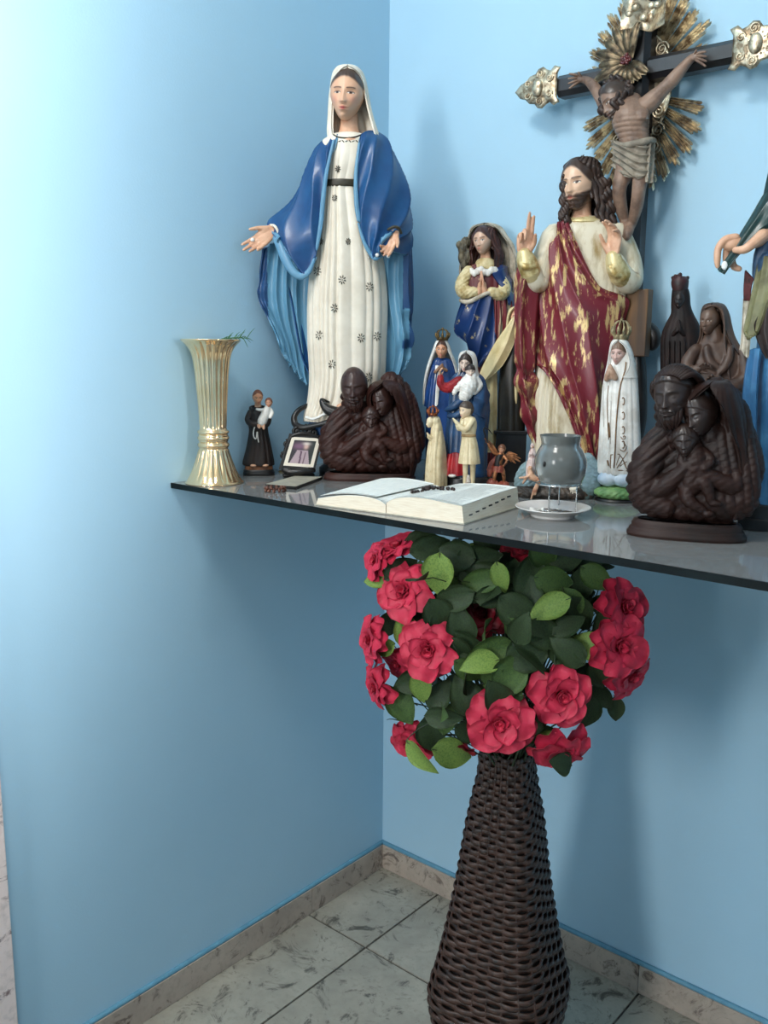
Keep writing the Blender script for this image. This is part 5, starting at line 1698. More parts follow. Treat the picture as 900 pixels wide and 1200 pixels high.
for q in range(7):
    y = DEP * (0.10 + 0.115 * q)
    V, F = box(wR - 0.0052, wR - 0.0006, y, y + 0.010, 0.010 + 0.0018 * q, 0.0122 + 0.0018 * q)
    mk('index_mark', V, F, M_BLACK, bk, False)
# dark rosary heaped in the fold
c = on_shelf(505, 573, HS + 0.03)
rs = empty('rosary', (c[0], c[1], HS + 0.026), 0.3, 'dark brown beaded rosary heaped on the open pages', 'rosary')
tL = [BVHTree.FromPolygons([o.matrix_world @ v.co if False else (Matrix.Translation(bk.location) @ bk.rotation_euler.to_matrix().to_4x4()) @ v.co for v in o.data.vertices], [tuple(p.vertices) for p in o.data.polygons]) for o in (pgL, pgR)]
rg = random.Random(11)
prev = None
for q in range(46):
    t = q / 45
    x = c[0] + xd[0] * (-0.034 + 0.068 * t) + rg.uniform(-0.009, 0.009)
    y = c[1] + xd[1] * (-0.034 + 0.068 * t) + rg.uniform(-0.007, 0.007)
    zz = HS + 0.02
    for tr_ in tL:
        h_ = tr_.ray_cast(Vector((x, y, HS + 0.2)), Vector((0, 0, -1)))[0]
        if h_ is not None: zz = max(zz, h_.z)
    zz += 0.0022 + (0.004 * rg.random() if 0.2 < t < 0.8 else 0)
    p = np.array([x, y, zz]) - np.array(rs.location)
    ca, sa = math.cos(-0.3), math.sin(-0.3)
    p = np.array([p[0] * ca - p[1] * sa, p[0] * sa + p[1] * ca, p[2]])
    mk('bead', *ball(p, 0.0026, 7), mat('dark_rosary_bead', s255(48, 32, 28), rough=0.35, rgb2=s255(30, 20, 18), scale=100), rs)
# ------------------------------------------------------------------ slender statue in a blue and gold sash, behind
M_NAVY = mat('worn_navy_and_gold_paint', s255(24, 52, 104), rough=0.36, rgb2=s255(206, 186, 138), scale=50, lo=0.60, hi=0.66, detail=8, metal2=0.4, coat=0.25)
M_MAROON = mat('worn_maroon_paint', s255(96, 36, 42), rough=0.45, rgb2=s255(180, 146, 110), scale=50, lo=0.60, hi=0.68, detail=8)
M_CREAMY = mat('yellowed_cream_paint', s255(222, 206, 160), rough=0.45, rgb2=s255(178, 154, 98), scale=46, lo=0.45, hi=0.65, detail=6)
M_LACE = mat('grey_cream_veil', s255(206, 196, 178), rough=0.55, rgb2=s255(140, 132, 112), scale=44, lo=0.42, hi=0.66)
M_MOSS = mat('grey_brown_patina', s255(112, 104, 84), rough=0.6, rgb2=s255(64, 60, 50), scale=60, lo=0.4, hi=0.62, bump=0.5)
fr = Fr('statue', 'brown haired statue with hands joined in prayer and a navy sash flecked with gold', 'statue', 563, -0.060)
by = fr.base[1]
fr.mk('robe', fr.loft([(308, 559, 580, 6, 6), (314, 549, 590, 10, 10), (328, 541, 595, 13, 12), (345, 540, 596, 14, 12), (365, 541, 594, 15, 12), (390, 545, 588, 15, 12), (425, 551, 580, 14, 12), (460, 550, 579, 13, 12), (by - 8, 548, 580, 13, 12)], n=120, m=80,
    fold=folds(13, 1.2, seed=31)), M_MAROON)
put_head(fr, 566.5, 281.5, 31, M_SKIN, d=3, yaw=-24, pitch=6, roll=-5, n=90, skin=s255(214, 178, 154), lip=s255(184, 112, 100), hair=s255(70, 44, 40), hairline=0.28, hairdrop=3.0, hairk=0.06, lids=False)
fr.mk('neck', tube(fr.L([(568, 290, -1), (569, 300, 0), (569, 308, 1)]), [5.6, 5.8, 8], 14), M_FLESH)
V, F, sd = fr.shell([(265.5, 567, 572, 3, 5, 1), (267, 560, 578, 8, 9, 4), (271, 556, 581, 11, 11, 20), (278, 553, 584, 11, 12, 40), (288, 551.5, 587, 11, 12, 46), (300, 550, 590, 11, 12, 48), (315, 550, 588, 10, 10, 50)], n=90, m=60, thick=2.6,
    fold=lambda A, v: 0.7 * pleat(18 * A + 4 * np.sin(9 * v)) + 0.9 * np.sin(24 * v + 3 * A) * v, off=20)
fr.mk('hair', (V, F), mat('auburn_hair_paint', s255(74, 46, 42), rough=0.45, rgb2=s255(48, 30, 28), scale=60))
V, F, sd = fr.shell([(261, 566, 576, 4, 6, 2, -2), (263.5, 556, 584, 8, 11, 30, -2), (268, 551, 590, 10, 14, 50, -2), (276, 549, 595, 10, 15, 62, -2), (286, 546, 602, 8, 15, 70, -3), (300, 540, 606, 5, 15, 78, -4), (318, 538, 606, 4, 15, 84, -5), (345, 540, 602, 3, 15, 88, -5)], n=90, m=60, thick=1.6,
    fold=folds(15, lambda v: 0.4 + 1.3 * v, seed=33), off=14)
fr.mk('veil', (V, F), M_LACE)
lump = [ball(fr.l(543, 292, -2), (6, 8, 6), 10), ball(fr.l(546, 284, -3), (6, 6, 6), 10), ball(fr.l(541, 302, -2), (4, 7, 5), 10), ball(fr.l(548, 300, -1), (5, 9, 5), 10), ball(fr.l(538, 287, -1), (3.5, 4.5, 4), 8), ball(fr.l(544, 310, 0), (4, 6, 5), 8)]
(V, F), _ = blob(lump, 0.9, 2)
V = V + normals(V, F) * (0.8 * noise3(V, 0.9, 4))[:, None]
fr.mk('gathered_veil', (V, F), M_MOSS)
fr.mk('yoke', fr.loft([(303, 562, 576, 9, 7), (306, 558, 580, 12, 9), (312, 556, 583, 13, 10), (316, 556, 583, 12, 10)], n=40, m=14), M_CREAMY)
rf = []
for k in range(9):
    x = 552 + k * 4
    rf.append(ball(fr.l(x, 318 + 2.2 * math.sin(k * 1.7), 14 - 0.25 * (k - 4) ** 2), (3.6, 4.4, 2.6), 10))
fr.mk('ruffle', blob(rf, 0.7, 2)[0], M_WHITEP)
fr.mk('sleeve', blob([tube(fr.L([(549, 318, 6), (542, 332, 8), (544, 342, 12), (556, 342, 17)]), [6.5, 8, 8, 5.5], 16, 30)], 0.8, 2, carve=lambda V: 0.5 * noise3(V, 0.55, 3))[0], M_CREAMY)
fr.mk('sleeve', blob([tube(fr.L([(586, 326, 6), (591, 338, 8), (586, 345, 12), (576, 342, 17)]), [6, 7.5, 7.5, 5.5], 16, 30)], 0.8, 2, carve=lambda V: 0.5 * noise3(V, 0.55, 6))[0], M_CREAMY)
hp = []
for sx in (-1, 1):
    hp.append(tube(fr.L([(565 + sx * 3.5, 343, 18), (565 + sx * 2.0, 333, 20)]), [3.0, 2.8], 10, flat=(1, 1)))
    for k in range(4):
        hp.append(tube(fr.L([(565 + sx * 1.5, 333 + 0.5 * k, 22 - 1.9 * k), (564.5 + sx * 1.0, 325 + 0.6 * k, 22.5 - 1.9 * k), (564 + sx * 0.7, 318 + 1.2 * abs(k - 1), 22 - 1.7 * k)]), [1.15, 1.05, 0.75], 7))
    hp.append(tube(fr.L([(565 + sx * 2.2, 335, 22), (565 + sx * 1.6, 328, 25)]), [1.3, 0.9], 7))
fr.mk('joined_hands', blob(hp, 0.42, 1)[0], M_FLESH)
V, F, sd = fr.sheet([[(580, 308, 4), (588, 308, 2), (594, 312, -6)], [(576, 318, 13), (590, 318, 10), (598, 322, -6)], [(583, 330, 15), (594, 332, 12), (602, 336, -6)], [(592, 342, 14), (598, 345, 9), (603, 350, -6)], [(596, 356, 10), (599, 358, 7), (603, 360, -6)]], 40, 30, 1.6, lambda u, v: 1.0 * pleat(2 * math.pi * 3 * (u + 0.3 * v)))
fr.mk('mantle_shoulder', (V, F), M_NAVY)
V, F, sd = fr.sheet([
    [(544, 352, 14), (556, 349, 18), (566, 345, 20), (577, 346, 18)],
    [(537, 362, 8), (550, 360, 19), (565, 357, 21), (579, 358, 17)],
    [(532, 376, 2), (547, 378, 20), (564, 378, 22), (580, 378, 17)],
    [(531.5, 386, 0), (546, 392, 19), (563, 398, 22), (580, 396, 17)],
    [(540, 396, 4), (550, 404, 18), (564, 412, 20), (580, 410, 16)],
    [(551, 408, 10), (555, 416, 16), (562, 424, 18), (572, 416, 17)],
    [(556, 418, 13), (558, 424, 15), (560, 430, 16), (565, 424, 17)]], 70, 60, 2.0, lambda u, v: 1.7 * pleat(2 * math.pi * (3.2 * v + 1.6 * u), 0.8))
fr.mk('navy_sash', (V, F), M_NAVY)
fr.mk('sash_edge', tube(fr.L([(540, 352, 10), (548, 354, 17), (558, 350, 20), (570, 344, 21), (578, 343, 18)]), [2.4, 2.8, 2.6, 2.4, 1.8], 8), M_LACE)
V, F, sd = fr.sheet([[(580, 345, 15), (588, 348, 13), (600, 350, 4)], [(581, 365, 16), (590, 366, 14), (601, 366, 4)], [(581, 385, 16), (590, 384, 14), (600, 384, 2)], [(580, 402, 15), (586, 400, 13), (592, 396, 4)]], 40, 40, 1.6, lambda u, v: 1.4 * pleat(2 * math.pi * 3.2 * v, 0.8))
fr.mk('robe_front', (V, F), mat('worn_striped_robe', s255(120, 44, 50), rough=0.45, rgb2=s255(206, 190, 150), scale=36, lo=0.52, hi=0.58, stretch=(3, 3, 0.3), detail=5))
disc(fr, 564, by - 9, by, 24, 19, M_BLACK, 'plinth')

# ------------------------------------------------------------------ dark habit statue with a long cream cloak, mostly hidden
M_CLOAK = mat('old_cream_cloak', s255(224, 206, 158), rough=0.45, rgb2=s255(190, 168, 116), scale=24, lo=0.45, hi=0.7)
M_DARKHAB = mat('near_black_habit', s255(30, 27, 22), rough=0.4, rgb2=s255(44, 40, 32), scale=20)
fr = Fr('statue', 'dark habit statue with a long cream cloak, half hidden behind the red mantled one', 'statue', 598, -0.155)
by = fr.base[1]
fr.mk('habit', fr.loft([(388, 599, 611, 4, 5), (396, 596, 613, 7, 7), (420, 588, 614, 9, 8), (460, 585, 615, 10, 9), (500, 584, 615, 11, 9), (508, 584, 615, 11, 9)], n=80, m=50, fold=folds(9, lambda v: 0.3 + 0.8 * v, seed=41)), M_DARKHAB)
V, F, sd = fr.sheet([[(601, 372, 10), (603, 370, 13), (606, 374, 13)], [(592, 386, 8), (597, 384, 16), (604, 390, 14)], [(582, 400, 6), (590, 400, 17), (602, 404, 14)], [(573, 416, 4), (581, 418, 17), (592, 424, 15)], [(566, 430, 2), (573, 434, 15), (582, 436, 15)], [(562, 440, 2), (566, 446, 12), (570, 446, 13)]], 50, 40, 1.8, lambda u, v: 0.9 * pleat(2 * math.pi * 1.5 * v))
fr.mk('cloak', (V, F), M_CLOAK)
V, F, sd = fr.sheet([[(568, 440, -2), (574, 436, 7), (583, 432, 4)], [(567, 460, -2), (574, 460, 8), (583, 456, 4)], [(568, 490, -2), (574, 490, 8), (583, 486, 4)], [(569, 515, -2), (575, 516, 7), (582, 512, 4)], [(572, 530, -2), (576, 530, 5), (581, 526, 3)]], 50, 30, 1.8, lambda u, v: 0.9 * pleat(2 * math.pi * 1.5 * v))
fr.mk('cloak_fall', (V, F), M_CLOAK)
V, F, sd = fr.sheet([[(601, 448, 8), (605, 446, 10), (612, 446, 4)], [(602, 465, 8), (605, 466, 10), (612, 464, 4)], [(603, 474, 8), (606, 476, 9), (612, 474, 4)]], 20, 20, 1.4)
fr.mk('cloak_fold', (V, F), M_CLOAK)
h0 = fr.l(598, 506)[1]
V, F = box(-17, 17, -12, 10, 0, 0, 0)
def pbox(fr, x0, x1, y_top, y_bot, d0, d1, bev=0.6):
    a, b = fr.l(x0, (y_top + y_bot) / 2)[0], fr.l(x1, (y_top + y_bot) / 2)[0]
    t = fr.l((x0 + x1) / 2, y_top)[1]
    u = 0.0 if y_bot is None or y_bot >= fr.base[1] - 0.5 else fr.l((x0 + x1) / 2, y_bot)[1]
    return box(a, b, u, t, d0, d1, bev)
fr.mk('pedestal', join(pbox(fr, 581, 616, 507, by, -10, 11), pbox(fr, 579, 618, 504, 508, -11, 13)), M_BLACK, smooth=False)
fr.mk('head', head(20, n=40)[0] and (head(20, n=40)[0][0] + fr.l(605, 372, -2), head(20, n=40)[0][1]), M_SKIN, cols=head(20, n=40)[1])
fr.mk('veil', fr.shell([(359, 602, 608, 3, 4, 2), (362, 597, 613, 7, 8, 30), (370, 594, 616, 8, 9, 52), (382, 593, 617, 8, 9, 60), (392, 592, 617, 8, 9, 62)], n=50, m=30, thick=1.4)[:2], M_CLOAK)

# ------------------------------------------------------------------ crowned statuette, white veil and blue mantle
fr = Fr('statuette', 'crowned statuette with a long white veil over a blue mantle', 'statuette', 520, -0.205)
by = fr.base[1]
M_BLUE2 = mat('deep_blue_glaze', s255(26, 66, 126), rough=0.35, rgb2=s255(18, 50, 100), scale=24, coat=0.2)
fr.mk('robe', fr.loft([(419, 512, 523, 4, 4), (424, 507, 530, 8, 7), (440, 503, 536, 11, 9), (470, 500, 541, 13, 11), (510, 499, 545, 14, 12), (545, 499, 546, 15, 12), (by - 5, 500, 546, 15, 12)], n=110, m=60, fold=folds(15, lambda v: 0.4 + 0.9 * v, seed=51)), M_BLUE2)
put_head(fr, 517.5, 409, 21.5, M_SKIN, d=2, yaw=-4, pitch=4, n=64, skin=s255(206, 150, 118), hair=s255(74, 50, 40), hairline=0.26, hairdrop=2.5)
fr.mk('neck', tube(fr.L([(517.5, 416, 0), (518, 425, 1)]), [4, 5.4], 12), M_FLESH)
V, F, sd = fr.shell([(398, 514, 521, 3, 4, 2), (400, 510.5, 524.5, 7, 8, 14), (405, 508.5, 527, 9, 10, 40), (414, 505.5, 530, 9, 10, 50), (424, 502, 534, 10, 10, 56), (440, 498, 538, 11, 11, 64), (458, 496, 541, 12, 12, 74), (474, 496, 542, 12, 12, 82)], n=80, m=60, thick=1.4, fold=folds(13, lambda v: 0.7 * v, seed=52))
fr.mk('veil', (V, F), M_WHITEP)
V, F, sd = fr.sheet([[(508, 428, 9), (510, 427, 11), (514, 426, 12)], [(503, 440, 9), (507, 440, 13), (511, 440, 14)], [(499, 460, 7), (504, 460, 14), (509, 462, 15)], [(497.5, 476, 6), (502, 478, 14), (508, 480, 15)]], 40, 24, 1.4, lambda u, v: 0.6 * pleat(2 * math.pi * 2 * v))
fr.mk('mantle_front', (V, F), M_BLUE2)
V, F, sd = fr.sheet([[(510, 428, 12.5), (513, 428, 13), (516, 430, 13)], [(509.5, 450, 14.5), (512, 452, 15), (515, 450, 14)], [(509.5, 475, 15), (511, 476, 15.5), (513, 474, 15)]], 30, 12, 0.8)
fr.mk('dress_front', (V, F), M_WHITEP)
fr.mk('joined_hands', blob([tube(fr.L([(510, 436, 15), (515, 431, 17), (518, 427, 18)]), [2, 1.8, 1.2], 8), tube(fr.L([(523, 434, 15), (519, 431, 17), (518.5, 427, 18)]), [2, 1.8, 1.2], 8), ball(fr.l(516, 431, 17), (3, 2.4, 2), 8)], 0.5, 1)[0], mat('brown_hands', s255(150, 112, 86), rough=0.5, rgb2=s255(120, 86, 64), scale=80))
crown(fr, 518.5, 384, 399, 7.0, mat('dull_dark_gold', s255(124, 102, 62), rough=0.45, metal=0.6, rgb2=s255(76, 60, 38), scale=120), d=1)
disc(fr, 522, by - 6, by, 26, 17, M_BLACK)

# ------------------------------------------------------------------ statuette carrying a swaddled child, white hood, red sleeve
fr = Fr('statuette', 'white hooded statuette with a red sleeve carrying a child wrapped in white', 'statuette', 548, -0.262)
by = fr.base[1]
M_TEALB = mat('teal_blue_glaze', s255(34, 72, 112), rough=0.4, rgb2=s255(22, 52, 86), scale=24, coat=0.2)
M_SCAR = mat('scarlet_paint', s255(168, 32, 38), rough=0.42, rgb2=s255(130, 20, 28), scale=30)
fr.mk('mantle', fr.loft([(436, 536, 560, 6, 8), (444, 529, 568, 9, 10), (460, 527, 572, 11, 11), (480, 525, 574, 13, 12), (505, 523, 572, 13, 12), (535, 521, 571, 14, 12), (by - 11, 519, 571, 14, 12)], n=110, m=60, fold=folds(13, lambda v: 0.5 + 1.0 * v, seed=61)), M_TEALB)
put_head(fr, 545.5, 424, 21, M_SKIN, d=6, yaw=-8, pitch=16, roll=4, n=64, skin=s255(218, 196, 180), hair=s255(52, 38, 32), hairline=0.24, hairdrop=3.0, hairk=0.08)
V, F, sd = fr.shell([(410.5, 545, 550, 3, 5, 2, 2), (412.5, 540, 555, 9, 9, 12, 3), (417, 537.5, 558, 12, 11, 38, 3), (424, 537, 559.5, 12, 11, 48, 3), (432, 537, 560, 11, 11, 52, 3), (440, 536, 562, 10, 10, 58, 2), (446, 534, 564, 10, 9, 62, 2)], n=70, m=50, thick=1.6, off=10)
fr.mk('hood', (V, F), M_WHITEP)
fr.mk('red_sleeve', blob([tube(fr.L([(538, 446, 9), (526, 454, 13), (517, 451, 16), (516, 442, 18)]), [5.5, 6.5, 4.6, 3.8], 14, 24)], 0.7, 2, carve=lambda V: 0.3 * noise3(V, 0.8, 2))[0], M_SCAR)
put_hand(fr, (516, 442, 18), (-0.1, 1, 0.1), (0.9, 0, 0.4), 12, M_FLESH, thumb=1, curl=(20, 24, 28, 30))
fr.mk('child_cloth', blob([tube(fr.L([(552, 441, 15), (550, 452, 17), (545, 464, 17)]), [7, 9.5, 7], 16), tube(fr.L([(546, 444, 17), (535, 456, 18), (532, 461, 18)]), [4, 3.4, 2.6], 10), tube(fr.L([(558, 444, 14), (562, 452, 14), (556, 460, 17)]), [4, 4, 3], 10), tube(fr.L([(541, 462, 19), (540, 470, 19)]), [3.4, 2.2], 10)], 0.8, 2, carve=lambda V: 0.45 * noise3(V, 0.7, 5))[0], M_WHITEP)
put_head(fr, 551, 434, 14, M_SKIN, d=17, yaw=10, pitch=10, n=50, skin=s255(220, 200, 184), hair=s255(40, 30, 28), hairline=0.14, hairdrop=1.0, hairk=0.12, child=True, name='child_head')
V, F, sd = fr.sheet([[(558, 446, 10), (566, 446, 8), (571, 450, -2)], [(556, 462, 16), (568, 460, 14), (574, 464, 0)], [(553, 474, 18), (566, 476, 16), (574, 480, 2)], [(548, 484, 17), (562, 488, 16), (573, 492, 2)]], 40, 30, 1.6, lambda u, v: 1.0 * pleat(2 * math.pi * 2.5 * (u - 0.3 * v)))
fr.mk('mantle_arm', (V, F), M_TEALB)
fr.mk('mantle_fold', blob([tube(fr.L([(524, 480, 12), (532, 476, 16), (540, 470, 17), (546, 466, 17)]), [3, 4.5, 4.5, 3], 10), tube(fr.L([(526, 488, 13), (536, 486, 17), (548, 478, 18)]), [2.6, 4, 3.4], 10)], 0.8, 2)[0], M_TEALB)
V, F, sd = fr.sheet([[(526, 532, 13), (534, 530, 17), (544, 534, 15)], [(523, 545, 15), (533, 545, 19), (545, 546, 16)], [(522, 557, 16), (532, 558, 20), (545, 557, 16)]], 24, 24, 1.4, lambda u, v: 0.8 * pleat(2 * math.pi * 3 * v))
fr.mk('red_hem', (V, F), M_SCAR)
fr.mk('foot', ball(fr.l(530, by - 12, 18), (5, 2.2, 5), 10), M_WHITEP)
disc(fr, 548.5, by - 12, by, 25.5, 18, M_BLACK, power=0.7)

# ------------------------------------------------------------------ little cream crowned figurine in profile
M_IVORY = mat('ivory_resin', s255(222, 206, 168), rough=0.42, rgb2=s255(196, 174, 130), scale=60, lo=0.45, hi=0.7, coat=0.2)
M_COPPER = mat('coppery_crown', s255(172, 100, 60), rough=0.35, metal=0.6, rgb2=s255(120, 64, 40), scale=150)
fr = Fr('figurine', 'slim ivory figurine in profile wearing a coppery crown', 'figurine', 510, -0.318)
by = fr.base[1]
fr.mk('veil_and_robe', blob([tube(fr.L([(510.5, 497, 0), (511.5, 510, 0), (510.5, 535, 0), (510, by - 2, 0)]), [4.6, 7.2, 10.6, 12], 24, 40), ball(fr.l(510, 493.5, 0), (4.6, 6.5, 5), 14), tube(fr.L([(513, 490, -1), (517, 510, -1), (520, 540, -1), (521, by - 2, -1)]), [2.4, 3, 3.4, 3.4], 10, 30)], 0.9, 2,
    carve=lambda V: 0.55 * pleat(V[:, 0] * 1.35 + 0.04 * V[:, 1] + V[:, 2] * 0.9) * sstep(95, 70, V[:, 1]))[0], M_IVORY)
put_head(fr, 505, 494.5, 12.5, M_SKIN, d=1, yaw=-62, pitch=10, n=48, skin=s255(226, 208, 172), lip=s255(200, 160, 130), hair=None, eye=False, brow=s255(200, 176, 136))
fr.mk('joined_hands', blob([tube(fr.L([(507, 513, 5), (503, 511, 6), (500.5, 507.5, 6)]), [2.4, 2.0, 1.0], 8), tube(fr.L([(507, 516, 4), (502, 512, 5)]), [3, 2], 8)], 0.5, 1)[0], M_IVORY)
crown(fr, 507.2, 474.5, 487.5, 5.8, M_COPPER)

# ------------------------------------------------------------------ praying child figurine in a cream tunic
fr = Fr('figurine', 'kneeless standing child figurine with dark hair, praying in a cream tunic', 'figurine', 550, -0.330)
fr.E['label'] = 'dark haired child figurine in a belted cream tunic, praying in profile'
by = fr.base[1]
fr.mk('tunic', fr.loft([(487, 546, 552, 3, 3), (490, 540, 557, 6, 6), (498, 538.5, 559, 7.5, 7), (508, 541, 557.5, 7, 7), (511, 541, 557.5, 7, 7), (520, 540.5, 559.5, 8.5, 8), (538, 538, 562, 10.5, 10), (543, 537.5, 562.5, 11, 10)], n=90, m=50, fold=folds(10, lambda v: 0.8 * sstep(0.5, 0.9, v), seed=71)), M_IVORY)
fr.mk('belt', fr.loft([(508.4, 541, 557.5, 7.4, 7.4), (509.2, 540.5, 558, 8, 8), (511, 540.5, 558, 8, 8), (511.8, 541, 557.5, 7.4, 7.4)], n=40, m=8), mat('tan_belt', s255(176, 146, 100), rough=0.5, rgb2=s255(146, 116, 76), scale=80))
put_head(fr, 546.5, 480, 19, M_SKIN, d=1, yaw=-48, pitch=8, n=60, skin=s255(222, 196, 164), hair=s255(70, 56, 46), hairline=0.22, hairdrop=1.0, hairk=0.12, child=True)
fr.mk('neck', tube(fr.L([(548, 484, 0), (549, 491, 0)]), [3.2, 4], 10), M_IVORY)
fr.mk('sleeve', tube(fr.L([(553, 493, 5), (546, 503, 9), (538, 499, 9)]), [4, 3.8, 2.8], 12, 20), M_IVORY)
fr.mk('sleeve', tube(fr.L([(543, 493, 3), (539, 502, 5), (536, 498, 6)]), [3.6, 3.4, 2.6], 12, 20), M_IVORY)
fr.mk('joined_hands', blob([tube(fr.L([(538, 498, 9), (534, 494, 8.5), (531, 490.5, 8)]), [2.1, 1.9, 1.0], 8), tube(fr.L([(537, 498, 6.5), (533.5, 494, 7), (531, 490.5, 7.4)]), [2.1, 1.9, 1.0], 8)], 0.5, 1)[0], M_IVORY)
for x, d in ((545.5, 3), (554, 0)):
    fr.mk('leg', tube(fr.L([(x, 542, d), (x, 552, d), (x - 0.3, by - 6, d)]), [3.8, 3.2, 2.6], 12), M_IVORY)
    fr.mk('foot', ball(fr.l(x - 2, by - 5.5, d + 2), (4.2, 2.2, 3), 10), M_IVORY)
disc(fr, 550, by - 4, by, 13, 10, M_BLACK)
# ------------------------------------------------------------------ tiny milky statuette in front
M_MILK = mat('milky_translucent_resin', s255(206, 196, 184), rough=0.3, rgb2=s255(176, 160, 148), scale=90, coat=0.3, sss=0.3)
fr = Fr('figurine', 'tiny milky white figurine standing between the praying child and the open book', 'figurine', 549, -0.350)
by = fr.base[1]
k0 = by - 24
fr.mk('robe', blob([tube(fr.L([(549, k0 + 5, 0), (549, k0 + 12, 0), (549.5, by - 1, 0)]), [2.6, 3.6, 4.8], 14), tube(fr.L([(546, k0 + 10, 2), (549, k0 + 8, 4), (551, k0 + 10, 2)]), [1.2, 1.2, 1.2], 8)], 0.5, 2, carve=lambda V: 0.25 * pleat(V[:, 0] * 2.2))[0], M_MILK)
fr.mk('head', ball(fr.l(549, k0 + 2.5, 0.5), (2.1, 2.7, 2.2), 12), M_MILK)

# ------------------------------------------------------------------ winged warrior figurine
M_COPB = mat('antique_copper_paint', s255(176, 116, 74), rough=0.42, metal=0.3, rgb2=s255(96, 58, 38), scale=110, lo=0.42, hi=0.62)
M_RUST = mat('rust_red_cape', s255(150, 76, 58), rough=0.5, rgb2=s255(104, 46, 38), scale=90)
fr = Fr('figurine', 'small winged warrior figurine in copper tones on a rock', 'figurine', 585, -0.272)
by = fr.base[1]
(V, F), _ = blob([ball(fr.l(583, by - 4, 2), (14, 6, 9), 14), ball(fr.l(577, by - 9, 2), (7, 6, 6), 12), ball(fr.l(590, by - 7, 0), (7, 5, 6), 12)], 0.8, 1, carve=lambda V: 0.8 * noise3(V, 0.9, 8))
fr.mk('rock', (V, F), M_RUST)
fr.mk('body', blob([tube(fr.L([(587, 533, 0), (585, 540, 1), (584, 548, 1)]), [4.2, 4.0, 3.6], 12), tube(fr.L([(583, 548, 1), (580, 556, 5), (579, 566, 3)]), [2.8, 2.4, 1.7], 10), tube(fr.L([(587, 548, 0), (590, 556, 3), (591, 566, 1)]), [2.8, 2.4, 1.7], 10), tube(fr.L([(584, 533, 1), (577, 529, 4), (572, 520, 5)]), [2, 1.7, 1.4], 8), tube(fr.L([(590, 534, 1), (594, 540, 5), (590, 546, 6)]), [2, 1.7, 1.4], 8), tube(fr.L([(587.5, 531, 0), (588, 528, 0)]), [1.7, 1.7], 8)], 0.55, 2)[0], M_COPB)
fr.mk('armour', fr.loft([(532, 583, 591, 4.2, 4), (536, 580.5, 590, 5, 4.4), (543, 579.5, 588, 5, 4.4), (546, 579, 589, 5, 4.6)], n=30, m=14, fold=folds(8, 0.3)), M_BLACK)
fr.mk('skirt', fr.loft([(545, 580, 589, 4.6, 4.4), (550, 577, 591, 6, 5.6), (553, 576.5, 592, 6.4, 6)], n=48, m=14, fold=folds(11, 0.7)), M_RUST)
put_head(fr, 588.3, 526, 10.5, M_SKIN, d=1, yaw=-18, pitch=14, n=44, skin=s255(190, 136, 106), hair=s255(110, 70, 48), hairline=0.25, hairk=0.12, child=True)
def wing(fr, root, tips, d0, nm):
    P = []
    for k, (x, y, d) in enumerate(tips):
        a = fr.l(*root); b = fr.l(x, y, d)
        mid = (a + b) / 2 + np.array([0, 2.0, -1])
        P.append(tube([a, mid, b], [0.9, 1.9, 0.5], 8, 10, flat=(0.45, 1), normal=(0, 0, 1)))
        P[-1] = tube([a, mid, b], [0.9, 1.8, 0.6], 8, 10)
    return fr.mk(nm, join(*P), M_COPB)
wing(fr, (585, 534, -3), [(568, 514, -4), (569.5, 518, -4), (571.5, 522, -4), (574, 526, -4), (577, 530, -4), (579, 533, -4)], 0, 'wing')
wing(fr, (591, 535, -3), [(609.5, 541, -4), (610, 537.5, -5), (606, 533, -5), (601, 531, -5), (604, 543, -4), (599, 541, -4)], 0, 'wing')
fr.mk('cape', blob([tube(fr.L([(583, 536, -3), (576, 545, -4), (574, 556, -3)]), [3, 4, 3.4], 10), tube(fr.L([(578, 540, -4), (572, 550, -4)]), [2, 2], 8)], 0.7, 2, carve=lambda V: 0.3 * noise3(V, 1.2, 3))[0], M_RUST)
fr.mk('raised_sword', tube(fr.L([(572, 519, 5), (568, 508, 4), (567, 502, 3), (572, 503, 2), (577, 509, 1)]), [0.9, 1.0, 0.9, 0.8, 0.4], 6, 24), M_BLACK)
# ------------------------------------------------------------------ pale blue resin grotto with tiny figures
def resin(name, c1, c2, tr):
    mt = mat(name, c1, rough=0.12, rgb2=c2, scale=28, lo=0.4, hi=0.66, detail=6, coat=0.3, trans=tr, bump=0.25, bscale=70)
    mt.node_tree.nodes['Principled BSDF'].inputs['IOR'].default_value = 1.2
    return mt
M_RESIN = resin('pale_blue_resin', s255(176, 204, 214), s255(118, 146, 146), 0.45)
M_DKROCK = mat('dark_mottled_base', s255(44, 38, 34), rough=0.45, rgb2=s255(84, 70, 58), scale=60, lo=0.48, hi=0.66, bump=0.4)
fr = Fr('resin_grotto', 'pale blue translucent resin grotto with tiny figures, behind the burner bowl', 'figurine', 655, -0.262)
by = fr.base[1]
def outline(pts, d0, d1, nm, mt, carve=0.8, seed=1):
    """A lumpy slab with a measured outline, a real thickness and rounded edges."""
    P = fr.L([(x, y, 0) for x, y in pts])
    n = 48
    Q = cr(np.vstack([P, P[:1]]), n + 1)[:-1]
    c = Q.mean(0)
    V = []
    for (s_, d) in ((0.86, d0), (1.0, d0 * 0.6 + d1 * 0.4), (1.0, d0 * 0.4 + d1 * 0.6), (0.86, d1), (0.5, d1 + 1.2)):
        R_ = c + (Q - c) * s_
        R_[:, 2] = d
        V.append(R_)
    V, F = capped((np.vstack(V), grid_faces(5, n, True)), n)
    V, F = remesh(V, F, 1.1, 2)
    V = V + normals(V, F) * (carve * noise3(V, 0.45, seed))[:, None]
    return fr.mk(nm, (V, F), mt)
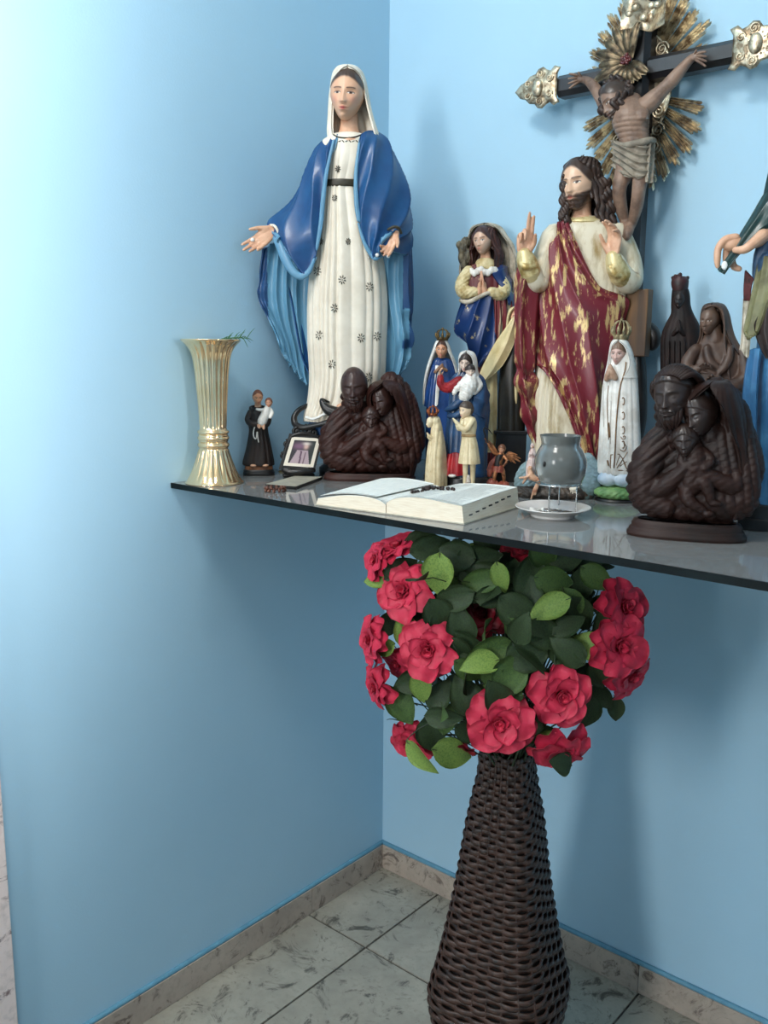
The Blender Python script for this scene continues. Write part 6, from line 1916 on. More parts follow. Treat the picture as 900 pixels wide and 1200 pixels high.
outline([(603, 578), (602, 564), (608, 549), (618, 540), (640, 536), (660, 538), (676, 534), (690, 531), (700, 540), (706, 556), (702, 572), (690, 588), (650, 590), (615, 586)], -8, 3, 'resin_wave', M_RESIN, 0.7, 3)
outline([(674, 545), (682, 533), (692, 531), (702, 545), (706, 560), (700, 574), (688, 586), (678, 580), (674, 565)], 2, 8, 'resin_wave', M_RESIN, 0.8, 5)
(V, F), _ = blob([tube(fr.L([(606, by - 5, 2), (630, by - 4, 8), (660, by - 4, 8), (690, by - 5, 2)]), [6, 7, 7, 6], 12, flat=(1.4, 1)), tube(fr.L([(614, by - 3, 12), (650, by - 3, 14), (680, by - 3, 11)]), [4, 4, 4], 10)], 1.1, 1, carve=lambda V: 0.9 * noise3(V, 0.6, 6))
V[:, 1] = np.maximum(V[:, 1], 0.2)
fr.mk('mottled_base', (V, F), M_DKROCK)
M_ROSE = mat('pinkish_white_glaze', s255(216, 196, 190), rough=0.4, rgb2=s255(176, 140, 134), scale=110, lo=0.45, hi=0.65)
M_PEACH = mat('peach_paint', s255(214, 170, 138), rough=0.45, rgb2=s255(170, 112, 86), scale=110, lo=0.45, hi=0.65)
fr.mk('tiny_veiled_figure', blob([tube(fr.L([(624, 526, 10), (623.5, 535, 11), (622, 547, 11), (621.5, 558, 11)]), [2.6, 4.4, 5.2, 5.2], 14, 30), ball(fr.l(623.8, 522.5, 10.5), (2.6, 3.2, 2.6), 12), tube(fr.L([(620, 534, 14), (623, 532, 16), (626, 534, 14)]), [1.2, 1.2, 1.2], 8)], 0.6, 1, carve=lambda V: 0.3 * pleat(V[:, 0] * 1.8 + V[:, 1] * 0.1))[0], M_ROSE)
fr.mk('tiny_face', ball(fr.l(624, 523.5, 12), (1.6, 2.0, 1.4), 10), M_PEACH)
fr.mk('kneeling_child', blob([ball(fr.l(621, 549, 17), (3, 3.2, 3), 10), tube(fr.L([(621, 552, 17), (623, 558, 17), (627, 561, 17)]), [3, 4.2, 3.6], 10), tube(fr.L([(623, 555, 19), (617, 559, 19), (609, 560, 18)]), [2, 1.6, 1.2], 8), tube(fr.L([(617, 559, 18), (613, 566, 17)]), [1.8, 1.2], 8)], 0.6, 1)[0], M_PEACH)
fr.mk('kneeling_child', blob([ball(fr.l(632, 560, 18), (2.6, 2.6, 2.6), 10), tube(fr.L([(632, 563, 18), (629, 570, 18), (627, 579, 18)]), [2.2, 2.4, 1.6], 10), tube(fr.L([(629, 570, 18), (626, 574, 18), (622, 586, 17)]), [2, 1.8, 1.0], 8)], 0.6, 1)[0], M_PEACH)
fr.mk('tiny_lamb', blob([ball(fr.l(672, 573, 14), (5, 3, 3), 10), ball(fr.l(677, 570, 15), (2.4, 2.2, 2), 8)] + [tube(fr.L([(669 + 2.4 * q, 574, 14 + q % 2), (668.5 + 2.4 * q, 580, 14 + q % 2)]), [0.9, 0.8], 6) for q in range(4)], 0.55, 1)[0], M_CREAM)

# ------------------------------------------------------------------ smoked glass oil burner on a saucer
fr = Fr('oil_burner', 'smoky grey glass bowl on thin metal legs, standing in the white saucer', 'burner', 656, -0.402)
SAU = fr
M_SMOKE = mat('smoky_grey_glass', s255(122, 126, 124), rough=0.18, rgb2=s255(94, 98, 98), scale=10, lo=0.4, hi=0.7, trans=0.35, coat=0.4)
M_SMOKE.node_tree.nodes['Principled BSDF'].inputs['IOR'].default_value = 1.3
M_CHROME = mat('polished_wire', s255(214, 214, 212), rough=0.15, metal=1.0, rgb2=s255(186, 186, 186), scale=90)
def turned(fr, prof, n=56, cx=656, name='part', mt=None, d=0, scale=1.0):
    """prof: (radius px, pixel row)."""
    rows = []
    for r_, py in prof:
        p = fr.l(cx, py, d)
        A = np.linspace(0, 2 * math.pi, n, endpoint=False)
        rows.append(np.column_stack([p[0] + r_ * np.cos(A), np.full(n, p[1]), p[2] + r_ * np.sin(A)]))
    return fr.mk(name, (np.vstack(rows), [q[::-1] for q in grid_faces(len(prof), n, True)]), mt)
pf = cr([(23.5, 510), (23.2, 512), (22, 518), (22.3, 522), (26, 528), (29.5, 537), (30, 545), (28.5, 555), (25, 562), (22, 565), (1, 565.5)], 48)
pin = [(max(0.5, a - 1.3), b + 0.2) for a, b in pf[::-1]]
turned(fr, [(a, b) for a, b in pf] + [(max(0.5, a - 1.5), b - (1.2 if b > 560 else 0)) for a, b in pf[::-1]], 56, 657, 'glass_bowl', M_SMOKE)
fr.mk('dark_chip', ball(fr.l(638, 544, 24.5), (2.2, 3.4, 1.2), 10), M_BLACK)
fr.mk('metal_ring', tube(np.array([fr.l(655, 566.5) + np.array([25.5 * math.cos(t), 0, 25.5 * math.sin(t)]) for t in np.linspace(0, 2 * math.pi, 41)]), [1.0] * 41, 8, 80, round_ends=False), M_CHROME)
for a, nm in ((118, 'leg'), (272, 'leg'), (20, 'leg')):
    t = math.radians(a)
    u0 = fr.l(655, 567) + np.array([22 * math.cos(t), 0, 22 * math.sin(t)])
    u1 = np.array([u0[0], fr.l(655, 605)[1] * 0 + 4.2, u0[2] * 0.95])
    fr.mk(nm, tube([u0, (u0 + u1) / 2, u1], [1.0] * 3, 8), M_CHROME)
# sticks of bright wire in front as in the picture
sc = Fr('saucer', 'white china saucer with ash and a crumpled paper, under the burner', 'plate', 647.5, -0.420)
pf = cr([(0.6, 2.0), (24, 2.0), (28, 3.5), (36, 7.5), (43, 10.5), (43.6, 11.4), (42.6, 11.6), (35, 8.8), (27, 4.8), (24, 3.6), (0.6, 3.4)], 60)
foot = [(24, 2.4), (25.5, 0), (24.0, 0), (22.5, 2.2)]
V1, F1 = lathe([(a, b) for a, b in pf], 64)
V2, F2 = lathe(foot, 64)
V, F = join((V1, F1), (V2, F2))
kf = 1.0
mk('china_dish', np.column_stack([V[:, 0], V[:, 1], V[:, 2]]) * sc.s * kf, F, mat('white_china', s255(226, 222, 218), rough=0.2, rgb2=s255(216, 212, 208), scale=30, coat=0.4), sc.E)
def onsau(x, z, y): return np.array([x, y, z])
(V, F) = blob([ball((8, 4.6, -2), (18, 1.4, 9), 16), ball((-6, 4.8, 3), (10, 1.6, 6), 12)], 0.9, 1, carve=lambda V: 0.4 * noise3(V, 1.0, 2))[0]
sc.mk('ash', (V, F), mat('grey_ash', s255(96, 90, 82), rough=0.95, rgb2=s255(52, 48, 44), scale=160, bump=0.8))
G = np.array([[(-27 + 4 * i, 6.0 + 2.2 * math.sin(1.7 * i + j) + 1.6 * math.sin(2.3 * j), -3 + 4 * j + 1.2 * math.sin(i)) for i in range(5)] for j in range(4)])
V, F, _ = Fr.thicken(spline_grid(G, 20, 20), 0.4)
sc.mk('crumpled_paper', (V, F), M_WHITEP)
tl = [tube([(0 + 13 * math.cos(t), 6.2, -2 + 8 * math.sin(t)) for t in np.linspace(0, 2 * math.pi, 25)], [0.8] * 25, 6, 50, round_ends=False)]
sc.mk('tealight_rim', tl[0], M_CHROME)

# ------------------------------------------------------------------ white crowned statuette on a cloud
M_GOLDLINE = mat('brown_gold_line', s255(136, 104, 70), rough=0.4, metal=0.3, rgb2=s255(104, 76, 50), scale=120)
fr = Fr('statuette', 'white statuette with brown gold trim and a crown, on a blue cloud and green ground', 'statuette', 722, -0.222)
by = fr.base[1]
robe = fr.mk('cloak', fr.loft([(398, 720, 732, 6, 7), (403, 717, 737, 9, 9), (414, 714.5, 741.5, 10, 11), (430, 710.5, 745.5, 12, 12), (455, 706, 747.5, 13, 13), (490, 703.5, 749, 15, 14), (525, 701.5, 750.5, 16, 15), (551, 700, 752, 17, 16), (556, 703, 750, 15, 14)], n=130, m=90,
    fold=folds(13, lambda v: 0.2 + 1.0 * sstep(0.2, 0.9, v), seed=81)), M_WHITEP)
Tr = surf(fr, robe)
put_head(fr, 725, 413, 27, M_SKIN, d=4.0, yaw=-14, pitch=10, n=70, skin=s255(208, 172, 160), lip=s255(176, 116, 108), hair=s255(120, 96, 80), hairline=0.22, hairdrop=2.0)
V, F, sd = fr.shell([(396.5, 722, 731, 4, 5, 2, 2), (399, 717.5, 735, 10, 9, 8, 3), (404, 715, 738, 14, 10, 36, 3), (412, 713.5, 741.5, 14.5, 11, 46, 3), (422, 712, 744, 14, 12, 50, 3), (432, 710, 746, 14, 12, 40, 2), (442, 708, 747.5, 14, 13, 18, 1)], n=80, m=50, thick=1.6, off=12)
fr.mk('veil', (V, F), M_WHITEP)
fr.mk('joined_hands', blob([tube(fr.L([(721, 443, 14), (718, 436, 17), (715, 428, 18)]), [3.4, 3.2, 1.6], 10), tube(fr.L([(711, 444, 12), (713, 437, 16), (714.5, 429, 17.5)]), [3.4, 3.2, 1.6], 10), ball(fr.l(716, 440, 14), (6, 5, 3.5), 12)], 0.6, 1)[0], mat('tan_hands', s255(190, 156, 132), rough=0.45, rgb2=s255(160, 124, 102), scale=80))
applied(fr, 'gold_trim', Tr, [
    ([(733.5, 425), (732, 436), (727, 452), (724, 475), (722, 500), (720.5, 535), (719.5, 548)], 0.8),
    ([(713, 452), (711.5, 470), (712.5, 500), (713.5, 515)], 0.45), ([(713.5, 496), (714.5, 512)], 0.9), ([(712, 540), (713, 545)], 1.0),
    ([(717, 533), (727, 533), (734, 549), (739, 552)], 0.6), ([(716, 533), (715.5, 549), (726, 551), (739, 552)], 0.7), ([(722, 545), (727, 534), (733, 545)], 0.4)] +
    [([(729 + 1.5 * math.cos(t) + 1.2, 470 + 17 * q + 4.2 * math.sin(t)) for t in np.linspace(-2.2, 1.9, 9)], 0.6) for q in range(4)] +
    [([(731 - 3.2 * (1 - t / 7) * math.cos(t) , 512 + 3.2 * (1 - t / 7) * math.sin(t)) for t in np.linspace(0, 6.5, 12)], 0.5), ([(731, 519), (734, 524), (731, 529), (727, 527)], 0.5), ([(723, 548), (730, 538), (735, 530)], 0.5), ([(727, 546), (734, 541)], 0.5)], M_GOLDLINE, 0.3)
applied(fr, 'worn_streak', Tr, [([(708, 450), (707, 480), (707.5, 500)], 0.5), ([(716, 470), (715, 520)], 0.4), ([(741, 530), (744, 550)], 0.4)], mat('grey_streak', s255(168, 160, 150), rough=0.6, rgb2=s255(190, 184, 176), scale=60), 0.1)
crown(fr, 727.5, 372, 398.5, 9.0, mat('dusty_gold_crown', s255(176, 160, 122), rough=0.45, metal=0.45, rgb2=s255(120, 106, 78), scale=120), pts=10, d=3)
(V, F), _ = blob([ball(fr.l(713, 561, 8), (13, 9, 11), 14), ball(fr.l(731, 562, 10), (14, 9, 11), 14), ball(fr.l(743, 562, 2), (9, 8, 10), 12), ball(fr.l(724, 562, -4), (20, 9, 12), 14)], 1.0, 2)
fr.mk('cloud', (V, F), mat('blue_white_cloud', s255(206, 220, 232), rough=0.45, rgb2=s255(150, 180, 206), scale=30, lo=0.4, hi=0.65))
(V, F), _ = blob([ball(fr.l(723, 577, 3), (27, 9, 20), 20)], 1.2, 1, carve=lambda V: 0.7 * noise3(V, 0.4, 3))
fr.mk('green_ground', (V, F), mat('mint_green_paint', s255(126, 164, 104), rough=0.5, rgb2=s255(84, 128, 78), scale=40, lo=0.4, hi=0.65))
disc(fr, 722.5, 583, by, 25, 20, M_BLACK)

# ------------------------------------------------------------------ dark crowned cloaked statue at the back
M_DKWOOD = mat('blackened_wood', s255(26, 18, 17), rough=0.55, spec=0.25, rgb2=s255(40, 27, 24), scale=40)
M_DKRED = mat('dark_red_crown', s255(58, 22, 24), rough=0.5, rgb2=s255(34, 18, 18), scale=60)
fr = Fr('statue', 'almost black crowned statue in a wide triangular cloak, at the back by the wall', 'statue', 798, -0.085)
by = fr.base[1]
ck = fr.mk('cloak', fr.loft([(339, 788, 807, 7, 7), (346, 787, 808.5, 9, 9), (358, 786.5, 809.5, 9, 9), (368, 786, 813, 10, 10), (380, 780, 819, 12, 11), (395, 775, 823, 14, 12), (420, 774.5, 825, 15, 13), (480, 775, 826, 16, 13), (540, 774, 828, 17, 14), (by - 8, 774, 828, 17, 14)], n=110, m=80,
    fold=folds(12, lambda v: 0.2 + 0.8 * sstep(0.3, 0.8, v), seed=91)), M_DKWOOD)
put_head(fr, 796.5, 351.5, 20, M_SKIN, d=3.5, yaw=-8, pitch=5, n=60, skin=s255(30, 21, 19), lip=s255(38, 24, 22), brow=s255(24, 18, 18), eye=False)
fr.mk('carved_front', blob([tube(fr.L([(789, 392, 13), (795, 386, 17), (801, 392, 14)]), [2.4, 2.4, 2.4], 8), tube(fr.L([(793, 388, 17), (795, 376, 17)]), [2, 1.4], 8), tube(fr.L([(797, 388, 17), (796, 376, 17)]), [2, 1.4], 8)] + [tube(fr.L([(784 + 6 * q, 400, 14 + 1.2 * (2 - abs(q - 2))), (782 + 7 * q, 470, 16 + 1.2 * (2 - abs(q - 2)))]), [1.2, 1.6], 8) for q in range(5)], 0.8, 1)[0], M_DKWOOD)
Pc = [tube(fr.L([(788 + 17.5 * t, 341 - 1.0 * math.sin(t * 3.14), 7 * math.sin(t * 3.14)) for t in np.linspace(0, 1, 7)]), [2] * 7, 8)]
fr.mk('crown', blob([fr.loft([(341, 788.5, 806, 8, 8), (334, 786.5, 807, 9, 9), (328, 787, 807, 8.5, 8.5), (324, 790, 803.5, 6, 6)][::-1], n=40, m=16)] + [ball(fr.l(788.5 + 2.9 * q, 325.5 - 1.2 * math.sin(q * 1.05) * 2, 6 * math.sin(q / 6 * 3.14)), 2.2, 8) for q in range(7)] + [ball(fr.l(797, 322, 0), 2.6, 8)], 0.7, 1)[0], M_DKRED)
disc(fr, 800, by - 9, by, 29, 20, M_BLACK)

# ------------------------------------------------------------------ carved brown veiled bust
M_CARVE = mat('umber_carved_wood', s255(96, 72, 58), rough=0.5, rgb2=s255(60, 44, 38), scale=24, lo=0.4, hi=0.68, detail=6)
fr = Fr('statue', 'carved umber brown statue of a veiled woman, hands held before her', 'statue', 838, -0.165)
by = fr.base[1]
def grooves(fx, fy, amp, fz=0.0):
    return lambda V: amp * pleat(V[:, 0] * fx + V[:, 1] * fy + V[:, 2] * fz + 1.2 * np.sin(V[:, 1] * 0.05), 0.8)
(V, F), _ = blob([fr.loft([(392, 826, 852, 8, 9), (404, 816, 866, 12, 12), (415, 808, 874, 15, 14), (440, 804, 879, 18, 15), (480, 806, 878, 18, 15), (540, 808, 876, 18, 15), (by - 4, 806, 878, 18, 15)], n=60, m=50),
    tube(fr.L([(815, 410, 8), (806, 424, 14), (806, 436, 20), (818, 432, 24)]), [7, 7.5, 7, 5], 14), tube(fr.L([(870, 415, 4), (874, 440, 12), (860, 452, 20), (838, 446, 24)]), [8, 9, 8, 5], 14),
    tube(fr.L([(828, 408, 13), (832, 424, 17), (842, 432, 18)]), [4, 5, 4], 10), tube(fr.L([(856, 408, 12), (852, 426, 17), (842, 438, 19)]), [4, 5, 4], 10), tube(fr.L([(838, 382, 2), (838, 400, 4)]), [7, 9], 14)], 1.2, 3, carve=lambda V: 0.6 * noise3(V, 0.18, 2))
fr.mk('carved_body', (V, F), M_CARVE)
put_head(fr, 832.5, 375.5, 31, M_SKIN, d=5, yaw=-24, pitch=4, n=80, skin=s255(104, 80, 66), lip=s255(92, 66, 56), brow=s255(70, 52, 44), eye=s255(60, 44, 38))
V, F, sd = fr.shell([(354.5, 833, 842, 4, 6, 1), (356.5, 826, 848, 11, 11, 4), (361, 822.5, 852, 15, 14, 24), (370, 820.5, 855.5, 15, 16, 42), (382, 820, 858, 15, 16, 47), (394, 819.5, 861.5, 15, 16, 50), (406, 815, 868, 16, 16, 56), (418, 808, 876, 17, 16, 62), (440, 805, 880, 17, 16, 68)], n=90, m=70, thick=2.8, fold=folds(14, lambda v: 0.3 + 0.6 * v, seed=95), off=14)
fr.mk('veil', (V, F), M_CARVE)
fr.mk('veil_edge', tube(fr.L([(826, 361, 14), (836, 358, 16), (846, 364, 15), (849, 380, 15), (849, 400, 15), (852, 424, 17), (855, 448, 18), (850, 456, 19)]), [1.3] * 8, 8), M_CARVE)
put_hand(fr, (815, 434, 25), (0.75, 0.45, 0.2), (0.2, -0.4, 1), 22, M_CARVE, thumb=1, curl=(25, 28, 30, 34))
put_hand(fr, (846, 446, 26), (-0.95, 0.25, 0.2), (0, -0.3, 1), 22, M_CARVE, thumb=-1, curl=(25, 28, 30, 34))
fr.mk('plinth', pbox(fr, 804, 880, by - 5, by, -17, 17, 1.0), M_BLACK, smooth=False)
# ------------------------------------------------------------------ two dark carved family groups
M_ROSEW = mat('dark_rosewood_carving', s255(58, 30, 24), rough=0.46, spec=0.3, rgb2=s255(32, 19, 17), scale=20, lo=0.4, hi=0.7, detail=6)
M_ROSEW2 = mat('blackish_walnut_carving', s255(46, 27, 22), rough=0.5, spec=0.28, rgb2=s255(24, 17, 15), scale=20, lo=0.4, hi=0.7, detail=6)
WOODC = dict(skin=s255(56, 32, 27), lip=s255(52, 30, 26), brow=s255(40, 24, 21), eye=False)
WOODC2 = dict(skin=s255(44, 29, 24), lip=s255(46, 30, 26), brow=s255(34, 23, 20), eye=False)

def family(fr, T, mt, wc, hair_kw, W, base):
    """Carved half length group: bearded father left, veiled mother right, child in their arms. T maps unit coordinates
    (u right 0..1, v down 0..1) measured on the group to photograph pixels; W is the width in pixels."""
    s = W / 113.0
    def P(u, v, d): 
        x, y = T(u, v)
        return fr.l(x, y, d * s)
    def tb(pts, r, n=14, m=None): return tube([P(*p) for p in pts], [x * s for x in r], n, m)
    def bl(p, r, n=16): return ball(P(*p), [x * s for x in r], n)
    body = [
        bl((.42, .66, 0), (40, 42, 15), 28), bl((.74, .70, 0), (32, 46, 16), 28), bl((.30, .80, 2), (32, 26, 17), 24), bl((.62, .86, 2), (44, 18, 18), 24), bl((.5, .92, 0), (50, 10, 17), 24),
        # father's shoulder, shawl and arm
        tb([(.33, .40, -3), (.18, .52, 2), (.08, .68, 6), (.10, .84, 8), (.25, .90, 14)], [12, 15, 16, 15, 10], 18),
        tb([(.10, .80, 10), (.22, .78, 17), (.36, .70, 20), (.44, .64, 22)], [9, 8.5, 7, 5], 14),
        # mother's cloak and arm
        tb([(.72, .14, -4), (.84, .26, -4), (.92, .46, -3), (.97, .66, 0), (.92, .86, 2)], [12, 13, 14, 15, 14], 18),
        tb([(.92, .70, 6), (.84, .76, 14), (.70, .72, 19), (.58, .66, 21)], [9, 8.5, 6.5, 5], 14),
        # necks
        tb([(.22 + .03, .26, 0), (.30, .44, 0)], [9, 11], 14), tb([(.62, .30, 0), (.66, .46, 0)], [8, 12], 14),
        # child: trunk, arms, legs, feet
        tb([(.50, .50, 12), (.52, .62, 16), (.48, .76, 17)], [8, 11, 10], 18), tb([(.44, .54, 14), (.40, .62, 20), (.50, .66, 25)], [4.6, 4.2, 3.2], 12), tb([(.58, .54, 14), (.66, .60, 19), (.60, .65, 25)], [4.6, 4.2, 3.2], 12),
        tb([(.50, .76, 18), (.60, .74, 24), (.66, .86, 23)], [7, 6, 4], 14), tb([(.44, .76, 18), (.46, .86, 23), (.58, .92, 22)], [7, 6, 4], 14), bl((.70, .88, 23), (6, 3, 4), 12), bl((.63, .945, 22), (6, 3, 4), 12),
        bl((.36, .46, 12), (8, 9, 7), 14), 
    ]
    # fingers of the adults' hands
    for q in range(4):
        body.append(tb([(.42 + .01 * q, .625 + .022 * q, 23), (.49 + .01 * q, .615 + .022 * q, 25.5), (.53, .63 + .02 * q, 25)], [1.9, 1.7, 1.2], 8))
        body.append(tb([(.62 - .005 * q, .685 + .020 * q, 23), (.555, .70 + .020 * q, 25.5), (.52, .715 + .018 * q, 24.5)], [1.9, 1.7, 1.2], 8))
    c0 = P(.5, .6, 0)
    a0, b0 = P(.10, .60, 0), P(.30, .50, 0)
    def carve(V):
        x, y = (V[:, 0] - c0[0]) / s, (V[:, 1] - c0[1]) / s
        left = sstep(-6, -22, x)
        right = sstep(14, 30, x)
        g = left * 1.3 * pleat(0.78 * (y * 0.8 - x * 0.62) + 0.6 * np.sin(0.1 * x)) + right * 1.0 * pleat(0.80 * (x + 0.16 * y) + 1.0 * np.sin(0.06 * y))
        low = sstep(-30, -45, y) * (1 - 0.6 * left)
        g = g * (1 - low) + low * 1.1 * pleat(0.5 * (x + 0.5 * y) + np.sin(0.12 * y))
        fade = sstep(24, 15, np.abs(V[:, 2] / s - 2) * 0 + V[:, 2] / s)
        return s * (g * fade * 0.9 + 0.35 * noise3(V / s, 0.35, 3))
    (V, F), _ = blob(body, 1.0 * s, 2, carve=carve)
    V[:, 1] = np.maximum(V[:, 1], base[0] * 0.75)
    fr.mk('carved_group', (V, F), mt)
    hx, hy, hh, kw = hair_kw['father']
    put_head(fr, hx, hy, hh, M_SKIN, d=9 * s, name='father_head', n=96, female=False, beard=tuple(np.array(wc['skin']) * 0.85), hair=tuple(np.array(wc['skin']) * (1.0 if kw.get('bald') else 0.8)), hairline=0.36 if kw.get('bald') else 0.28, hairdrop=1.5, age=0.9, hairk=0.03 if kw.get('bald') else 0.10, yaw=kw['yaw'], pitch=kw['pitch'], roll=kw['roll'], **wc)
    mx, my, mh, kw = hair_kw['mother']
    put_head(fr, mx, my, mh, M_SKIN, d=10 * s, name='mother_head', n=90, yaw=kw['yaw'], pitch=kw['pitch'], roll=kw['roll'], hair=tuple(np.array(wc['skin']) * 0.8), hairline=0.25, **wc)
    x, y, ch, kw = hair_kw['child']
    put_head(fr, x, y, ch, M_SKIN, d=17 * s, name='child_head', n=80, child=True, yaw=kw['yaw'], pitch=kw['pitch'], roll=kw['roll'], hair=tuple(np.array(wc['skin']) * 0.85), hairline=0.26, hairk=0.10, **wc)
    hx, hy, hh, kw = hair_kw['father']
    M3 = rotm('Y', kw['yaw']) @ rotm('X', kw['pitch']) @ rotm('Z', -kw['roll'])
    def hp(x, y, f): return M3 @ (np.array([x, y, f]) * hh) + fr.l(hx, hy, 9 * s)
    bd = []
    for q in range(9):
        a = (q - 4) / 4
        bd.append(tube([hp(0.20 * a, -0.30 + 0.06 * abs(a), 0.34 - 0.10 * a * a), hp(0.17 * a, -0.42, 0.40 - 0.12 * a * a), hp(0.11 * a + 0.02 * math.sin(q * 2), -0.56 - 0.03 * math.cos(q * 3), 0.36 - 0.06 * abs(a))], [0.05 * hh, 0.055 * hh, 0.028 * hh], 8, 10))
    fr.mk('beard', join(*bd), mt)
    if not kw.get('bald'):
        hr = []
        for q in range(15):
            a = (q - 7) / 7
            hr.append(tube([hp(0.05 + 0.22 * a, 0.40 - 0.10 * a * a, 0.30 - 0.05 * abs(a)), hp(0.10 + 0.32 * a, 0.50 - 0.16 * a * a, 0.12), hp(0.03 + 0.42 * a, 0.38 - 0.20 * a * a, -0.16), hp(0.40 * a, 0.10 - 0.1 * a * a, -0.38)], [0.05 * hh, 0.062 * hh, 0.065 * hh, 0.05 * hh], 8, 20))
            if abs(a) > 0.5: hr.append(tube([hp(0.34 * np.sign(a), 0.22 - 0.03 * q % 3, 0.10), hp(0.39 * np.sign(a), 0.05, 0.02 - 0.02 * (q % 4)), hp(0.35 * np.sign(a), -0.14, -0.03 - 0.03 * (q % 4))], [0.05 * hh, 0.055 * hh, 0.035 * hh], 8, 12))
        fr.mk('wavy_hair', join(*hr), mt)
    # mother's veil
    V, F, sd = fr.shell(hair_kw['veil'], n=100, m=80, thick=2.6 * s, fold=folds(18, lambda v: s * (0.2 + 1.0 * v), seed=7), off=hair_kw.get('voff', 16))
    fr.mk('veil', (V, F), mt)
    return fr

fr = Fr('carved_family', 'smaller dark rosewood carving of a bearded man, veiled woman and child, by the open book', 'carving', 432, -0.325)
by = fr.base[1]
x0, x1, y0, y1 = 382, 487, 430, by - 8
T1 = lambda u, v: (x0 + (x1 - x0) * u, y0 + (y1 - y0) * v)
family(fr, T1, M_ROSEW, WOODC, dict(father=(415, 453.5, 45, dict(yaw=-4, pitch=6, roll=-2, bald=True)), mother=(449, 468, 34, dict(yaw=-30, pitch=18, roll=-10)), child=(434, 489, 25, dict(yaw=8, pitch=12, roll=4)),
    veil=[(445, 446, 458, 7, 9, 1, 5), (448, 437, 467, 17, 13, 2, 6), (453, 432, 471, 23, 15, 16, 7), (461, 429, 475, 25, 16, 36, 7), (474, 430, 479, 23, 16, 44, 6), (492, 438, 484, 18, 15, 50, 4), (512, 446, 488, 16, 14, 56, 3), (535, 448, 489, 16, 14, 60, 3), (556, 446, 485, 16, 13, 62, 3)], voff=18), 113, [8])
disc(fr, 433, by - 9, by, 54, 22, M_ROSEW, 'carved_base', power=0.75)

fr = Fr('carved_family', 'larger blackish walnut carving of a man, veiled woman and child, at the shelf front', 'carving', 804, -0.436)
by = fr.base[1]
xx0, xx1, yy0, yy1 = 746, 878, 432, by - 18
T2 = lambda u, v: (xx0 + (xx1 - xx0) * u, yy0 + (yy1 - yy0) * v)
family(fr, T2, M_ROSEW2, WOODC2, dict(father=(790, 461, 62, dict(yaw=-20, pitch=8, roll=-6)), mother=(821, 482, 50, dict(yaw=-32, pitch=20, roll=-12)), child=(803, 515, 36, dict(yaw=-6, pitch=10, roll=-6)),
    veil=[(445, 832, 848, 9, 11, 1, 8), (449, 819, 857, 24, 17, 2, 9), (457, 809, 864, 32, 21, 15, 9), (470, 802, 869, 34, 22, 33, 9), (486, 801, 873, 32, 22, 42, 8), (508, 811, 876, 25, 21, 48, 6), (535, 822, 880, 21, 20, 54, 4), (570, 826, 879, 21, 19, 58, 4), (604, 824, 866, 20, 17, 60, 4)], voff=20), 145, [14])
disc(fr, 803, by - 20, by - 0, 64, 27, M_ROSEW2, 'carved_base', power=0.8)
disc(fr, 803, by - 12, by - 0, 67, 29, M_ROSEW2, 'carved_base', power=0.8)

# ------------------------------------------------------------------ large statue cut by the right edge of the picture
M_GREENM = mat('dark_green_mantle', s255(26, 58, 54), rough=0.36, rgb2=s255(18, 42, 42), scale=20, coat=0.15)
M_OLIVES = mat('olive_scarf', s255(126, 124, 86), rough=0.5, rgb2=s255(98, 96, 64), scale=26)
M_AZURE = mat('azure_robe', s255(70, 130, 172), rough=0.45, rgb2=s255(48, 102, 146), scale=18)
M_UMBER = mat('dark_umber_cloth', s255(56, 44, 40), rough=0.5, rgb2=s255(40, 32, 30), scale=30)
M_FRINGE = mat('dark_red_fringe', s255(86, 28, 32), rough=0.6, rgb2=s255(52, 18, 22), scale=120)
fr = Fr('statue', 'statue at the right edge, hand wrapped in a dark green mantle over an azure robe', 'statue', 935, -0.275)
by = fr.base[1]
fr.mk('robe', fr.loft([(215, 918, 960, 12, 12), (240, 906, 980, 18, 16), (300, 900, 990, 24, 20), (360, 892, 992, 26, 22), (420, 886, 990, 28, 23), (480, 882, 990, 30, 24), (540, 879, 990, 31, 25), (by - 14, 878, 990, 31, 25)], n=150, m=90, fold=folds(18, lambda v: 0.5 + 2.0 * sstep(0.3, 0.7, v), seed=101)), M_AZURE)
put_head(fr, 940, 168, 58, M_SKIN, d=4, yaw=-8, pitch=8, n=80, hair=s255(66, 46, 40))
fr.mk('neck', tube(fr.L([(940, 188, -2), (940, 218, 0)]), [11, 15], 16), M_FLESH)
V, F, sd = fr.shell([(130, 935, 946, 4, 8, 2), (134, 922, 958, 16, 16, 10), (150, 912, 968, 20, 22, 42), (180, 906, 976, 20, 22, 54), (215, 898, 984, 20, 22, 60), (250, 892, 994, 18, 24, 70), (300, 890, 998, 14, 26, 82), (420, 890, 996, 10, 28, 92), (540, 884, 994, 8, 28, 96)], n=80, m=70, thick=2.6, fold=folds(14, 1.4, seed=102))
fr.mk('mantle', (V, F), M_GREENM)
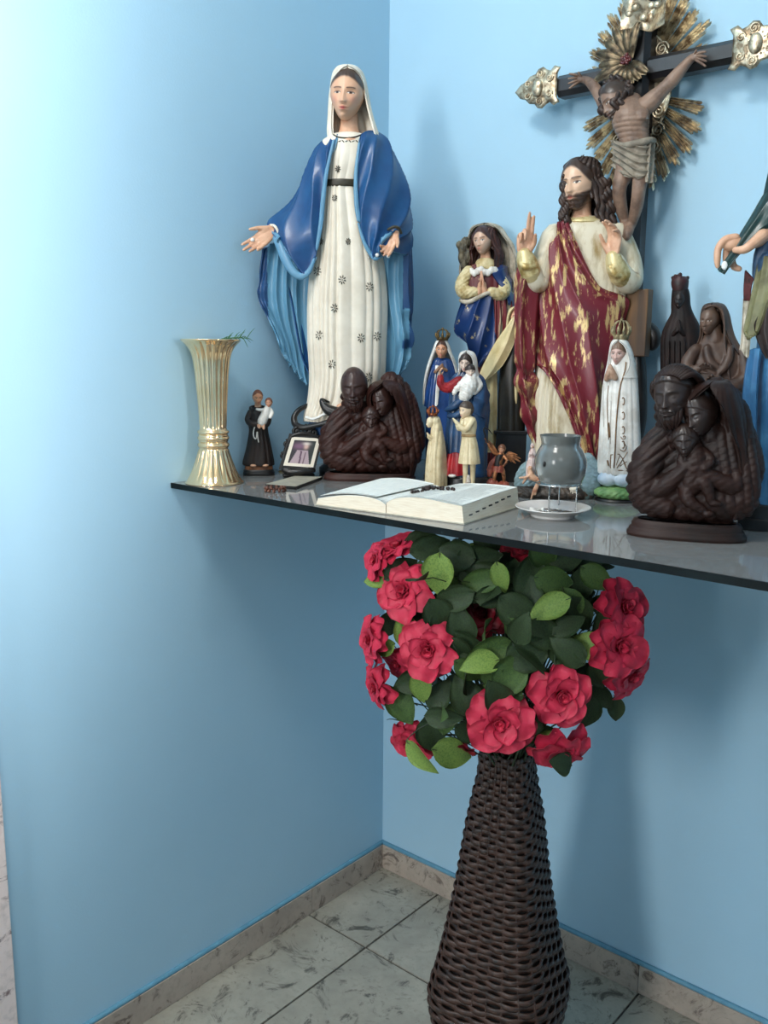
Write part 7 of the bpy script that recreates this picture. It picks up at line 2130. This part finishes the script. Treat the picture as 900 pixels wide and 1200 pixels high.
# arm under the mantle and the cloth pinched in the hand
V, F, sd = fr.sheet([
    [(918, 196, 0), (918, 205, 16), (918, 225, 26), (916, 250, 22)],
    [(896, 226, 4), (900, 232, 20), (904, 245, 28), (906, 268, 22)],
    [(880, 252, 10), (886, 256, 25), (890, 262, 28), (896, 270, 26)],
    [(866, 274, 18), (872, 277, 30), (876, 281, 32), (881, 283, 28)],
    [(856, 292, 24), (861, 294, 33), (865, 297, 34), (868, 298, 30)],
    [(847, 306, 28), (852, 308, 33), (856, 309, 34), (860, 308, 30)],
    [(840, 315, 29), (844, 319, 32), (848, 320, 33), (853, 313, 31)]], 80, 50, 2.4, lambda u, v: 1.6 * pleat(2 * math.pi * (2.2 * v + 0.5 * u), 0.8) * sstep(0.0, 0.3, u))
fr.mk('mantle_over_arm', (V, F), M_GREENM)
arm = tube(fr.L([(912, 250, 4), (893, 278, 18), (876, 284, 22), (868, 288, 22)]), [12, 9, 7.5, 6], 16)
hd = [arm, ball(fr.l(858, 285, 22), (12, 9, 7), 14)]
hd += [tube(fr.L([(862, 278, 24), (850, 281, 26), (842, 291, 26), (840.5, 304, 26), (841, 312, 25)]), [4.6, 4.6, 4.3, 3.8, 2.8], 10, 24),
       tube(fr.L([(860, 284, 20), (852, 292, 18), (850, 304, 17)]), [4.4, 4.0, 3.2], 10, 18),
       tube(fr.L([(868, 292, 18), (858, 302, 17), (860, 312, 18), (866, 315, 19)]), [4.4, 4.2, 4.0, 3.4], 10, 20),
       tube(fr.L([(866, 294, 15), (856, 300, 13), (856, 310, 13)]), [4.0, 3.8, 3.0], 10, 18)]
fr.mk('hand', blob(hd, 0.8, 2)[0], M_FLESH)
fr.mk('thumb', blob([tube(fr.L([(894, 276, 27), (884, 284, 34), (873, 292, 37), (862, 293, 36)]), [7.5, 6, 5, 3.8], 12, 24)], 0.7, 2)[0], M_FLESH)
fr.mk('chipped_tip', ball(fr.l(849, 311, 35), (3.4, 5.0, 1.2), 10), tipm)
fr.mk('sleeve_lining', blob([tube(fr.L([(902, 278, 12), (892, 300, 14), (886, 322, 14), (890, 326, 16), (898, 305, 20)]), [9, 8, 4, 4, 8], 12)], 1.0, 2, carve=lambda V: 0.6 * pleat(V[:, 0] * 0.6))[0], mat('slate_blue_sleeve', s255(62, 92, 122), rough=0.45, rgb2=s255(46, 72, 100), scale=20))
V, F, sd = fr.sheet([[(890, 302, 20), (897, 300, 28), (906, 300, 30)], [(884, 330, 20), (893, 330, 31), (906, 330, 34)], [(877, 360, 20), (886, 362, 31), (902, 352, 36)], [(871, 386, 20), (880, 392, 30), (894, 376, 35)], [(873, 391, 22), (880, 396, 29), (888, 388, 33)]], 60, 40, 2.2, lambda u, v: 1.6 * pleat(2 * math.pi * 2.2 * (v + 0.1 * u), 0.8))
fr.mk('scarf', (V, F), M_OLIVES)
fr.mk('fringe', join(*[tube(fr.L([(874 + 1.4 * q, 318 + 1.5 * q, 16), (872.5 + 1.2 * q, 336, 17), (872 + 1.1 * q, 352, 17)]), [1.3, 1.2, 0.7], 6, 8) for q in range(7)]), M_FRINGE)
V, F, sd = fr.sheet([[(872, 350, 14), (876, 350, 17), (880, 352, 17)], [(871, 372, 14), (875, 374, 17), (880, 376, 18)], [(870, 392, 14), (873, 396, 16), (878, 400, 18)], [(868, 410, 14), (872, 416, 16), (876, 420, 16)]], 30, 20, 1.6, lambda u, v: 0.8 * pleat(2 * math.pi * 2 * v))
fr.mk('pale_under_fall', (V, F), M_LACE)
V, F, sd = fr.sheet([[(892, 366, 30), (900, 358, 34), (915, 356, 34)], [(885, 382, 30), (896, 386, 36), (915, 386, 38)], [(890, 402, 28), (900, 408, 36), (918, 408, 38)], [(899, 420, 26), (904, 424, 34), (918, 424, 37)]], 40, 30, 2.0, lambda u, v: 1.4 * pleat(2 * math.pi * 2 * v))
fr.mk('umber_drape', (V, F), M_UMBER)
V, F, sd = fr.sheet([[(878, 410, 16), (883, 408, 22), (890, 408, 28)], [(872, 450, 16), (878, 450, 23), (886, 450, 29)], [(868, 500, 16), (876, 500, 24), (885, 500, 30)], [(868, 545, 16), (876, 546, 24), (884, 546, 31)]], 50, 30, 2.0, lambda u, v: 1.0 * pleat(2 * math.pi * 1.5 * v))
fr.mk('robe_fall', (V, F), M_AZURE)
fr.mk('plinth', join(pbox(fr, 866, 1000, by - 14, by, -26, 34, 1.0), pbox(fr, 872, 996, by - 30, by - 13, -24, 31, 1.0)), M_BLACK, smooth=False)
